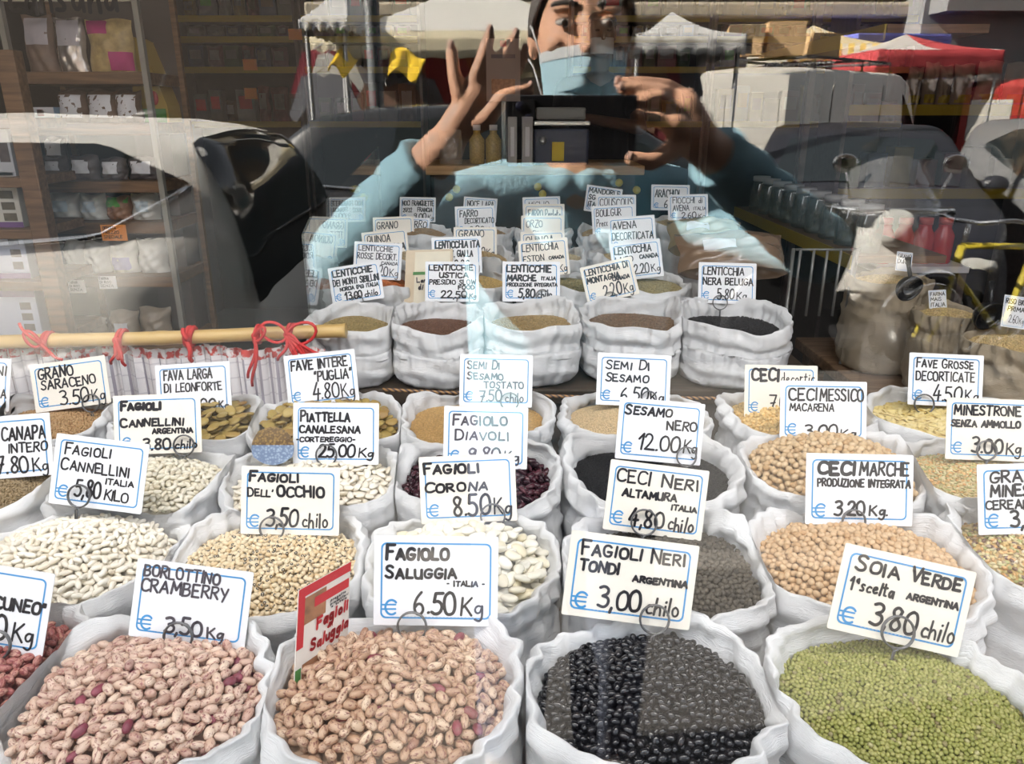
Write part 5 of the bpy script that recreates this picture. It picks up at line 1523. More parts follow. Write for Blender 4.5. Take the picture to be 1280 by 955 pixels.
def carton(name, loc, w, h, d, m_, label, cat='box', group=None, bands=(), yaw=0.0):
    o = MB().box((0, 0, h / 2), (w, d, h), bev=.002).build(name, m_)
    o.location = loc; o.rotation_euler = (0, 0, yaw)
    tag(o, label, cat, group)
    for u0, u1, v0, v1, tm, tn in bands:
        x0, x1, z0, z1 = (u0 - .5) * w, (u1 - .5) * w, v0 * h, v1 * h
        MB().add([(x0, -d / 2 - .0012, z0), (x1, -d / 2 - .0012, z0), (x1, -d / 2 - .0012, z1), (x0, -d / 2 - .0012, z1)], [(0, 1, 2, 3)]).build(tn, tm, o)
    return o

def jar(name, loc, r, h, m_, m_lid, label, cat='jar', group=None, neck=.78, band=None):
    o = MB().lathe([(0, 0), (r * .9, 0), (r, h * .04), (r, h * .62), (r * neck, h * .78), (r * neck, h * .88), (0, h * .88)], 18).build(name, m_)
    o.location = loc
    tag(o, label, cat, group)
    MB().lathe([(0, h * .86), (r * neck * 1.08, h * .86), (r * neck * 1.08, h), (0, h)], 18).build('lid', m_lid, o)
    if band:
        MB().lathe([(r * 1.01, h * .15), (r * 1.01, h * .5)], 18).build('paper_label', band, o)
    return o

P_LABEL = mat('paper_label_white', (.72, .70, .72), .6)
P_GREY = mat('paper_label_grey', (.44, .40, .43), .6)
P_DIM = mat('paper_label_dim', (.13, .12, .11), .6)  # label colour carries the dimness of the back wall
P_BROWN = mat('paper_label_brown', (.10, .06, .03), .6)
P_MID = mat('paper_label_mid', (.22, .20, .20), .6)
P_MAG = mat('paper_label_magenta', (.42, .03, .16), .6)
P_GREEN = mat('paper_label_green', (.10, .30, .06), .6)
P_ORANGE = mat('tag_orange', (.86, .30, .06), .6)
P_YELLOW = mat('rail_yellow', (.36, .25, .012), .45)
G_BROWN = mat('bag_brown', (.16, .10, .07), .5, noise=(40, .4))
G_GOLD = mat('bag_pasta', (.46, .33, .14), .4, noise=(55, .5))
G_WHITE = mat('bag_flour', (.58, .56, .52), .45, noise=(30, .12))
G_DARK = mat('bag_dark', (.10, .075, .07), .4, noise=(40, .4))
G_FOIL = mat('bag_foil', (.50, .44, .40), .25, .7, noise=(50, .4))
SH_WOOD = wood('shelf_wood', (.10, .05, .022), (.20, .105, .048), 5, (1, 14, 14))
SH_PALE = mat('shelf_post_paint', (.24, .22, .19), .6)
TAN = wood('counter_wood', (.42, .25, .10), (.55, .36, .17), 5, (1, 14, 14))

# tall packet shelf on the left
YS = 2.12
xl, xr = on_y(70, 340, YS).x, on_y(222, 340, YS).x
zs = [on_y(130, py, YS).z for py in (90, 154, 226, 277, 344, 428)]
ztop = on_y(100, -60, YS).z
un = tag(empty('packet_shelf', ((xl + xr) / 2, YS, 0)), 'tall narrow wooden shelf of packets, left behind the bamboo cane', 'shelf')
hw = (xr - xl) / 2
for sx in (-1, 1):
    MB().box((sx * hw, -.02, (ztop) / 2), (.017, .02, ztop)).build('post', SH_PALE, un)
    MB().box((sx * hw, .255, (ztop) / 2), (.017, .02, ztop)).build('post', SH_WOOD, un)
MB().box((0, .28, ztop / 2), (2 * hw, .012, ztop)).build('back_panel', mat('shelf_back', (.09, .07, .06), .8), un)
for z in zs:
    MB().box((0, .12, z - .018), (2 * hw - .016, .29, .036), bev=.003).build('shelf_board', SH_WOOD, un)
hb = MB().box((0, -.012, on_y(100, -8, YS).z + .02), (2 * hw, .016, .085)).build('header_board', mat('header_cream', (.52, .46, .36), .6), un)
tb = MB()
scribble(tb, 'cansana', -hw + .03, hw - .06, on_y(100, 16, YS).z, on_y(100, 16, YS).z + .082, .010, 0, random.Random(3))
MB().add([(x, -.021, y) for x, y, z in tb.v], tb.f).build('header_lettering', mat('header_ink', (.03, .025, .03), .6), un)

def on_shelf(i, x0, x1, top, t=.07, dy=0.0):
    """Foot position, width and height of a packet seen between columns x0..x1 with its top at row top, standing on board i."""
    yy = YS + .06 + dy
    pb_ = on_y((x0 + x1) / 2, 300, yy)
    pyf = 90 if i == 0 else (154, 226, 277, 344, 428)[i - 1]
    d = depth_y(pyf, yy)
    X = ((x0 + x1) / 2 - 640) / F * d
    z = zs[i]
    return Vector((X, yy, z)), (x1 - x0) / F * d, max(.03, on_y(100, top, yy).z - z)
def shelf_bag(i, x0, x1, top, m_, label, tags=(), t=.05, seed=1, cat='packet', dy=0.0, group='packets on the tall shelf'):
    loc, w, h = on_shelf(i, x0, x1, top, dy=dy)
    pillow('packet', loc, w * 1.02, h, t, m_, label, cat, group, tags, seed=seed, tilt=-.06)
HALF = [(.12, .88, .48, .95, P_GREY, 'paper_label')]
shelf_bag(0, 38, 75, 19, G_BROWN, 'brown foil packet with tall grey label, top left of the tall shelf', HALF, seed=1)
shelf_bag(0, 77, 113, 22, G_FOIL, 'silver foil packet with tall grey label on the top board', HALF, seed=2)
shelf_bag(0, 116, 172, 24, G_GOLD, 'large bag of golden pasta with magenta labels on the top board', [(.02, .5, .72, .98, P_MAG, 'paper_label'), (.5, .98, .03, .38, P_MAG, 'paper_label')], seed=3)
loc, w, h = on_shelf(1, 47, 79, 134)
carton('carton', loc, w, h, .08, mat('carton_blue', (.22, .38, .55), .6), 'blue and white carton with a red mark on the second board', 'box', None, [(0, 1, .35, 1, P_LABEL, 'white_panel'), (.35, .6, .45, .85, M_LRED, 'red_mark')])
for k, (x0, x1) in enumerate(((79, 113), (115, 150), (150, 180))):
    shelf_bag(1, x0, x1, 113, G_BROWN, 'brown bag with white label, %s on the second board' % ('beside the blue carton', 'middle one', 'beside the right post')[k], [(.1, .9, .15, .85, P_LABEL, 'paper_label')], seed=4 + k, t=.07)
for k, (x0, x1, tp) in enumerate(((60, 90, 196), (92, 128, 194), (130, 162, 197), (164, 205, 196))):
    shelf_bag(2, x0, x1, tp, G_DARK, 'dark glossy bag with small white label, %s on the third board' % ('first', 'second', 'third', 'last')[k], [(.15, .75, .25, .8, P_LABEL, 'paper_label')], seed=8 + k, t=.06)
shelf_bag(2, 64, 90, 172, G_DARK, 'dark bag with white label standing higher behind the first dark bag', [(.1, .85, .55, .97, P_LABEL, 'paper_label')], seed=30, dy=.09)
for k, (x0, x1, tp) in enumerate(((68, 104, 240), (105, 137, 242), (138, 168, 245), (169, 203, 241))):
    shelf_bag(3, x0, x1, tp, G_WHITE if k != 2 else mat('bag_nuts', (.30, .16, .10), .4, noise=(60, .5)), ('round white bag beside the left post on the fourth board', 'white bag with blue print on the fourth board', 'bag of nuts with a green label on the fourth board', 'white bag beside the right post on the fourth board')[k],
              [((.25, .75, .3, .7, mat('print_pale', (.50, .56, .60), .6), 'printed_label'))] if k != 2 else [(.05, .95, .55, .95, P_GREEN, 'paper_label')], seed=13 + k, t=.08)
for k, (x0, x1, tp) in enumerate(((88, 111, 300), (112, 142, 302), (143, 176, 301), (178, 213, 299))):
    shelf_bag(4, x0, x1, tp, G_WHITE, 'white flour bag on the fifth board, %s' % ('beside the left post', 'second from the left post', 'with lilac label', 'beside the right post')[k], [] if k != 2 else [(.2, .85, .1, .5, mat('print_lilac', (.36, .33, .52), .6), 'printed_label')], seed=18 + k, t=.08)
for k, (x0, x1, tp) in enumerate(((97, 137, 396), (143, 178, 388), (180, 218, 384))):
    shelf_bag(5, x0, x1, tp, mat('bag_beige', (.34, .27, .20), .4, noise=(35, .25)), 'beige round bag on the lowest board, %s' % ('beside the left post', 'middle one with label', 'beside the right post')[k], [(.3, .75, .2, .6, P_LABEL, 'paper_label')] if k == 1 else [], seed=23 + k, t=.08)
def shelf_tag(px0, px1, py0, py1, m_, label, y=YS - .032):
    p0, p1 = on_y(px0, py0, y), on_y(px1, py1, y)
    o = MB().box((0, 0, 0), (abs(p1.x - p0.x), .0015, abs(p0.z - p1.z))).build('shelf_tag', m_)
    o.location = (p0 + p1) / 2
    tag(o, label, 'price tag', 'shelf tags')
    tb = MB()
    W_, H_ = abs(p1.x - p0.x), abs(p0.z - p1.z)
    rg = random.Random(px0)
    for k in range(3):
        scribble(tb, ('OFFERTA', 'PREZZO', 'SPECIALE')[k] if m_ is P_ORANGE else ('FARINA', 'DI RISO', 'SENZA')[k], -W_ * .42, W_ * (.1 + .1 * k), H_ * (.22 - .28 * k), H_ * (.40 - .28 * k), W_ * .018, 0, rg)
    MB().add([(x, -.0016, y_) for x, y_, z in tb.v], tb.f).build('lettering', M_INK, o)
shelf_tag(125, 160, 281, 301, P_ORANGE, 'orange handwritten tag on the fourth board of the tall shelf')
shelf_tag(84, 108, 350, 366, P_LABEL, 'white tag at the left end of the fifth board')
shelf_tag(122, 147, 345, 361, P_LABEL, 'white tag at the middle of the fifth board')

# nearer wooden rack at the left edge with cartons
YR = 1.78
rk = tag(empty('wooden_rack', (on_y(42, 250, YR).x, YR, 0)), 'brown wooden rack at the left edge in front of the tall shelf', 'rack')
zt = on_y(20, 62, YR).z
for dx in (0.0, -.42):
    MB().box((dx, .02, zt / 2), (.052, .045, zt), bev=.004).build('post', SH_WOOD, rk)
rack_z = [on_y(20, py, YR).z for py in (148, 222, 287, 352, 424)]
for z in rack_z:
    MB().box((-.21, .14, z - .014), (.38, .28, .028), bev=.003).build('shelf_board', SH_WOOD, rk)
def rack_box(i, x0, x1, top, m_, label, bands):
    d = depth_z((222, 287, 352, 424)[i - 1], rack_z[i])
    yy = YR + .06
    X0, X1 = on_y(x0, top, yy).x, on_y(x1, top, yy).x
    carton('carton', ((X0 + X1) / 2, yy + .03, rack_z[i]), X1 - X0, max(.05, on_y(10, top, yy).z - rack_z[i]), .09, m_, label, 'box', None, bands)
P_PURP = mat('carton_purple', (.16, .07, .20), .5)
dots = [(.62, .9, .12 + .2 * k, .26 + .2 * k, mat('carton_picture', (.10, .08, .05), .6, noise=(50, .6)), 'food_picture') for k in range(4)]
rack_box(1, -40, 12, 160, mat('carton_grey', (.45, .44, .46), .6), 'grey carton on the rack at the left edge, topmost', [(.7, .95, .3, .7, G_DARK, 'picture')])
rack_box(2, -40, 20, 214, mat('carton_cream', (.52, .48, .42), .6), 'cream carton with round food pictures on the left rack', [(0, 1, 0, .1, P_PURP, 'purple_band')] + dots)
rack_box(3, -34, 31, 288, mat('carton_pale_blue', (.45, .47, .56), .6), 'pale blue carton with dark squares on the left rack', [(0, 1, 0, .12, P_PURP, 'purple_band')] + [(.7, .9, .2 + .26 * k, .36 + .26 * k, G_DARK, 'picture') for k in range(3)])
rack_box(4, -30, 46, 362, mat('carton_pale_blue', (.45, .47, .56), .6), 'pale blue carton with purple top, lowest on the left rack', [(0, 1, .86, 1, P_PURP, 'purple_band')] + [(.72, .9, .1 + .24 * k, .26 + .24 * k, G_DARK, 'picture') for k in range(3)])

# yellow wedge-shaped pack beside the tall shelf
yw = 2.35
q_ = [on_y(*c, yw) for c in ((176, 48), (184, 52), (218, 132), (222, 156), (176, 156))]
o = MB().prism([(v.x - q_[4].x, v.z - q_[4].z) for v in q_], -.06, .06, M=Matrix.Rotation(PI / 2, 4, 'X')).build('wedge_pack', mat('pack_yellow', (.50, .34, .07), .6))
o.location = q_[4]
tag(o, 'tall yellow wedge shaped pack with a green foot beside the tall shelf', 'packet')
g0, g1 = on_y(178, 136, yw) - q_[4], on_y(219, 155, yw) - q_[4]
MB().box(((g0.x + g1.x) / 2, -.062, (g0.z + g1.z) / 2), (abs(g1.x - g0.x), .003, abs(g1.z - g0.z))).build('green_foot', P_GREEN, o)
MB().lathe([(0, 0), (.022, 0), (.022, .002), (0, .002)], 20, M=TRS((on_y(203, 123, yw).x - q_[4].x, -.0605, on_y(203, 123, yw).z - q_[4].z), (PI / 2, 0, 0), (.55, 1, 1))).build('red_oval', M_LRED, o)
st_ = tag(empty('pack_stand', (on_y(200, 158, yw).x, yw, 0)), 'dark stand under the yellow wedge pack', 'stand')
zz = q_[4].z
MB().box((0, 0, zz - .012), (.16, .2, .024)).build('stand_top', G_DARK, st_)
MB().box((0, 0, (zz - .024) / 2), (.12, .15, zz - .024)).build('stand_foot', G_DARK, st_)

# wall shelves at the back with yellow price rails
YW = 5.25
shelf_zs = [on_y(300, py, YW).z for py in (152, 84, 46, 20)]
SEG = [(-2.32, -1.46), (-1.44, -.62), (.40, 1.35), (1.37, 2.75)]
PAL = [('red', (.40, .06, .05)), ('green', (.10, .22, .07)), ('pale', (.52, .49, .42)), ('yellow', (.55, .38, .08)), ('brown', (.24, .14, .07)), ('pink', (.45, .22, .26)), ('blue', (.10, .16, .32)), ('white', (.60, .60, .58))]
PM = {nme: mat('goods_' + nme, tuple(.28 * q for q in c), .5, noise=(25, .25)) for nme, c in PAL}  # palette darkened so the colour carries the dim back of the shop
rng = random.Random(11)
for si, (x0, x1) in enumerate(SEG):
    u_ = tag(empty('goods_shelf', ((x0 + x1) / 2, YW, 0)), 'dark wall shelf with yellow price rails, %s on the back wall' % ('far left', 'left of the counter', 'right of the counter', 'far right')[si], 'shelf', None)
    wd = x1 - x0
    for sx in (-1, 1):
        MB().box((sx * (wd / 2 - .01), .15, 1.3), (.02, .30, 2.6)).build('side_panel', G_DARK, u_)
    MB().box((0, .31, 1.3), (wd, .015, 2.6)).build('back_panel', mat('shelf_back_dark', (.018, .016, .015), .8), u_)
    for j, z in enumerate(shelf_zs):
        bd = MB().box((0, .14, z - .012), (wd - .04, .30, .024)).build('shelf_board', SH_WOOD, u_)
        MB().box((0, -.014, z - .018), (wd - .04, .006, .04)).build('price_rail', P_YELLOW, u_)
        x = x0 + .08
        cnt = 0
        while x < x1 - .10:
            w_ = rng.uniform(.075, .13)
            nme, _c = rng.choice(PAL)
            gap = (shelf_zs[j + 1] - z - .05) if j < 3 else .2
            h_ = min(gap, rng.uniform(.12, .26))
            cnt += 1
            bagged = rng.random() < .6
            lab = '%s %s, %s from the left on the %s board of the %s wall shelf' % (nme, 'packet' if bagged else 'carton', ('first', 'second', 'third', 'fourth', 'fifth', 'sixth', 'seventh', 'eighth', 'ninth', 'tenth', 'eleventh', 'twelfth', 'thirteenth', 'fourteenth', 'fifteenth', 'sixteenth')[min(15, cnt - 1)], ('lowest', 'second', 'third', 'top')[j], ('far left', 'middle left', 'middle right', 'far right')[si])
            if bagged:
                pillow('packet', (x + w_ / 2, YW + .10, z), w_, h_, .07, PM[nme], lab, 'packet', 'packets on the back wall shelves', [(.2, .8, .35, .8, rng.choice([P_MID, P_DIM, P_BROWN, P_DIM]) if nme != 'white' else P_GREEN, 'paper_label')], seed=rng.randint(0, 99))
            else:
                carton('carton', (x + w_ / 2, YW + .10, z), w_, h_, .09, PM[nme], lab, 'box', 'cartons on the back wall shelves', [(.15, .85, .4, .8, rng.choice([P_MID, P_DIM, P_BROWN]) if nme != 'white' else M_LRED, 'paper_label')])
            x += w_ + .012
for k, (px0, px1, py0, py1) in enumerate(((303, 322, 74, 88), (305, 322, 110, 124), (360, 378, 36, 50))):
    p0, p1 = on_y(px0, py0, YW - .03), on_y(px1, py1, YW - .03)
    o = MB().box((0, 0, 0), (p1.x - p0.x, .002, p0.z - p1.z)).build('shelf_tag', P_ORANGE)
    o.location = (p0 + p1) / 2
    tag(o, 'orange tag on the back wall shelf, %s' % ('middle one of three', 'lowest of three', 'highest of three')[k], 'price tag', 'shelf tags')

# counter with its wooden top board and the things on it
YCN = at(660, 213, 3.55).y
cx0, cx1 = on_y(532, 213, YCN).x, on_y(806, 213, YCN).x
zc0, zc1 = on_y(660, 219, YCN).z, on_y(660, 207, YCN).z
ct = tag(empty('shop_counter', ((cx0 + cx1) / 2, YCN, 0)), 'dark shop counter with a pale wooden top behind the sacks', 'counter')
MB().box((0, .25, (zc0 + zc1) / 2), (cx1 - cx0, .50, zc1 - zc0), bev=.006).build('counter_top', TAN, ct)
MB().box((0, .28, zc0 / 2), (cx1 - cx0 - .06, .40, zc0)).build('counter_body', mat('counter_panel', (.05, .035, .03), .6), ct)
M_KNOB = mat('yellow_knob', (.75, .60, .05), .4)
for kx, ky in ((571, 236), (562, 246), (672, 233), (678, 242), (773, 228), (795, 237)):
    pp = on_y(kx, ky, YCN + .06)
    Mx = TRS((pp.x - ct.location.x, .075, pp.z), (PI / 2, 0, 0))
    MB().lathe([(0, 0), (.008, 0), (.008, .02), (.018, .028), (.018, .04), (0, .042)], 14, M=Mx).build('knob', M_KNOB, ct)
def on_counter(x0, x1, top, dy=.12):
    yy = YCN + dy
    X0, X1 = on_y(x0, 207, yy).x, on_y(x1, 207, yy).x
    return Vector(((X0 + X1) / 2, yy, zc1)), X1 - X0, on_y(600, top, yy).z - zc1
CL = film('clear_pouch', (.45, .40, .33), .35)
loc, w, h = on_counter(550, 578, 163)
pillow('clear_pouch', loc, w, h, .07, CL, 'clear rounded pouch at the left end of the counter', 'packet', seed=40)
for k, (x0, x1) in enumerate(((587, 606), (607, 627))):
    loc, w, h = on_counter(x0, x1, 156)
    jar('bottle', loc, w / 2, h, mat('bottle_nuts', (.42, .28, .07), .25, noise=(120, .6)), P_LABEL, 'golden bottle of nuts on the counter, %s' % ('beside the clear pouch', 'with white cap beside the grey binders')[k], 'bottle', None, neck=.45)
for k, (x0, x1) in enumerate(((635, 646), (652, 665))):
    loc, w, h = on_counter(x0, x1, 146, .06)
    carton('binder', loc, w, h, .2, mat('binder_grey', (.40, .38, .37), .5), 'grey upright binder on the counter, %s' % ('beside the golden bottle', 'beside the scale')[k], 'binder', None, [(.3, .7, .2, .8, P_LABEL, 'spine_label')])
loc, w, h = on_counter(666, 732, 160, .16)
sc_ = tag(empty('shop_scale', loc), 'dark blue shop scale with a yellow sticker on the counter', 'scale')
MB().box((0, 0, h / 2), (w, .28, h), bev=.012).build('housing', mat('scale_navy', (.02, .03, .07), .35), sc_)
MB().box((0, 0, h + .022), (w * 1.02, .30, .022), bev=.008).build('pan', mat('scale_steel', (.55, .55, .54), .25, .8), sc_)
MB().box((0, .03, h + .065), (w * .9, .2, .055), bev=.01).build('hood', mat('scale_grey', (.25, .25, .25), .4), sc_)
MB().box((-w * .06, -.142, h * .38), (w * .22, .004, h * .52), bev=.001).build('sticker', mat('sticker_yellow', (.72, .52, .03), .5), sc_)
MB().lathe([(0, 0), (.018, 0), (.016, .02), (0, .02)], 16, M=TRS((-w * .34, -.142, h * .68), (PI / 2, 0, 0))).build('dial', mat('scale_steel2', (.5, .5, .5), .3, .8), sc_)
loc, w, h = on_counter(609, 650, 48, .34)
o = MB().box((0, 0, h * .75), (w, .003, h * .5)).build('leaflet_holder', mat('holder_leaflet', (.24, .18, .16), .5))
o.location = loc
tag(o, 'leaflet in a clear stand at the back of the counter', 'leaflet')
MB().box((0, -.002, h * .96), (w * .18, .002, h * .05)).build('red_mark', M_LRED, o)
MB().box((0, .02, h * .27), (w * .12, .01, h * .54)).build('stand', CL, o)
MB().box((0, .02, .005), (w * .8, .10, .01)).build('stand_foot', CL, o)
MB().box((0, -.002, h * .62), (w * .7, .002, h * .12)).build('photograph', M_LPHOTO, o)
MB().box((0, -.002, h * .86), (w * .7, .002, h * .03)).build('title_line', M_INK2, o)

# side shelf on the right running back into the shop
xs = 1.10
ys0, ys1 = 2.02, 3.4
zlow = at(1066, 318, 2.5).z
sd = tag(empty('side_shelf', (xs + .15, (ys0 + ys1) / 2, 0)), 'side shelf with yellow rail running back behind the black lentil sack', 'shelf')
for z in (zlow, at(1150, 22, 2.1).z):
    MB().box((0, 0, z - .012), (.30, ys1 - ys0, .024)).build('shelf_board', SH_WOOD, sd)
    MB().box((-.155, 0, z - .022), (.006, ys1 - ys0, .045)).build('price_rail', P_YELLOW, sd)
for yy in (ys1 - .03, ys1):
    MB().box((.135, yy - (ys0 + ys1) / 2, 1.1), (.03, .02, 2.2)).build('post', G_DARK, sd)
for k in range(9):
    yy = ys0 + .08 + k * .145
    jar('glass_jar', (xs + .07, yy, zlow), .046, .155, clear_mat('jar_glass', .09, tint=(.86, .92, .90), body=((.16, .17, .14), .4)), mat('jar_lid_white', (.34, .34, .33), .4), 'glass jar with white lid on the side shelf', 'jar', 'glass jars on the side shelf')
# wire rack with hanging rods below it
yk = at(1030, 350, 2.42).y
wr = tag(empty('wire_rack', (on_y(1030, 350, yk).x, yk, 0)), 'white wire rack with upright rods beside the black lentil sack', 'rack')
zt, zb_ = on_y(1030, 312, yk).z, on_y(1030, 395, yk).z
m_wire = mat('white_wire', (.24, .24, .23), .35, .3)
MB().tube([(-.10, 0, zt), (.10, 0, zt)], .004, 8).build('top_bar', m_wire, wr)
for k in range(5):
    x = -.085 + k * .042
    MB().tube([(x, 0, zt), (x, 0, zb_)], .0045, 8).build('rod', m_wire, wr)
for x in (-.10, .10):
    MB().tube([(x, .02, zt), (x, .02, 0)], .006, 8).build('post', m_wire, wr)

# frontal shelf with paper bags, right
YP = 3.55
zp = on_y(1150, 131, YP).z
x0, x1 = on_y(1062, 131, YP).x, on_y(1330, 131, YP).x
sp_ = tag(empty('bag_shelf', ((x0 + x1) / 2, YP, 0)), 'shelf with yellow rail carrying brown paper bags, right back', 'shelf')
for z in (zp, zp + .62, zp - .40):
    MB().box((0, .16, z - .012), (x1 - x0, .32, .024)).build('shelf_board', SH_WOOD, sp_)
    MB().box((0, -.004, z - .024), (x1 - x0, .006, .05)).build('price_rail', P_YELLOW, sp_)
for sx in (-1, 1):
    MB().box((sx * ((x1 - x0) / 2 + .01), .16, 1.25), (.02, .32, 2.5)).build('side_panel', G_DARK, sp_)
PB = mat('paper_bag_brown', (.33, .25, .19), .7, noise=(20, .2))
for k, (a0, a1, tp) in enumerate(((1130, 1148, 84), (1150, 1167, 78), (1168, 1185, 82), (1187, 1212, 80), (1216, 1246, 76), (1250, 1284, 78))):
    X0, X1 = on_y(a0, 126, YP + .08).x, on_y(a1, 126, YP + .08).x
    pillow('paper_bag', ((X0 + X1) / 2, YP + .08, zp), (X1 - X0), on_y(1150, tp, YP + .08).z - zp, .07, PB, 'brown paper bag on the yellow railed shelf, %s' % ('first at the left', 'second from the left', 'third from the left', 'fourth and wider', 'fifth', 'last at the right')[k], 'bag', 'paper bags on the right shelf', [(.1, .9, .05, .25, P_YELLOW, 'paper_label')], seed=50 + k)
for k in range(7):
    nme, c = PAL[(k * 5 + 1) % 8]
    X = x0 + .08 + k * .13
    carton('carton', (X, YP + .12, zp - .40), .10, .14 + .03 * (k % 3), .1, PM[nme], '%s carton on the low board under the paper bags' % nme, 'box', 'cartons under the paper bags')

# red sauce bottles on a white shelf, right
yb = at(1145, 330, 2.95).y
zsb = on_y(1145, 331, yb).z
x0, x1 = on_y(1090, 331, yb).x, on_y(1205, 331, yb).x
ws = tag(empty('white_shelf', ((x0 + x1) / 2, yb, 0)), 'low white shelf carrying the red sauce bottles', 'shelf')
MB().box((0, .06, zsb - .012), (x1 - x0, .2, .024)).build('shelf_board', P_LABEL, ws)
for sx in (-1, 1):
    MB().box((sx * ((x1 - x0) / 2 - .015), .06, (zsb - .024) / 2), (.03, .18, zsb - .024)).build('leg', G_DARK, ws)
M_SAUCE = mat('tomato_sauce', (.45, .03, .03), .2)
for k in range(4):
    X = on_y(1107 + 25 * k, 331, yb).x
    jar('sauce_bottle', (X, yb + .05, zsb), .0385, on_y(1107, 274, yb).z - zsb, M_SAUCE, mat('sauce_cap', (.55, .10, .08), .35), 'red sauce bottle on the white shelf, %s' % ('first at the left', 'second from the left', 'third from the left', 'last at the right')[k], 'bottle', 'red sauce bottles', neck=.62)

# three beige sacks with scoops at the right
cr = tag(empty('sack_bench', (1.62, 1.88, 0)), 'low wooden bench under the beige sacks at the right', 'bench')
MB().box((0, 0, .68), (1.15, .8, .04), bev=.006).build('bench_top', m_bench, cr)
for sx in (-.52, .52):
    for sy in (-.34, .34):
        MB().box((sx, sy, .33), (.06, .06, .66)).build('leg', m_bench, cr)
M_SACKB = sack_material('beige_sacking', (.50, .41, .29))
rights = [plan('beige_one', 1064, 1162, 346, .995, floor=.70, dome=.02, drop=.02), plan('beige_two', 1146, 1232, 388, .945, floor=.70, dome=.02, drop=.02), plan('beige_three', 1214, 1340, 425, .93, floor=.70, dome=.02, drop=.02)]
allS = list(SACKS.values())
for s_, lb in zip(rights, ('beige sack with upright black scoop beside the wire rack', 'beige sack with small white card, middle of three at the right', 'beige sack with black scoop at the right edge')):
    o = build_sack(s_, [r for r in rights if r is not s_], lb, M_SACKB)
    o['group'] = 'beige sacks at the right'
    grains(s_.key, 'beige_grain', (.62, .46, .22), .0062, .0052, .004, .0062, 'beige grain filling the ' + {'beige_one': 'sack beside the wire rack', 'beige_two': 'middle beige sack', 'beige_three': 'beige sack at the right edge'}[s_.key])
M_BLK = mat('black_enamel', (.012, .012, .013), .15)
for (bx, by, rp, hx, hy, s_, lb) in ((1138, 362, 17, 1135, 322, rights[0], 'black round scoop standing in the first beige sack'), (1238, 396, 20, 1240, 352, rights[2], 'black round scoop in the beige sack at the right edge')):
    d = depth_z(by + 6, s_.zm + .01) * .97
    r = rp * d / F
    c = at(bx, by, d)
    o = empty('scoop', c)
    tag(o, lb, 'scoop', 'black scoops')
    prof = [(r * math.sin(q), -r * math.cos(q)) for q in [PI / 2 * i / 8 for i in range(9)]] + [(r * .93 * math.cos(q), -r * .9 * math.sin(q)) for q in [PI / 2 * i / 8 for i in range(9)]]
    MB().lathe(prof, 24, M=TRS(rot=(1.9, 0, .2))).build('bowl', M_BLK, o)
    hp = at(hx, hy, d + .01) - c
    MB().tube([Vector((0, .004, r * .6)), hp * .7, hp], [.006, .005, .008], 10).build('handle', M_BLK, o)
card('beige_card', 1130, 327, 20, 24, 6, [('GRANO', .1, .9, .12, .32, .03), ('DURO', .1, .8, .4, .6, .03)], d=2.36, label='small pinkish card behind the black scoop handle', euro=False)
card('beige_card_two', 1172, 376, 22, 27, -3, [('FARINA', .1, .9, .1, .26, .03), ('MAIS', .1, .7, .34, .5, .03), ('ITALIA', .1, .9, .6, .76, .03)], d=2.27, label='small white card standing in the middle beige sack', euro=False)
card('beige_card_three', 1268, 390, 30, 40, 8, [('RISO BIO', .1, .9, .1, .26, .03), ('PRIMA', .2, .9, .34, .48, .03)], '2.60', d=2.0, label='white card reading 2.60 in the beige sack at the right edge', pos=(.3, .7, .6, .85), euro=False)

# bags of nuts in clear film beside the back rows
FB = film('nut_bag_film', (.30, .20, .13), .75)
for k, (x0, x1, tp, bt_, d) in enumerate(((848, 985, 303, 342, 2.25), (836, 930, 284, 312, 2.5))):
    c = at((x0 + x1) / 2, bt_, d)
    c.z = max(c.z, Z2)
    o = pillow('nut_bag', c, (x1 - x0) * d / F, (bt_ - tp) * d / F * 1.5, .12, FB if k == 0 else film('nut_bag_film_pale', (.42, .34, .20), .75), 'large clear bag of brown nuts %s' % ('behind the NERA BELUGA card', 'below the FIOCCHI di AVENA card')[k], 'bag', None, [(.2, .5, .35, .6, P_LABEL, 'paper_label')], seed=60 + k, tilt=-.75)
# ---------------------------------------------------------------- the street before the window, seen as reflections in the pane
M_PAVE = mat('pavement_stone', (.024, .022, .020), .85, noise=(9, .2), bump=(80, .2))
M_ROAD = mat('road_asphalt', (.032, .031, .030), .9, noise=(14, .25), bump=(120, .3))
structure(MB().box((0, -0.9, -0.10), (40, 1.8, 0.20)).build('pavement', M_PAVE))
structure(MB().box((0, -9.9, -0.13), (60, 16.2, 0.20)).build('road', M_ROAD))
kerb = structure(MB().box((0, -1.86, -0.04), (40, .12, 0.10), bev=.02).build('kerb', mat('kerb_granite', (.08, .075, .07), .8, noise=(20, .2))))
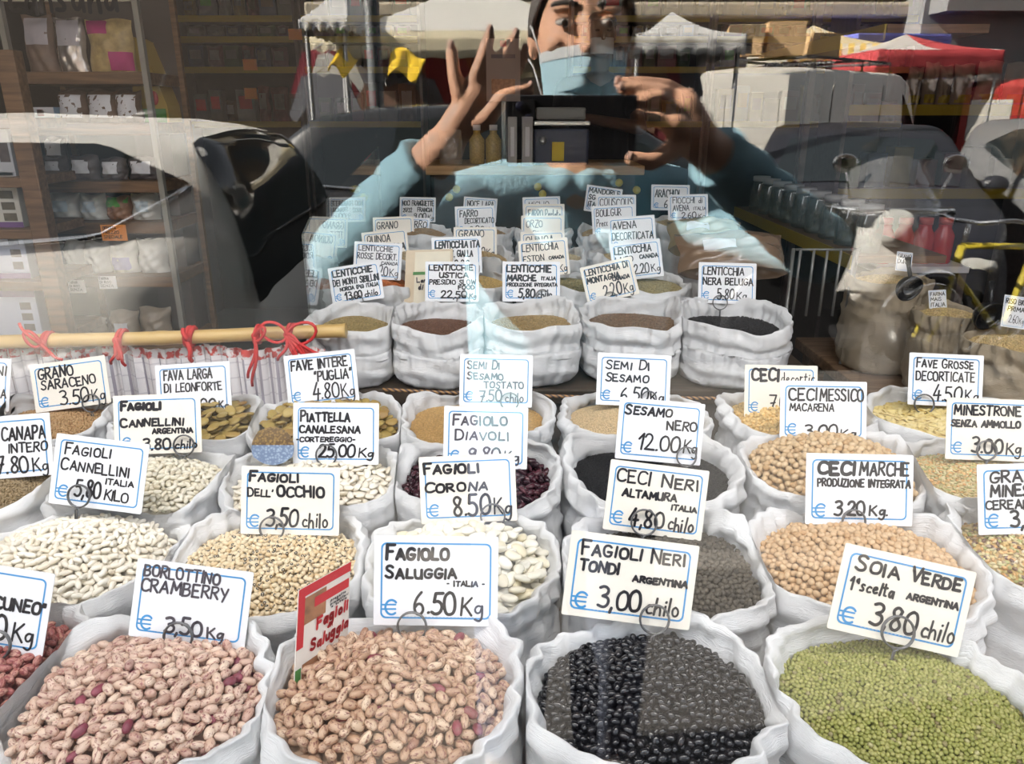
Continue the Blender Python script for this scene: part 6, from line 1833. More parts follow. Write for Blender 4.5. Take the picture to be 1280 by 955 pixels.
# building across the street
M_STONE = mat('facade_stone', (.13, .10, .07), .9, noise=(4, .2), bump=(30, .3))
M_SLAB = mat('facade_concrete', (.17, .17, .165), .8, noise=(5, .12))
M_WIN = mat('window_dark_glass', (.02, .03, .035), .08)
YO = -17.0
wl = MB()
wl.box((2, YO - .4, 3.85), (12.4, .8, 8.1))
structure(wl.build('wall_opposite', M_STONE))
structure(MB().box((-14.2, YO - .3, 4.35), (20, .8, 9.1)).build('wall_brown_house', mat('facade_brown', (.045, .034, .026), .9, noise=(4, .2))))
tr = MB()
for z, dd in ((3.45, .35), (4.15, .22), (7.4, .3)):
    tr.box((2, YO + dd / 2, z), (12.4, dd, .28), bev=.05)
structure(tr.build('trim_1', mat('cornice_stone', (.42, .36, .27), .85, noise=(5, .15))))
for k in range(9):
    x = -22 + k * 3.4
    f = structure(empty('window_%d' % (k + 2), (x, YO, 5.7)))
    MB().box((0, .03, 0), (1.3, .10, 2.2)).build('window_frame', M_SLAB, f)
    MB().box((-.3, .09, 0), (.52, .02, 1.95)).build('window_glass', M_WIN, f)
    MB().box((.3, .09, 0), (.52, .02, 1.95)).build('window_glass', M_WIN, f)
# glazed modern block to the right
gb = MB()
gb.box((16, YO + .6, 3.85), (16, .8, 8.1))
structure(gb.build('wall_glazed_block', M_SLAB))
for lv in range(1):
    f = structure(empty('window_%d' % (11 + lv), (16, YO + 1.02, 4.9 + lv * 3.3)))
    MB().box((0, 0, 0), (15.6, .06, 2.5)).build('window_glass', mat('curtain_glass', (.05, .09, .09), .05), f)
    for k in range(15):
        MB().box((-7.4 + k * 1.05, .05, 0), (.07, .08, 2.5)).build('window_bar', m_dark, f)
    MB().box((0, .3, -1.45), (15.8, .7, .35)).build('window_ledge', M_SLAB, f)

# added, unseen kiosk standing further along to shade the ground before the window
kk = empty('sun_blocker', (-4.5, -.75, 0)); tag(kk, 'added unseen kiosk on the pavement beside the shop', 'blocker')
M_BLOCKER = mat('blocker_green', (.04, .10, .07), .5)
MB().box((0, 0, 1.15), (1.7, 1.5, 2.3), bev=.03).build('cabin', M_BLOCKER, kk)
MB().box((0, 0, 2.36), (2.0, 1.8, .14), bev=.04).build('roof', M_BLOCKER, kk)
MB().box((.86, 0, 1.45), (.03, 1.1, .8), bev=.01).build('shutter', M_SLAB, kk)

# ---------------------------------------------------------------- cars
def smooth_interp(x, xs, zs):
    return float(np.interp(x, xs, zs))

class CarBody:
    def __init__(s, L, W, prof, belt, tumble=.23, floor=.20, nose=.12):
        s.L, s.W, s.belt, s.tumble, s.floor = L, W, belt, tumble, floor
        px, pz = zip(*prof)
        fx = np.linspace(-L / 2, L / 2, 241)
        fz = np.interp(fx, px, pz)
        k = np.exp(-np.linspace(-2, 2, 15) ** 2); k /= k.sum()
        s.fx, s.fz = fx, np.convolve(np.pad(fz, 7, 'edge'), k, 'valid')
    def H(s, x):
        return float(np.interp(x, s.fx, s.fz))
    def half(s, x):
        t = abs(2 * x / s.L)
        return s.W / 2 * (1 - .03 * t ** 2 - .22 * max(0, t - .72) ** 1.6 / .28 ** 1.6 * .9)
    def ring(s, x):
        H, w = s.H(x), s.half(x)
        zb = min(s.belt + .04 * (-x / s.L), H - .06)
        t = max(0.0, min(1.0, (H - zb) / (1.45 - s.belt)))
        wr = w * (1 - s.tumble * t) * (.985)
        hr = min(.07, (H - zb) * .5)
        f = s.floor
        return [(w * .86, f), (w * .965, f + .08), (w * 1.0, f + .25), (w * 1.0, zb - .22), (w * .995, zb - .08), (w * .975, zb),
                (w * .975 + (wr - w * .975) * .35, zb + (H - hr - zb) * .35), (w * .975 + (wr - w * .975) * .7, zb + (H - hr - zb) * .7), (wr, H - hr), (wr * .955, H - hr * .38), (wr * .86, H - hr * .10), (wr * .6, H), (wr * .3, H + .012), (0, H + .016)]
    def body(s, n=64):
        xs = [s.L / 2 * (-1 + 2 * i / n) for i in range(n + 1)]
        V, Fc = [], []
        for x in xs:
            r = s.ring(x)
            V += [(x, -y, z) for y, z in r] + [(x, y, z) for y, z in reversed(r[:-1])]
        m_ = 27
        for i in range(n):
            for k in range(m_ - 1):
                a0 = i * m_ + k
                Fc.append((a0, a0 + m_, a0 + m_ + 1, a0 + 1))
            Fc.append((i * m_ + m_ - 1, (i + 1) * m_ + m_ - 1, (i + 1) * m_, i * m_))
        Fc.append(tuple(range(m_)))
        Fc.append(tuple(n * m_ + k for k in reversed(range(m_))))
        return V, Fc
    def side_y(s, x, z):
        r = s.ring(x)
        ys = [p[0] for p in r[:10]]; zs_ = [p[1] for p in r[:10]]
        return float(np.interp(z, zs_, ys))
    def top_z(s, x, y):
        r = s.ring(x)[8:]
        ys = [p[0] for p in r][::-1]; zs_ = [p[1] for p in r][::-1]
        return float(np.interp(abs(y), ys, zs_))

M_TYRE = mat('tyre_rubber', (.015, .015, .016), .8)
M_RIM = mat('wheel_rim', (.42, .42, .43), .3, .85)
M_CGLASS = mat('car_glass', (.010, .014, .016), .03, spec=.9)
M_TRIM = mat('car_trim_black', (.012, .012, .013), .4)
M_CHROME = mat('chrome', (.75, .75, .75), .12, 1.0)

def car(name, loc, yaw, body, paint, label, side_wins, rear=None, front=None, antenna=False, lights=True, chrome=False):
    o = empty(name, loc, yaw)
    tag(o, label, 'car')
    mb = MB(); V, Fc = body.body(); mb.add(V, Fc, 0, True)
    mb.build('body', paint, o)
    for sgn in (-1, 1):
        for (x0, x1, bot, top) in side_wins:
            bx, bz = zip(*bot); tx, tz = zip(*top)
            def fn(u_, v_, sgn=sgn):
                x = x0 + (x1 - x0) * u_
                z = np.interp(x, bx, bz) * (1 - v_) + np.interp(x, tx, tz) * v_
                return (x, sgn * (body.side_y(x, z) + .004), z)
            MB().sheet(fn, 22, 6).build('side_window', M_CGLASS, o)
            if chrome:
                MB().tube([(x, sgn * (body.side_y(x, z) + .006), z) for x, z in [(x0 + (x1 - x0) * k / 24, float(np.interp(x0 + (x1 - x0) * k / 24, bx, bz))) for k in range(25)]], .013, 6).build('window_trim', M_CHROME, o)
    for nm, spec in (('rear_window', rear), ('windscreen', front)):
        if spec:
            xa, xb, ha, hb = spec
            def fn(u_, v_):
                x = xa + (xb - xa) * v_
                y = (2 * u_ - 1) * (ha + (hb - ha) * v_)
                e = 1 if nm == 'windscreen' else -1
                return (x + e * .006, y, body.top_z(x, y) + .005)
            MB().sheet(fn, 16, 14).build(nm, M_CGLASS, o)
    for wx in (-.31, .315):
        for sgn in (-1, 1):
            c = (wx * body.L, sgn * (body.W / 2 - .10), .30)
            Mx = TRS(c, (PI / 2, 0, 0))
            w_ = MB().lathe([(0, -.085), (.24, -.085), (.295, -.07), (.305, 0), (.295, .07), (.24, .085), (0, .085)], 30, M=Mx).build('wheel', M_TYRE, o)
            MB().lathe([(0, -.112), (.06, -.11), (.19, -.103), (.20, -.09), (.20, .09), (.19, .103), (.06, .11), (0, .112)], 24, M=Mx).build('wheel_rim', M_RIM, w_)
            MB().lathe([(.31, -.105), (.365, -.105), (.365, .095), (.31, .095)], 30, M=TRS((c[0], c[1] + sgn * .02, c[2]), (PI / 2, 0, 0))).build('wheel_arch', M_TRIM, o)
    if lights:
        for sgn in (-1, 1):
            x = body.L / 2 - .10
            MB().ball((x - .02, sgn * (body.half(x) - .14), body.H(x) - .12), (.12, .16, .075), 14, 9).build('headlight', mat('headlight_glass', (.55, .55, .52), .08), o)
            x = -body.L / 2 + .05
            MB().ball((x, sgn * (body.half(x) - .06), .86), (.035, .05, .11), 12, 9).build('tail_light', mat('tail_light_red', (.16, .008, .008), .15), o)
            MB().ball((body.L * .16, sgn * (body.W / 2 + .06), body.belt + .06), (.07, .10, .07), 12, 8).build('wing_mirror', paint, o)
    MB().box((body.L / 2 - .02, 0, .42), (.10, body.W * .74, .16), bev=.03).build('bumper', M_TRIM, o)
    MB().box((-body.L / 2 + .02, 0, .45), (.10, body.W * .74, .18), bev=.03).build('bumper', M_TRIM, o)
    if antenna:
        x = -body.L / 2 + .62
        z = body.top_z(x, 0)
        ab = MB().ball((x, 0, z + .005), (.085, .035, .028), 14, 8)
        ab.build('antenna_foot', M_TRIM, o)
        MB().tube([(x + .02, 0, z + .02), (x - .14, 0, z + .26)], .0035, 6).build('antenna', M_TRIM, o)
    return o

M_CARW = mat('car_paint_white', (.84, .82, .78), .28, coat=.4)
M_CARB = mat('car_paint_black', (.012, .013, .015), .22, coat=.6)
M_CARG = mat('car_paint_graphite', (.014, .015, .020), .35, spec=.3)
M_CARS = mat('car_paint_silver', (.20, .205, .215), .28, .5, coat=.4)
hatch = CarBody(3.5, 1.64, [(-1.75, .62), (-1.745, .95), (-1.69, 1.18), (-1.56, 1.39), (-1.30, 1.45), (-.6, 1.475), (.05, 1.46), (.35, 1.36), (.95, .98), (1.35, .90), (1.66, .76), (1.75, .60)], .93)
car('white_car', (-2.68, -3.04, -.01), PI, hatch, M_CARW, 'white hatchback parked in the street, mirrored at the left of the pane',
    [(-1.50, -.12, [(-1.50, 1.235), (-1.45, 1.20), (-1.20, 1.07), (-.12, .99)], [(-1.50, 1.25), (-1.42, 1.29), (-1.22, 1.385), (-.12, 1.40)]), (-.04, .74, [(-.04, 1.0), (.74, .97)], [(-.04, 1.395), (.2, 1.36), (.74, 1.06)])],
    rear=(-1.50, -1.742, .56, .74), front=(.30, .90, .48, .60), antenna=True, chrome=True)
suv = CarBody(4.3, 1.78, [(-2.15, .66), (-2.1, 1.0), (-1.95, 1.2), (-1.55, 1.49), (-1.1, 1.55), (-.2, 1.57), (.35, 1.5), (1.1, 1.06), (1.7, .98), (2.05, .8), (2.15, .62)], .98)
SW = [(-1.62, -.72, [(-1.62, 1.1), (-.72, 1.04)], [(-1.62, 1.18), (-1.45, 1.38), (-.72, 1.49)]), (-.66, .12, [(-.66, 1.04), (.12, 1.02)], [(-.66, 1.49), (.12, 1.48)]), (.18, 1.0, [(.18, 1.02), (1.0, 1.0)], [(.18, 1.46), (.4, 1.42), (1.0, 1.06)])]
car('black_car', (.35, -5.05, -.03), 0.06, suv, M_CARB, 'black car parked behind the white one, mirrored behind the raised hand', SW, rear=(-1.6, -2.02, .5, .62), front=(.42, 1.08, .54, .68), chrome=True)
car('dark_car', (2.85, -6.2, -.03), math.radians(108), CarBody(4.0, 1.72, [(-2.0, .64), (-1.96, 1.0), (-1.8, 1.18), (-1.4, 1.35), (-.9, 1.41), (-.2, 1.42), (.25, 1.35), (.95, 1.0), (1.5, .92), (1.9, .76), (2.0, .6)], .95), M_CARG,
    'dark graphite car parked nose to the shop, mirrored at the right of the pane', [(-1.5, -.6, [(-1.5, 1.06), (-.6, 1.0)], [(-1.5, 1.10), (-1.3, 1.25), (-.6, 1.34)]), (-.54, .84, [(-.54, 1.0), (.84, .97)], [(-.54, 1.34), (.1, 1.31), (.84, 1.01)])],
    rear=(-1.48, -1.9, .48, .6), front=(.32, .92, .52, .64))
car('silver_car', (5.0, -6.0, -.03), math.radians(96), hatch, M_CARS, 'silver car parked beyond the bicycle, mirrored at the right edge',
    [(-.96, -.10, [(-.96, 1.2), (-.10, 1.01)], [(-.96, 1.25), (-.55, 1.375), (-.10, 1.395)]), (-.04, .74, [(-.04, 1.0), (.74, .97)], [(-.04, 1.395), (.2, 1.36), (.74, 1.06)])],
    rear=(-1.30, -1.705, .46, .58), front=(.30, .90, .48, .60))

# ---------------------------------------------------------------- vans
def van(name, M_, yaw, L, W, H, paint, label, rack=False):
    o = empty(name, M_, yaw); tag(o, label, 'van')
    b_ = CarBody(L, W, [(-L / 2, H - .10), (-L / 2 + .08, H - .02), (-L / 2 + .5, H), (L * .22, H), (L * .30, H - .10), (L * .42, H - .85), (L * .49, H - 1.0), (L / 2, H - 1.25)], H - .95, tumble=.13, floor=.25)
    V, Fc = b_.body(); mb = MB().add(V, Fc, 0, True); mb.build('body', paint, o)
    xr_ = -L / 2 - .006
    for sgn in (-1, 1):
        d_ = MB().box((xr_, sgn * W * .222, (H + .35) / 2 + .02), (.03, W * .42, H - .62), bev=.012).build('rear_door', paint, o)
        MB().box((xr_ - .018, sgn * W * .222, H * .70), (.012, W * .31, H * .30), bev=.005).build('door_panel', mat('van_panel_grey', (.50, .48, .44), .5, noise=(6, .15)), d_)
        MB().box((xr_ - .03, sgn * .07, H * .46), (.03, .05, .12), bev=.008).build('door_handle', M_TRIM, d_)
        MB().box((xr_ - .02, sgn * W * .44, H * .42), (.03, .09, .34), bev=.01).build('tail_light', mat('tail_light_red', (.35, .015, .015), .15), o)
        def fn(u_, v_, sgn=sgn):
            x = L * (.24 + .12 * u_)
            z = H - .88 + v_ * (.60 - .50 * u_)
            return (x, sgn * (b_.side_y(x, z) + .006), z)
        MB().sheet(fn, 8, 6).build('side_window', M_CGLASS, o)
        for x in (-L * .30, L * .03):
            MB().box((x, sgn * (W / 2 + .004), H * .60), (.015, .012, H * .62)).build('panel_seam', mat('van_seam', (.20, .19, .17), .7), o)
        MB().box((-L * .02, sgn * (W / 2 + .006), H * .42), (L * .62, .014, .025)).build('side_rail', mat('van_seam', (.20, .19, .17), .7), o)
        for x in (-.31 * L, .33 * L):
            Mx = TRS((x, sgn * (W / 2 - .1), .32), (PI / 2, 0, 0))
            w_ = MB().lathe([(0, -.1), (.25, -.1), (.32, -.07), (.32, .07), (.25, .1), (0, .1)], 26, M=Mx).build('wheel', M_TYRE, o)
            MB().lathe([(0, -.125), (.18, -.115), (.18, .115), (0, .125)], 20, M=Mx).build('wheel_rim', M_RIM, w_)
    MB().sheet(lambda u_, v_: (L * (.315 + .095 * v_) + .01, (2 * u_ - 1) * W * .36, b_.top_z(L * (.315 + .095 * v_), (2 * u_ - 1) * W * .36) + .01), 10, 8).build('windscreen', M_CGLASS, o)
    MB().box((-L / 2 - .03, 0, .42), (.10, W * .9, .18), bev=.03).build('bumper', M_TRIM, o)
    if rack:
        rk_ = MB()
        for x in (-L * .35, -L * .05, L * .15):
            rk_.tube([(x, -W * .40, H - .02), (x, -W * .40, H + .12), (x, W * .40, H + .12), (x, W * .40, H - .02)], .018, 8)
        for s_ in (-1, 1):
            rk_.tube([(-L * .38, s_ * W * .36, H + .13), (L * .18, s_ * W * .36, H + .13)], .018, 8)
        rk_.build('roof_rack', M_TRIM, o)
    return o
M_VANW = mat('van_paint_white', (.66, .63, .57), .4, noise=(3, .08))
cm = street(994, 150, 9.4)
vy = math.radians(-42)
Lv, Wv = 4.4, 1.75
fx = Vector((math.cos(vy), math.sin(vy), 0)); lft = Vector((-math.sin(vy), math.cos(vy), 0))
vc = cm + fx * Lv / 2
# the corner nearest the shop is the rear right one
near = 1 if lft.y > 0 else -1
cv = Vector((vc.x, vc.y, 0)) - lft * near * Wv / 2
cv.z = -.03
van('white_van', cv, vy, Lv, Wv, 2.06, M_VANW, 'worn white delivery van with a roof rack, mirrored right of the person', True)
cvr = street(1268, 150, 13.5); cvr.z = -.03
van('red_van', cvr, math.radians(-60), 4.4, 1.8, 2.0, mat('van_paint_red', (.26, .022, .02), .35, coat=.3), 'red van far back, mirrored at the right edge of the pane')
# blue lorry with a box body
cl = street(1085, 100, 15.5); cl.z = -.03
lo = empty('lorry', cl, math.radians(172)); tag(lo, 'blue lorry with a box body standing behind the white van', 'lorry')
M_LB = mat('lorry_blue', (.10, .12, .42), .4, noise=(2, .15))
MB().box((0, 0, 1.75), (1.9, 2.1, 2.3), bev=.03).build('cargo_box', M_LB, lo)
MB().box((0, -1.062, 2.45), (1.8, .01, .34)).build('box_stripe', mat('lorry_pale', (.45, .50, .72), .5, noise=(9, .3)), lo)
MB().box((1.65, 0, 1.35), (1.3, 1.95, 1.7), bev=.15).build('cab', M_LB, lo)
MB().box((1.75, -.985, 1.75), (.7, .02, .55), bev=.006).build('cab_window', M_CGLASS, lo)
for x in (-.5, 1.7):
    for s_ in (-1, 1):
        MB().lathe([(0, -.03), (.34, -.03), (.4, -.08), (.4, .08), (.34, .12), (0, .12)], 24, M=TRS((x, s_ * .92, .42), (PI / 2, 0, 0))).build('wheel', M_TYRE, lo)
# cartons on the van's roof
def roof_box(px, py, d, w, h, dp, label, flap=False, yaw=0.2):
    p = street(px, py, d)
    p.z = cv.z + 2.06 + .15
    o = MB()
    t = .012
    o.box((0, 0, t / 2), (w, dp, t)); o.box((0, -dp / 2, h / 2), (w, t, h)); o.box((-w / 2, 0, h / 2), (t, dp, h)); o.box((w / 2, 0, h / 2), (t, dp, h))
    o.box((0, dp / 2, h / 2), (w, t, h))
    if not flap:
        o.box((0, 0, h), (w, dp, t))
    ob = o.build('cardboard_box', mat('cardboard', (.48, .32, .17), .8, noise=(6, .12)))
    ob.location = p; ob.rotation_euler = (0, 0, yaw)
    tag(ob, label, 'box', 'cartons on the van roof')
    if flap:
        MB().box((0, dp / 2 + .06, h + .03), (w * 1.04, .012, h * .5), M=TRS(rot=(-.35, 0, 0))).build('flap', mat('cardboard_pale', (.66, .48, .29), .8, noise=(6, .1)), ob)
        MB().box((-w * .05, dp / 2 + .008, h * .32), (w * .46, .006, h * .5)).build('opening', M_TRIM, ob)
    return ob
roof_box(930, 60, 10.0, .42, .34, .40, 'open cardboard box with a raised flap on the van roof', True)
roof_box(978, 60, 10.1, .46, .40, .45, 'large brown cardboard box beside the open one on the van roof', False, .1)
roof_box(1022, 66, 10.5, .40, .30, .40, 'smaller cardboard box at the front end of the van roof', False, -.2)

# ---------------------------------------------------------------- market stalls
M_STEEL = mat('stall_pole', (.30, .30, .30), .35, .8)
def stall(px0, px1, py_top, py_eave, d, cloth, valance, label, drop=.32, depth=2.4, n_val=14, peak=.5, poles=True, skew=0.0):
    e0, e1 = street(px0, py_eave, d), street(px1, py_eave, d)
    z_e = (e0.z + e1.z) / 2
    z_t = street((px0 + px1) / 2, py_top, d * 1.06).z
    w = abs(e1.x - e0.x)
    c = Vector(((e0.x + e1.x) / 2, (e0.y + e1.y) / 2 - depth / 2, -.03))
    o = empty('market_stall', c, skew)
    tag(o, label, 'market stall', 'market stalls')
    ze, zt = z_e - c.z, z_t - c.z
    def roof(u_, v_):
        a, b_ = 2 * u_ - 1, 2 * v_ - 1
        k = max(abs(a), abs(b_))
        return (a * w / 2, b_ * depth / 2, ze + (zt - ze) * (1 - k) ** 1.0 * 1.0 - .05 * math.sin(PI * k) )
    MB().sheet(roof, 24, 24).build('awning', cloth, o, solid=.006)
    vb = MB()
    per = [(-w / 2, -depth / 2), (w / 2, -depth / 2), (w / 2, depth / 2), (-w / 2, depth / 2), (-w / 2, -depth / 2)]
    for (xa, ya), (xb, yb_) in zip(per[:-1], per[1:]):
        vb.sheet(lambda u_, v_: (xa + (xb - xa) * u_, ya + (yb_ - ya) * u_ + .003 * math.sin(u_ * 25), ze - v_ * (drop - .025 * abs(math.sin(u_ * n_val * PI / 2)))), 56, 3)
    vb.build('valance', valance, o, solid=.004)
    for sx in (-1, 1):
        for sy in (-1, 1):
            MB().tube([(sx * (w / 2 - .05), sy * (depth / 2 - .05), 0), (sx * (w / 2 - .05), sy * (depth / 2 - .05), ze)], .02, 8).build('pole', M_STEEL, o)
    return o, w, ze, c
M_AW = mat('awning_white', (.90, .86, .78), .8, noise=(2, .06))
M_AG = mat('awning_cream', (.70, .62, .44), .8, noise=(2, .08))
M_AGR = mat('awning_grey', (.58, .57, .55), .8, noise=(2, .06))
def striped(name, c1, c2, scale):
    m_ = mat(name, c1, .8)
    nt = m_.node_tree
    t_ = nt.nodes.new('ShaderNodeTexCoord'); s_ = nt.nodes.new('ShaderNodeSeparateXYZ'); nt.links.new(t_.outputs['Object'], s_.inputs[0])
    f = nt.nodes.new('ShaderNodeMath'); f.operation = 'MULTIPLY'; f.inputs[1].default_value = scale; nt.links.new(s_.outputs[0], f.inputs[0])
    f2 = nt.nodes.new('ShaderNodeMath'); f2.operation = 'FRACT'; nt.links.new(f.outputs[0], f2.inputs[0])
    f3 = nt.nodes.new('ShaderNodeMath'); f3.operation = 'GREATER_THAN'; f3.inputs[1].default_value = .5; nt.links.new(f2.outputs[0], f3.inputs[0])
    x_ = nt.nodes.new('ShaderNodeMix'); x_.data_type = 'RGBA'; x_.inputs[6].default_value = (*c1, 1); x_.inputs[7].default_value = (*c2, 1)
    nt.links.new(f3.outputs[0], x_.inputs[0]); nt.links.new(x_.outputs[2], nt.nodes['Principled BSDF'].inputs['Base Color'])
    return m_
M_AY = striped('awning_yellow_stripe', (.80, .62, .34), (.82, .72, .52), 7.0)
M_YV = striped('valance_yellow_stripe', (.78, .55, .16), (.82, .76, .64), 5.0)
M_ARW = striped('awning_red_white', (.30, .03, .034), (.80, .74, .68), .62)
M_RED = mat('awning_red', (.26, .022, .026), .8)
S = []
S.append(stall(418, 760, -40, 38, 7.2, M_AW, M_AG, 'white market stall awning with cream valance, mirrored above the raised hand', .26))
S.append(stall(792, 935, 8, 42, 6.2, M_AGR, M_AGR, 'grey white stall awning mirrored right of the masked face', .17, depth=1.7))
S.append(stall(986, 1108, 30, 54, 13.0, M_AY, M_YV, 'yellow striped stall awning mirrored above the white van', .30))
S.append(stall(1098, 1258, 40, 62, 11.5, M_ARW, M_RED, 'red and white stall awning mirrored at the right', .34))
S.append(stall(372, 434, -50, 24, 6.6, M_AGR, striped('valance_grey_stripe', (.35, .35, .36), (.62, .60, .56), 9.0), 'grey striped stall awning mirrored left of the lamp post', .10))
S.append(stall(384, 440, 32, 46, 10.5, M_AG, M_AG, 'low cream stall awning far back, mirrored left of the lamp post', .34))
S.append(stall(520, 760, 20, 52, 11.0, M_AG, M_AG, 'cream stall awning behind the white one', .40))

# garments hanging under the stalls
def garment(px, py, d, w, h, colour, label, cat='shirt', yaw=0.0):
    p = street(px, py, d)
    ol = [(-.30, .0), (.30, .0), (.31, .62), (.52, .42), (.62, .52), (.36, .97), (.12, 1.0), (0, .95), (-.12, 1.0), (-.36, .97), (-.62, .52), (-.52, .42), (-.31, .62)]
    mb = MB().prism([(x * w, (y - 1) * h) for x, y in ol], -.03, .03, M=Matrix.Rotation(PI / 2, 4, 'X'))
    o = mb.build('hanging_garment', colour)
    o.location = p; o.rotation_euler = (0, 0, yaw)
    tag(o, label, cat, 'garments hanging at the stalls')
    MB().tube([(-.16 * w, 0, 0), (0, 0, .05), (0, 0, .12)], .008, 6).build('hanger', M_STEEL, o)
    return o
GC = [('orange', (.50, .14, .04)), ('red', (.42, .04, .04)), ('black', (.02, .02, .022)), ('dark red', (.20, .03, .04)), ('white', (.62, .60, .55)), ('blue', (.06, .09, .25)), ('brown', (.22, .12, .08)), ('grey', (.22, .22, .24))]
GM = {n_2: mat('cloth_' + n_2.replace(' ', '_'), c, .9, noise=(9, .15)) for n_2, c in GC}
for px, py, d, w, h, c, where in ((534, 36, 8.0, .5, .75, 'black', 'left of the orange one'), (548, 34, 7.9, .5, .85, 'red', 'beside the black one'), (566, 32, 7.9, .6, .8, 'orange', 'under the white awning'), (590, 34, 8.1, .5, .8, 'dark red', 'behind the raised fingers'), (608, 33, 8.1, .4, .6, 'white', 'behind the raised fingers'),
                                  (626, 36, 8.2, .4, .5, 'blue', 'beside the masked face'), (452, 46, 8.4, .6, .9, 'grey', 'behind the lamp post'), (402, 62, 8.3, .6, .9, 'dark red', 'under the low cream awning'), (418, 66, 8.2, .5, .7, 'white', 'under the low cream awning'), (404, 92, 7.6, .6, .8, 'grey', 'low at the left stall'),
                                  (808, 52, 7.0, .4, .9, 'brown', 'beside the right ear'), (824, 50, 7.0, .4, 1.0, 'dark red', 'under the grey awning'), (846, 54, 7.1, .45, .9, 'grey', 'under the grey awning'), (516, 96, 8.0, .6, .8, 'grey', 'above the crouching figure'), (486, 104, 7.8, .7, .7, 'brown', 'behind the lamp post')):
    garment(px, py, d, w, h, GM[c], '%s garment hanging at a stall, %s' % (c, where))
# yellow covers on the stall tables
for px0, px1, py0, py1, d, lb in ((420, 447, 68, 92, 6.9, 'small yellow stall cover mirrored left of the lamp post'), (488, 532, 67, 98, 7.0, 'bright yellow stall cover mirrored left of the raised hand')):
    p0, p1 = street(px0, py0, d), street(px1, py1, d)
    w, h = p1.x - p0.x, p0.z - p1.z
    o = MB().sheet(lambda u_, v_: ((u_ - .5) * w * (1 - .25 * v_), .04 * math.sin(u_ * 9) + .5 * v_, -v_ * h + .05 * math.sin(u_ * 5)), 20, 8).build('stall_cover', mat('cover_yellow', (.80, .52, .02), .6), solid=.01)
    o.location = ((p0.x + p1.x) / 2, p0.y, p0.z)
    tag(o, lb, 'cloth')
# dark stall tables, with near-black backdrop sheets standing in for the stalls' shaded inside
for k, (px0, px1, d) in enumerate(((370, 650, 9.6), (775, 862, 8.6), (1120, 1280, 13.8))):
    p0, p1 = street(px0, 150, d), street(px1, 150, d)
    o = MB()
    w = p1.x - p0.x
    o.box((0, 0, .82), (w, .9, .04)); o.box((0, .42, .44), (w, .02, .72)); o.box((0, -.4, .41), (w, .03, .80))
    ob = o.build('stall_table', mat('stall_table_cloth', (.04, .036, .036), .9, noise=(4, .3)))
    ob.location = ((p0.x + p1.x) / 2, p0.y, -.03)
    tag(ob, 'dark cloth covered stall table, %s' % ('behind the black car', 'behind the white van', 'far back at the right')[k], 'table')
    rg = random.Random(k)
    nb = MB().sheet(lambda u_, v_: ((u_ - .5) * w, -.5 + .10 * math.sin(u_ * 37) + .06 * math.sin(u_ * 90 + v_ * 7), .05 + v_ * 2.05), 90, 10).build('stall_backdrop', mat('stall_backdrop', (.028, .024, .026), .95, noise=(3, .5)))
    nb.location = ob.location
    tag(nb, 'dark backdrop sheet for the shaded stall inside, %s' % ('behind the black car', 'behind the white van', 'far back at the right')[k], 'cloth')
# lamp post
pl = street(471, 140, 5.6)
lp = empty('lamp_post', (pl.x, pl.y, -.03)); tag(lp, 'dark lamp post mirrored left of the raised hand', 'lamp post')
MB().lathe([(.10, 0), (.10, .25), (.065, .32), (.055, 1.2), (.05, 5.2), (0, 5.2)], 18).build('post', mat('post_paint', (.06, .065, .07), .45), lp)
MB().lathe([(.02, 5.2), (.16, 5.3), (.22, 5.6), (.10, 5.8), (0, 5.82)], 18).build('lantern', mat('lantern_glass', (.55, .55, .5), .3), lp)
# tree whose branches hang over the street on the right
tree = empty('street_tree', (5.2, -7.4, -.03)); tag(tree, 'bare street tree behind the parked cars', 'tree')
M_BARK = mat('bark', (.13, .10, .075), .9, noise=(14, .3), bump=(40, .6))
tb = MB(); rg = random.Random(5)
def branch(p, dirn, L_, r, n):
    q_ = [p]
    for k in range(5):
        dirn = (dirn + Vector((rg.uniform(-.2, .2), rg.uniform(-.2, .2), rg.uniform(-.05, .15)))).normalized()
        q_.append(q_[-1] + dirn * L_ / 5)
    tb.tube(q_, [r * (1 - .12 * k) for k in range(6)], 7)
    if n:
        for _ in range(3):
            branch(q_[rg.randint(2, 5)], (dirn + Vector((rg.uniform(-.9, .9), rg.uniform(-.9, .9), rg.uniform(-.1, .5)))).normalized(), L_ * .62, r * .5, n - 1)
branch(Vector((0, 0, 0)), Vector((0, 0, 1)), 3.4, .15, 3)
tb.build('trunk', M_BARK, tree)

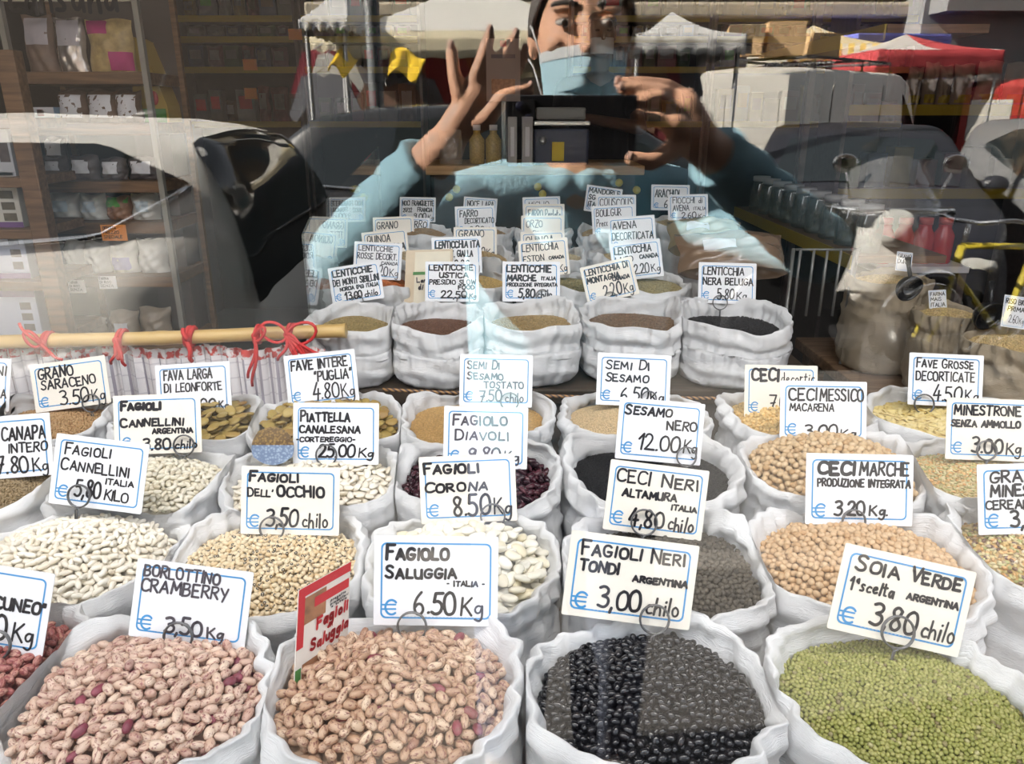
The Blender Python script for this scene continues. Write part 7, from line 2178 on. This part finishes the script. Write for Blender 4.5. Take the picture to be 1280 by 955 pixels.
# ---------------------------------------------------------------- bicycle and scooter by the kerb
def wheel_spokes(o, c, r, name='wheel'):
    mb = MB().tube([(c[0] + r * math.cos(q_), c[1], c[2] + r * math.sin(q_)) for q_ in [2 * PI * k / 40 for k in range(40)]], .018, 8, closed=True)
    w_ = mb.build(name, M_TYRE, o)
    sb = MB()
    for k in range(16):
        q_ = 2 * PI * k / 16
        sb.tube([(c[0], c[1] + .02 * (-1) ** k, c[2]), (c[0] + r * math.cos(q_), c[1], c[2] + r * math.sin(q_))], .0022, 4, cap=False)
    sb.tube([(c[0] + (r - .02) * math.cos(q_), c[1], c[2] + (r - .02) * math.sin(q_)) for q_ in [2 * PI * k / 36 for k in range(36)]], .010, 6, closed=True)
    sb.build('rim_and_spokes', M_CHROME, w_)
def bicycle(loc, yaw, paint, label):
    o = empty('bicycle', loc, yaw); tag(o, label, 'bicycle')
    wheel_spokes(o, (-.52, 0, .34), .33); wheel_spokes(o, (.54, 0, .34), .33)
    fb = MB()
    bb, seat, head, headl, rear = (-.08, 0, .30), (-.22, 0, .80), (.36, 0, .84), (.39, 0, .70), (-.52, 0, .34)
    for a_, b_ in ((bb, seat), (bb, headl), (seat, head)):
        fb.tube([a_, b_], .017, 10)
    fb.tube([head, headl], .020, 10)
    for s_ in (-1, 1):
        fb.tube([bb, (rear[0], s_ * .05, rear[2])], .009, 8); fb.tube([seat, (rear[0], s_ * .05, rear[2])], .008, 8)
        fb.tube([headl, (.47, s_ * .05, .5), (.54, s_ * .05, .34)], .011, 8)
    fb.build('frame', paint, o)
    MB().tube([head, (.345, 0, .96)], .012, 8).tube([(.22, -.27, .98), (.34, -.24, 1.0), (.37, -.08, .97), (.37, .08, .97), (.34, .24, 1.0), (.22, .27, .98)], .012, 8).build('handlebar', M_CHROME, o)
    for s_ in (-1, 1):
        MB().tube([(.12, s_ * .28, .97), (.24, s_ * .265, .985)], .017, 8).build('grip', M_TRIM, o)
    MB().tube([(-.22, 0, .80), (-.255, 0, .93)], .012, 8).build('seat_post', M_CHROME, o)
    MB().ball((-.28, 0, .95), (.14, .08, .04), 14, 8).build('saddle', M_TRIM, o)
    MB().lathe([(0, -.006), (.09, -.006), (.09, .006), (0, .006)], 26, M=TRS(bb, (PI / 2, 0, 0))).build('chainring', M_CHROME, o)
    for s_ in (-1, 1):
        MB().tube([(bb[0], 0, bb[2]), (bb[0], s_ * .07, bb[2]), (bb[0] + s_ * .12, s_ * .08, bb[2] - s_ * .10), (bb[0] + s_ * .12, s_ * .16, bb[2] - s_ * .10)], .010, 8).build('crank', M_CHROME, o)
    for cx_, a0, a1 in ((-.52, .2, 2.8), (.54, .5, 2.6)):
        MB().tube([(cx_ + .375 * math.cos(a0 + (a1 - a0) * k / 14), 0, .34 + .375 * math.sin(a0 + (a1 - a0) * k / 14)) for k in range(15)], .014, 6).build('mudguard', M_CHROME, o)
    return o
M_BY = mat('bike_yellow', (.62, .50, .05), .35, coat=.3)
pbk = street(1205, 400, 4.35)
bicycle((pbk.x + .18, pbk.y, -.03), math.radians(158), M_BY, 'yellow bicycle leaning by the kerb, mirrored over the beige sacks')

psc = street(1085, 330, 4.3)
sc2 = empty('scooter', (psc.x + .10, psc.y - .25, -.03), math.radians(100)); tag(sc2, 'white motor scooter with a clear windshield, mirrored beside the yellow bicycle', 'scooter')
M_SCW = mat('scooter_white', (.72, .70, .66), .25, coat=.4)
for x in (-.58, .62):
    MB().lathe([(0, -.05), (.15, -.055), (.22, -.05), (.235, 0), (.22, .05), (.15, .055), (0, .05)], 28, M=TRS((x, 0, .235), (PI / 2, 0, 0))).build('wheel', M_TYRE, sc2)
MB().sheet(lambda u_, v_: (.44 + .12 * math.sin(v_ * 2.4) - .13 * v_ + .10 * math.cos((u_ - .5) * 2.6) - .06, (u_ - .5) * (.46 - .16 * v_), .58 + .34 * v_), 14, 14).build('leg_shield', M_SCW, sc2, solid=.012)
MB().ball((-.42, 0, .48), (.42, .19, .20), 20, 12).build('rear_fairing', M_SCW, sc2)
MB().ball((-.34, 0, .74), (.38, .15, .075), 20, 10).build('seat', mat('scooter_seat_red', (.35, .03, .03), .45), sc2)
MB().box((.12, 0, .27), (.52, .32, .06), bev=.025).build('footboard', M_TRIM, sc2)
MB().ball((.66, 0, .40), (.22, .085, .13), 16, 10).build('front_mudguard', M_TRIM, sc2)
MB().tube([(.62, 0, .235), (.48, 0, .72), (.42, 0, 1.0)], .024, 8).build('steering_column', M_TRIM, sc2)
MB().tube([(.32, -.32, 1.02), (.42, -.15, 1.02), (.42, .15, 1.02), (.32, .32, 1.02)], .016, 8).build('handlebar', M_CHROME, sc2)
MB().ball((.50, 0, .94), (.09, .11, .10), 14, 10).build('headlight', mat('headlight_glass', (.55, .55, .52), .08), sc2)
for s_ in (-1, 1):
    MB().tube([(.38, s_ * .2, 1.03), (.40, s_ * .26, 1.22)], .006, 6).ball((.40, s_ * .27, 1.26), (.012, .065, .05), 12, 8).build('mirror', M_CHROME, sc2)
MB().sheet(lambda u_, v_: (.54 - .16 * v_ - .16 * (2 * u_ - 1) ** 2, (u_ - .5) * (.50 - .12 * v_ ** 2), 1.0 + .30 * v_ - .08 * (2 * u_ - 1) ** 2 * v_), 14, 10).build('windshield', clear_mat('scooter_windshield', .09, tint=(.93, .94, .95), body=((.6, .58, .56), .07)), sc2)
# ---------------------------------------------------------------- people
M_SKIN = mat('skin', (.52, .29, .19), .5, noise=(40, .06))
M_HAIR = mat('hair_dark', (.022, .015, .012), .6, noise=(60, .4), bump=(200, .6))
M_HOOD = mat('hoodie_pale_blue', (.22, .38, .46), .9, noise=(30, .10), bump=(150, .3))
M_MASK = mat('mask_blue', (.42, .62, .72), .8, noise=(120, .04))
M_MASKW = mat('mask_white', (.72, .74, .76), .8)

def capsule(mb, p, q_, r0, r1, n=14, flat=None):
    p, q_ = Vector(p), Vector(q_)
    mb.tube([p.lerp(q_, k / 6) for k in range(7)], [r0 + (r1 - r0) * k / 6 for k in range(7)], n)
    mb.ball(p, r0, n, 8); mb.ball(q_, r1, n, 8)

def fuse(o, voxel, iters=6, factor=.5):
    r = o.modifiers.new('fuse', 'REMESH')
    r.mode = 'VOXEL'; r.voxel_size = voxel; r.use_smooth_shade = True
    s_ = o.modifiers.new('relax', 'SMOOTH')
    s_.factor = factor; s_.iterations = iters
    return o

def hand_chains(mb, palm, fingers, thumb, r=.0088):
    """palm = (wrist, knuckle_a, knuckle_b); fingers = lists of joint points; radii taper to the tip."""
    for ch in fingers:
        n = len(ch)
        for k in range(n - 1):
            capsule(mb, ch[k], ch[k + 1], r * (1.05 - .12 * k), r * (1.05 - .12 * (k + 1)), 10)
    for k in range(len(thumb) - 1):
        capsule(mb, thumb[k], thumb[k + 1], r * (1.35 - .16 * k), r * (1.35 - .16 * (k + 1)), 10)

# key points from where the mirror image shows them
hip = Vector((.10, -.95, .92))
eyeL = street(690, 47, 1.11)
head = street(729, 40, 1.20)
head.y -= .0
neck = Vector((head.x - .005, head.y - .035, head.z - .165))
sh_l = Vector((neck.x - .175, neck.y + .045, 1.335))          # image left
sh_r = Vector((neck.x + .175, neck.y - .085, 1.335))
el_l = street(428, 325, 1.02)
wr_l = street(552, 186, .90)
el_r = street(1030, 315, 1.12)
wr_r = street(878, 176, .925)
hip.x = neck.x; hip.y = neck.y - .04

pm = MB()
# head: skull, jaw, nose, ears, neck
pm.ball(head, (.073, .092, .105), 20, 14)
pm.ball(head + Vector((0, .022, -.062)), (.057, .068, .070), 18, 12)
capsule(pm, head + Vector((0, .088, .012)), head + Vector((0, .106, -.030)), .009, .014, 10)
for s_ in (-1, 1):
    pm.ball(head + Vector((s_ * .077, -.005, -.008)), (.010, .020, .032), 12, 8)
    pm.ball(head + Vector((s_ * .034, .079, .026)), (.022, .012, .007), 12, 8)      # brow ridge
    pm.ball(head + Vector((s_ * .042, .066, -.020)), (.020, .016, .016), 12, 8)     # cheek
capsule(pm, head + Vector((0, -.02, -.09)), neck, .052, .056)
# trunk
capsule(pm, neck, neck + Vector((0, -.01, -.06)), .056, .075)
for s_ in (-1, 1):
    capsule(pm, neck + Vector((s_ * .05, -.01, -.075)), neck + Vector((s_ * .155, -.02 - s_ * .055, -.11)), .06, .058)
capsule(pm, neck + Vector((-.066, .005, -.20)), hip + Vector((-.058, .02, .08)), .105, .10)
capsule(pm, neck + Vector((.066, -.045, -.20)), hip + Vector((.058, -.02, .08)), .105, .10)
for s_ in (-1, 1):
    h0 = hip + Vector((s_ * .085, 0, 0))
    kn = Vector((hip.x + s_ * .10, hip.y + .02, .50)); an = Vector((hip.x + s_ * .11, hip.y - .02, .09))
    capsule(pm, h0, kn, .085, .058); capsule(pm, kn, an, .055, .038)
    capsule(pm, an + Vector((0, -.02, -.035)), an + Vector((s_ * .02, .17, -.055)), .036, .030)
for sh, el, wr in ((sh_l, el_l, wr_l), (sh_r, el_r, wr_r)):
    capsule(pm, sh, el, .050, .038); capsule(pm, el, wr, .037, .026)

# raised hand (image left): palm open beside the phone, two fingers up, thumb on the phone's top edge
ph_y = -.4575 - .006
def S_(px, py, d):
    return street(px, py, d)
kl = [S_(578, 128, .885), S_(588, 118, .885), S_(602, 118, .89), S_(616, 124, .895)]
wl_ = wr_l
for k in kl:
    capsule(pm, wl_ + (k - wl_) * .12, k, .017, .0125, 10)
capsule(pm, wl_, (kl[1] + kl[2]) / 2, .022, .020, 10)
fl = [[kl[0], S_(572, 118, .878), S_(566, 92, .872), S_(563, 62, .868)],
      [kl[1], S_(592, 100, .876), S_(603, 70, .868), S_(611, 42, .864)],
      [kl[2], S_(610, 98, .88), S_(630, 66, .872), S_(643, 46, .868)],
      [kl[3], S_(628, 106, .888), S_(646, 86, .88), S_(655, 66, .878)]]
tl = [wl_.lerp(kl[2], .25), S_(606, 150, .885), S_(628, 122, .88), S_(660, 111, .885)]
hand_chains(pm, None, fl, tl, .0106)
# gripping hand (image right): fingers over the top edge, thumb below, palm towards the street
kr = [S_(862, 124, .93), S_(858, 132, .915), S_(850, 142, .90), S_(846, 158, .89)]
capsule(pm, wr_r, S_(858, 140, .915), .027, .026, 12)
for k in kr:
    capsule(pm, wr_r + (k - wr_r) * .15, k, .022, .0145, 10)
frg = [[kr[0], S_(838, 108, .915), S_(806, 103, .895), S_(778, 103, .882)],
       [kr[1], S_(836, 116, .90), S_(808, 112, .885), S_(782, 111, .876)],
       [kr[2], S_(828, 122, .885), S_(812, 126, .878), S_(800, 128, .876)],
       [kr[3], S_(826, 150, .882), S_(808, 150, .876), S_(798, 146, .874)]]
tr_ = [wr_r.lerp(kr[3], .3), S_(842, 192, .90), S_(818, 204, .886), S_(794, 200, .880)]
hand_chains(pm, None, frg, tr_, .0106)
person = pm.build('person', M_SKIN)
fuse(person, .0036, 2, .5)
tag(person, 'person in a pale blue hoodie and face mask photographing the window with both hands', 'person')

# nails
nb = MB()
for ch in fl + frg + [tl, tr_]:
    t_, p_ = Vector(ch[-1]), Vector(ch[-2])
    dn = (t_ - p_).normalized()
    nb.ball(t_ + dn * .0035 + Vector((0, .0062, .003)), (.0042, .0018, .0055), 10, 6)
nb.build('fingernails', mat('nail', (.62, .40, .33), .25), person)
# eyes and brows
for s_ in (-1, 1):
    e = MB().ball(head + Vector((s_ * .033, .0835, .008)), (.0145, .008, .0068), 14, 8).build('eye', mat('eye_white', (.62, .58, .54), .15), person)
    MB().ball(head + Vector((s_ * .033, .0905, .006)), (.0052, .0028, .0052), 12, 8).build('iris', mat('iris_dark', (.02, .012, .008), .1), e)
    MB().tube([head + Vector((s_ * x, .088 - x * .10, .028 + .006 * math.sin(x * 50))) for x in (.014, .024, .034, .046, .054)], [.003, .0048, .005, .0042, .002], 8).build('eyebrow', M_HAIR, person)
    MB().tube([head + Vector((s_ * x, .0885 - abs(x - .033) * .22, .0145 - abs(x - .033) ** 2 * 18)) for x in (.018, .025, .033, .041, .048)], [.0014, .0026, .003, .0026, .0014], 8).build('eyelid', M_SKIN, person)
# hair: cap with fringe
hb = MB()
def hair(u_, v_):
    a_ = 2 * PI * u_
    t_ = v_ * (1.62 if math.sin(a_) < .2 else 1.62 - .72 * min(1, (math.sin(a_) - .2) / .5))
    r_ = 1 + .025 * math.sin(a_ * 9 + 2) * math.sin(v_ * 6) + .012 * math.sin(a_ * 23)
    return head + Vector((.082 * math.sin(t_) * math.cos(a_) * r_, .102 * math.sin(t_) * math.sin(a_) * r_ - .004, .117 * math.cos(t_) * (1 + .012 * math.sin(a_ * 13))))
hb.sheet(hair, 64, 20)
for k in range(90):
    a_ = PI * (.02 + .96 * ((k * 37) % 90) / 89)
    t0 = .25 + .5 * ((k * 53) % 90) / 89
    def sp_(t_, lift):
        return head + Vector((.082 * math.sin(t_) * math.cos(a_ + .25 * (t_ - t0)) * lift, .102 * math.sin(t_) * math.sin(a_ + .25 * (t_ - t0)) * lift - .004, .117 * math.cos(t_) * lift))
    hb.tube([sp_(t0, .99), sp_(t0 + .14, 1.035), sp_(t0 + .28, 1.03), sp_(min(.98, t0 + .42), 1.0)], [.005, .007, .006, .002], 6)
hb.build('hair', M_HAIR, person, solid=.006)
# surgical mask with pleats and ear loops
def msk(u_, v_, off=0.0):
    a_ = (u_ - .5) * 2.35
    zz = -.030 - .085 * v_
    bulge = .018 * math.cos(a_ * .9) * math.sin(PI * min(1, v_ * 1.05)) + .016 * math.exp(-(a_ / .28) ** 2) * (1 - v_)
    rx_, ry_ = .073 - .012 * v_, .094 - .004 * v_
    return head + Vector((rx_ * math.sin(a_) * 1.02, ry_ * math.cos(a_) * 1.0 + bulge + off, zz + .006 * math.cos(a_) + .0018 * math.sin(v_ * 26) - .010 * abs(u_ - .5)))
mk = MB().sheet(msk, 30, 34).build('face_mask', M_MASK, person, solid=.0016)
MB().sheet(lambda u_, v_: msk(u_, v_ * .16, .0022), 30, 4).build('mask_edge', M_MASKW, mk, solid=.001)
for s_ in (-1, 1):
    MB().tube([msk(.5 + .48 * s_, .05), head + Vector((s_ * .080, .03, .004)), head + Vector((s_ * .086, -.012, .018))], .0016, 6).tube([msk(.5 + .48 * s_, .95), head + Vector((s_ * .078, .03, -.05)), head + Vector((s_ * .084, -.014, -.038))], .0016, 6).build('ear_loop', M_MASKW, mk)
# hoodie
hm = MB()
for s_, sh, el, wr in ((-1, sh_l, el_l, wr_l), (1, sh_r, el_r, wr_r)):
    capsule(hm, neck + Vector((s_ * .05, -.01, -.085)), sh + Vector((0, 0, -.01)), .072, .068)
    capsule(hm, sh + Vector((0, 0, -.01)), el, .068, .050)
    cuff = el.lerp(wr, .88)
    dv = cuff - el
    n = 12
    hm.tube([el + dv * k / n for k in range(n + 1)], [.051 - .010 * k / n + .004 * math.sin(k * 2.2) for k in range(n + 1)], 16)
    hm.ball(el, .051, 14, 10)
capsule(hm, neck + Vector((-.07, .005, -.20)), hip + Vector((-.066, .025, .02)), .122, .12)
capsule(hm, neck + Vector((.07, -.045, -.20)), hip + Vector((.066, -.025, .02)), .122, .12)
capsule(hm, neck + Vector((-.05, -.02, -.25)), hip + Vector((.05, 0, .05)), .13, .13)
for k in range(14):                                                   # hood lying round the neck
    a_ = 2 * PI * k / 14
    hm.ball(neck + Vector((.088 * math.cos(a_), -.035 + .080 * math.sin(a_), -.045 - .02 * math.sin(a_))), .030, 10, 8)
hd = hm.build('hoodie', M_HOOD, person)
fuse(hd, .007, 5, .5)
tm = MB()
for s_ in (-1, 1):
    h0 = hip + Vector((s_ * .085, 0, .02))
    kn = Vector((hip.x + s_ * .10, hip.y + .02, .50)); an = Vector((hip.x + s_ * .11, hip.y - .02, .12))
    capsule(tm, h0, kn, .112, .092); capsule(tm, kn, an, .09, .078)
capsule(tm, hip + Vector((-.06, 0, .0)), hip + Vector((.06, 0, 0)), .115, .115)
fuse(tm.build('trousers', mat('denim_dark', (.045, .055, .085), .9, noise=(60, .2)), person), .008, 4)
for s_ in (-1, 1):
    an = Vector((hip.x + s_ * .11, hip.y - .02, .0))
    MB().ball(an + Vector((s_ * .01, .075, .045)), (.052, .145, .045), 18, 10).box(an + Vector((s_ * .01, .07, .012)), (.09, .27, .024), bev=.01).build('shoe', mat('shoe_leather', (.10, .08, .07), .6), person)
# phone held in landscape just behind the viewpoint
pt, pbm = S_(716, 119, .885).z, S_(716, 205, .885).z
x0, x1 = S_(633, 160, .885).x, S_(797, 160, .885).x
phone = empty('phone', ((x0 + x1) / 2, ph_y - .0042, (pt + pbm) / 2)); tag(phone, 'black smartphone held in landscape by the person', 'phone')
MB().box((0, 0, 0), (x1 - x0, .0078, pt - pbm), bev=.0035).build('body', mat('phone_black', (.012, .012, .014), .12), phone)
mbp = MB().box((-(x1 - x0) / 2 + .020, .0044, (pt - pbm) / 2 - .020), (.026, .0012, .030), bev=.0005)
mbp.build('camera_island', mat('phone_island', (.02, .02, .022), .2), phone)
for dx, dz in ((.016, -.012), (.026, -.026)):
    MB().lathe([(0, 0), (.0055, 0), (.0055, .0012), (0, .0012)], 18, M=TRS((-(x1 - x0) / 2 + dx, .0048, (pt - pbm) / 2 - dz * -1 - .0), (-PI / 2, 0, 0))).build('lens', mat('lens_glass', (.005, .005, .012), .05), phone)

# shop assistant behind the counter
def assistant():
    hc = on_y(752, 42, 4.35)
    nk = hc + Vector((0, .03, -.17))
    m_ = MB()
    m_.ball(hc, (.074, .092, .106), 18, 12); m_.ball(hc + Vector((0, -.02, -.06)), (.057, .068, .07), 16, 10)
    capsule(m_, hc + Vector((0, -.088, .01)), hc + Vector((0, -.106, -.03)), .009, .014, 10)
    for s_ in (-1, 1):
        m_.ball(hc + Vector((s_ * .077, .005, -.008)), (.01, .02, .032), 10, 8)
    capsule(m_, hc + Vector((0, .02, -.09)), nk, .05, .055)
    hp = Vector((nk.x + .03, nk.y + .03, .95))
    capsule(m_, nk + Vector((-.06, .01, -.2)), hp + Vector((-.05, 0, .05)), .1, .1); capsule(m_, nk + Vector((.06, .01, -.2)), hp + Vector((.05, 0, .05)), .1, .1)
    sl, sr = nk + Vector((-.19, .02, -.13)), nk + Vector((.19, .02, -.13))
    capsule(m_, nk + Vector((0, 0, -.08)), sl, .065, .055); capsule(m_, nk + Vector((0, 0, -.08)), sr, .065, .055)
    er, wr = on_y(800, 160, 4.16), on_y(732, 148, 4.02)
    capsule(m_, sr, er, .05, .04); capsule(m_, er, wr, .04, .028)
    el, wl = sl + Vector((-.06, -.06, -.27)), sl + Vector((.04, -.25, -.40))
    capsule(m_, sl, el, .05, .04); capsule(m_, el, wl, .038, .027)
    for w_, dv in ((wr, (wr - er).normalized()), (wl, (wl - el).normalized())):
        sd_ = dv.cross(Vector((0, 0, 1))).normalized()
        for k in range(4):
            b0 = w_ + dv * .075 + sd_ * (.030 - .020 * k)
            capsule(m_, w_ + dv * .01 + sd_ * (.012 - .008 * k), b0, .016, .012, 8)
            capsule(m_, b0, b0 + dv * (.040 - .004 * abs(k - 1)) + Vector((0, 0, -.010)), .0095, .0085, 8)
            capsule(m_, b0 + dv * .038 + Vector((0, 0, -.010)), b0 + dv * .058 + Vector((0, 0, -.034)), .0085, .0075, 8)
        capsule(m_, w_ + dv * .03 + sd_ * .02, w_ + dv * .06 + sd_ * .058 + Vector((0, 0, -.01)), .012, .010, 8)
        capsule(m_, w_ + dv * .06 + sd_ * .058 + Vector((0, 0, -.01)), w_ + dv * .085 + sd_ * .055 + Vector((0, 0, -.02)), .010, .009, 8)
    for s_ in (-1, 1):
        kn = Vector((hp.x + s_ * .09, hp.y, .5))
        capsule(m_, hp + Vector((s_ * .08, 0, 0)), kn, .085, .058); capsule(m_, kn, Vector((kn.x, kn.y + .02, .09)), .055, .04); capsule(m_, Vector((kn.x, kn.y + .03, .045)), Vector((kn.x, kn.y - .15, .035)), .036, .03)
    o = m_.build('person', mat('skin_shaded', (.15, .085, .055), .5)); fuse(o, .006, 3)  # skin colour darkened to paint in the shade behind the counter
    tag(o, 'shop assistant in dark clothes and white face mask behind the counter', 'person')
    c_ = MB()
    capsule(c_, nk + Vector((-.06, .01, -.2)), hp + Vector((-.05, 0, .02)), .122, .12); capsule(c_, nk + Vector((.06, .01, -.2)), hp + Vector((.05, 0, .02)), .122, .12)
    for s_, sh in ((-1, sl), (1, sr)):
        capsule(c_, nk + Vector((s_ * .04, .01, -.10)), sh, .07, .072); capsule(c_, sh, sh.lerp(er if s_ > 0 else el, .55), .072, .062)
    fuse(c_.build('dark_shirt', mat('shirt_black', (.012, .012, .014), .9), o), .009, 3)
    t_ = MB()
    for s_ in (-1, 1):
        kn = Vector((hp.x + s_ * .09, hp.y, .5))
        capsule(t_, hp + Vector((s_ * .08, 0, .02)), kn, .10, .075); capsule(t_, kn, Vector((kn.x, kn.y + .02, .11)), .073, .06)
    fuse(t_.build('trousers', mat('trousers_black', (.015, .015, .018), .9), o), .01, 3)
    MB().sheet(lambda u_, v_: hc + Vector((.081 * math.sin(v_ * 1.5) * math.cos(2 * PI * u_), .101 * math.sin(v_ * 1.5 * (1 if math.sin(2 * PI * u_) > 0 else .66)) * math.sin(2 * PI * u_) + .004, .116 * math.cos(v_ * 1.5 * (1 if math.sin(2 * PI * u_) > 0 else .66)))), 40, 12).build('hair', M_HAIR, o, solid=.006)
    MB().sheet(lambda u_, v_: hc + Vector((.074 * math.sin((u_ - .5) * 2.2), -.094 * math.cos((u_ - .5) * 2.2) - .02 * math.sin(PI * v_) * math.cos((u_ - .5) * 2.2), -.026 - .085 * v_)), 22, 14).build('face_mask', M_MASKW, o, solid=.002)
    for s_ in (-1, 1):
        MB().ball(hc + Vector((s_ * .033, -.084, .010)), (.014, .008, .007), 12, 8).build('eye', mat('eye_dark', (.05, .04, .035), .2), o)
assistant()
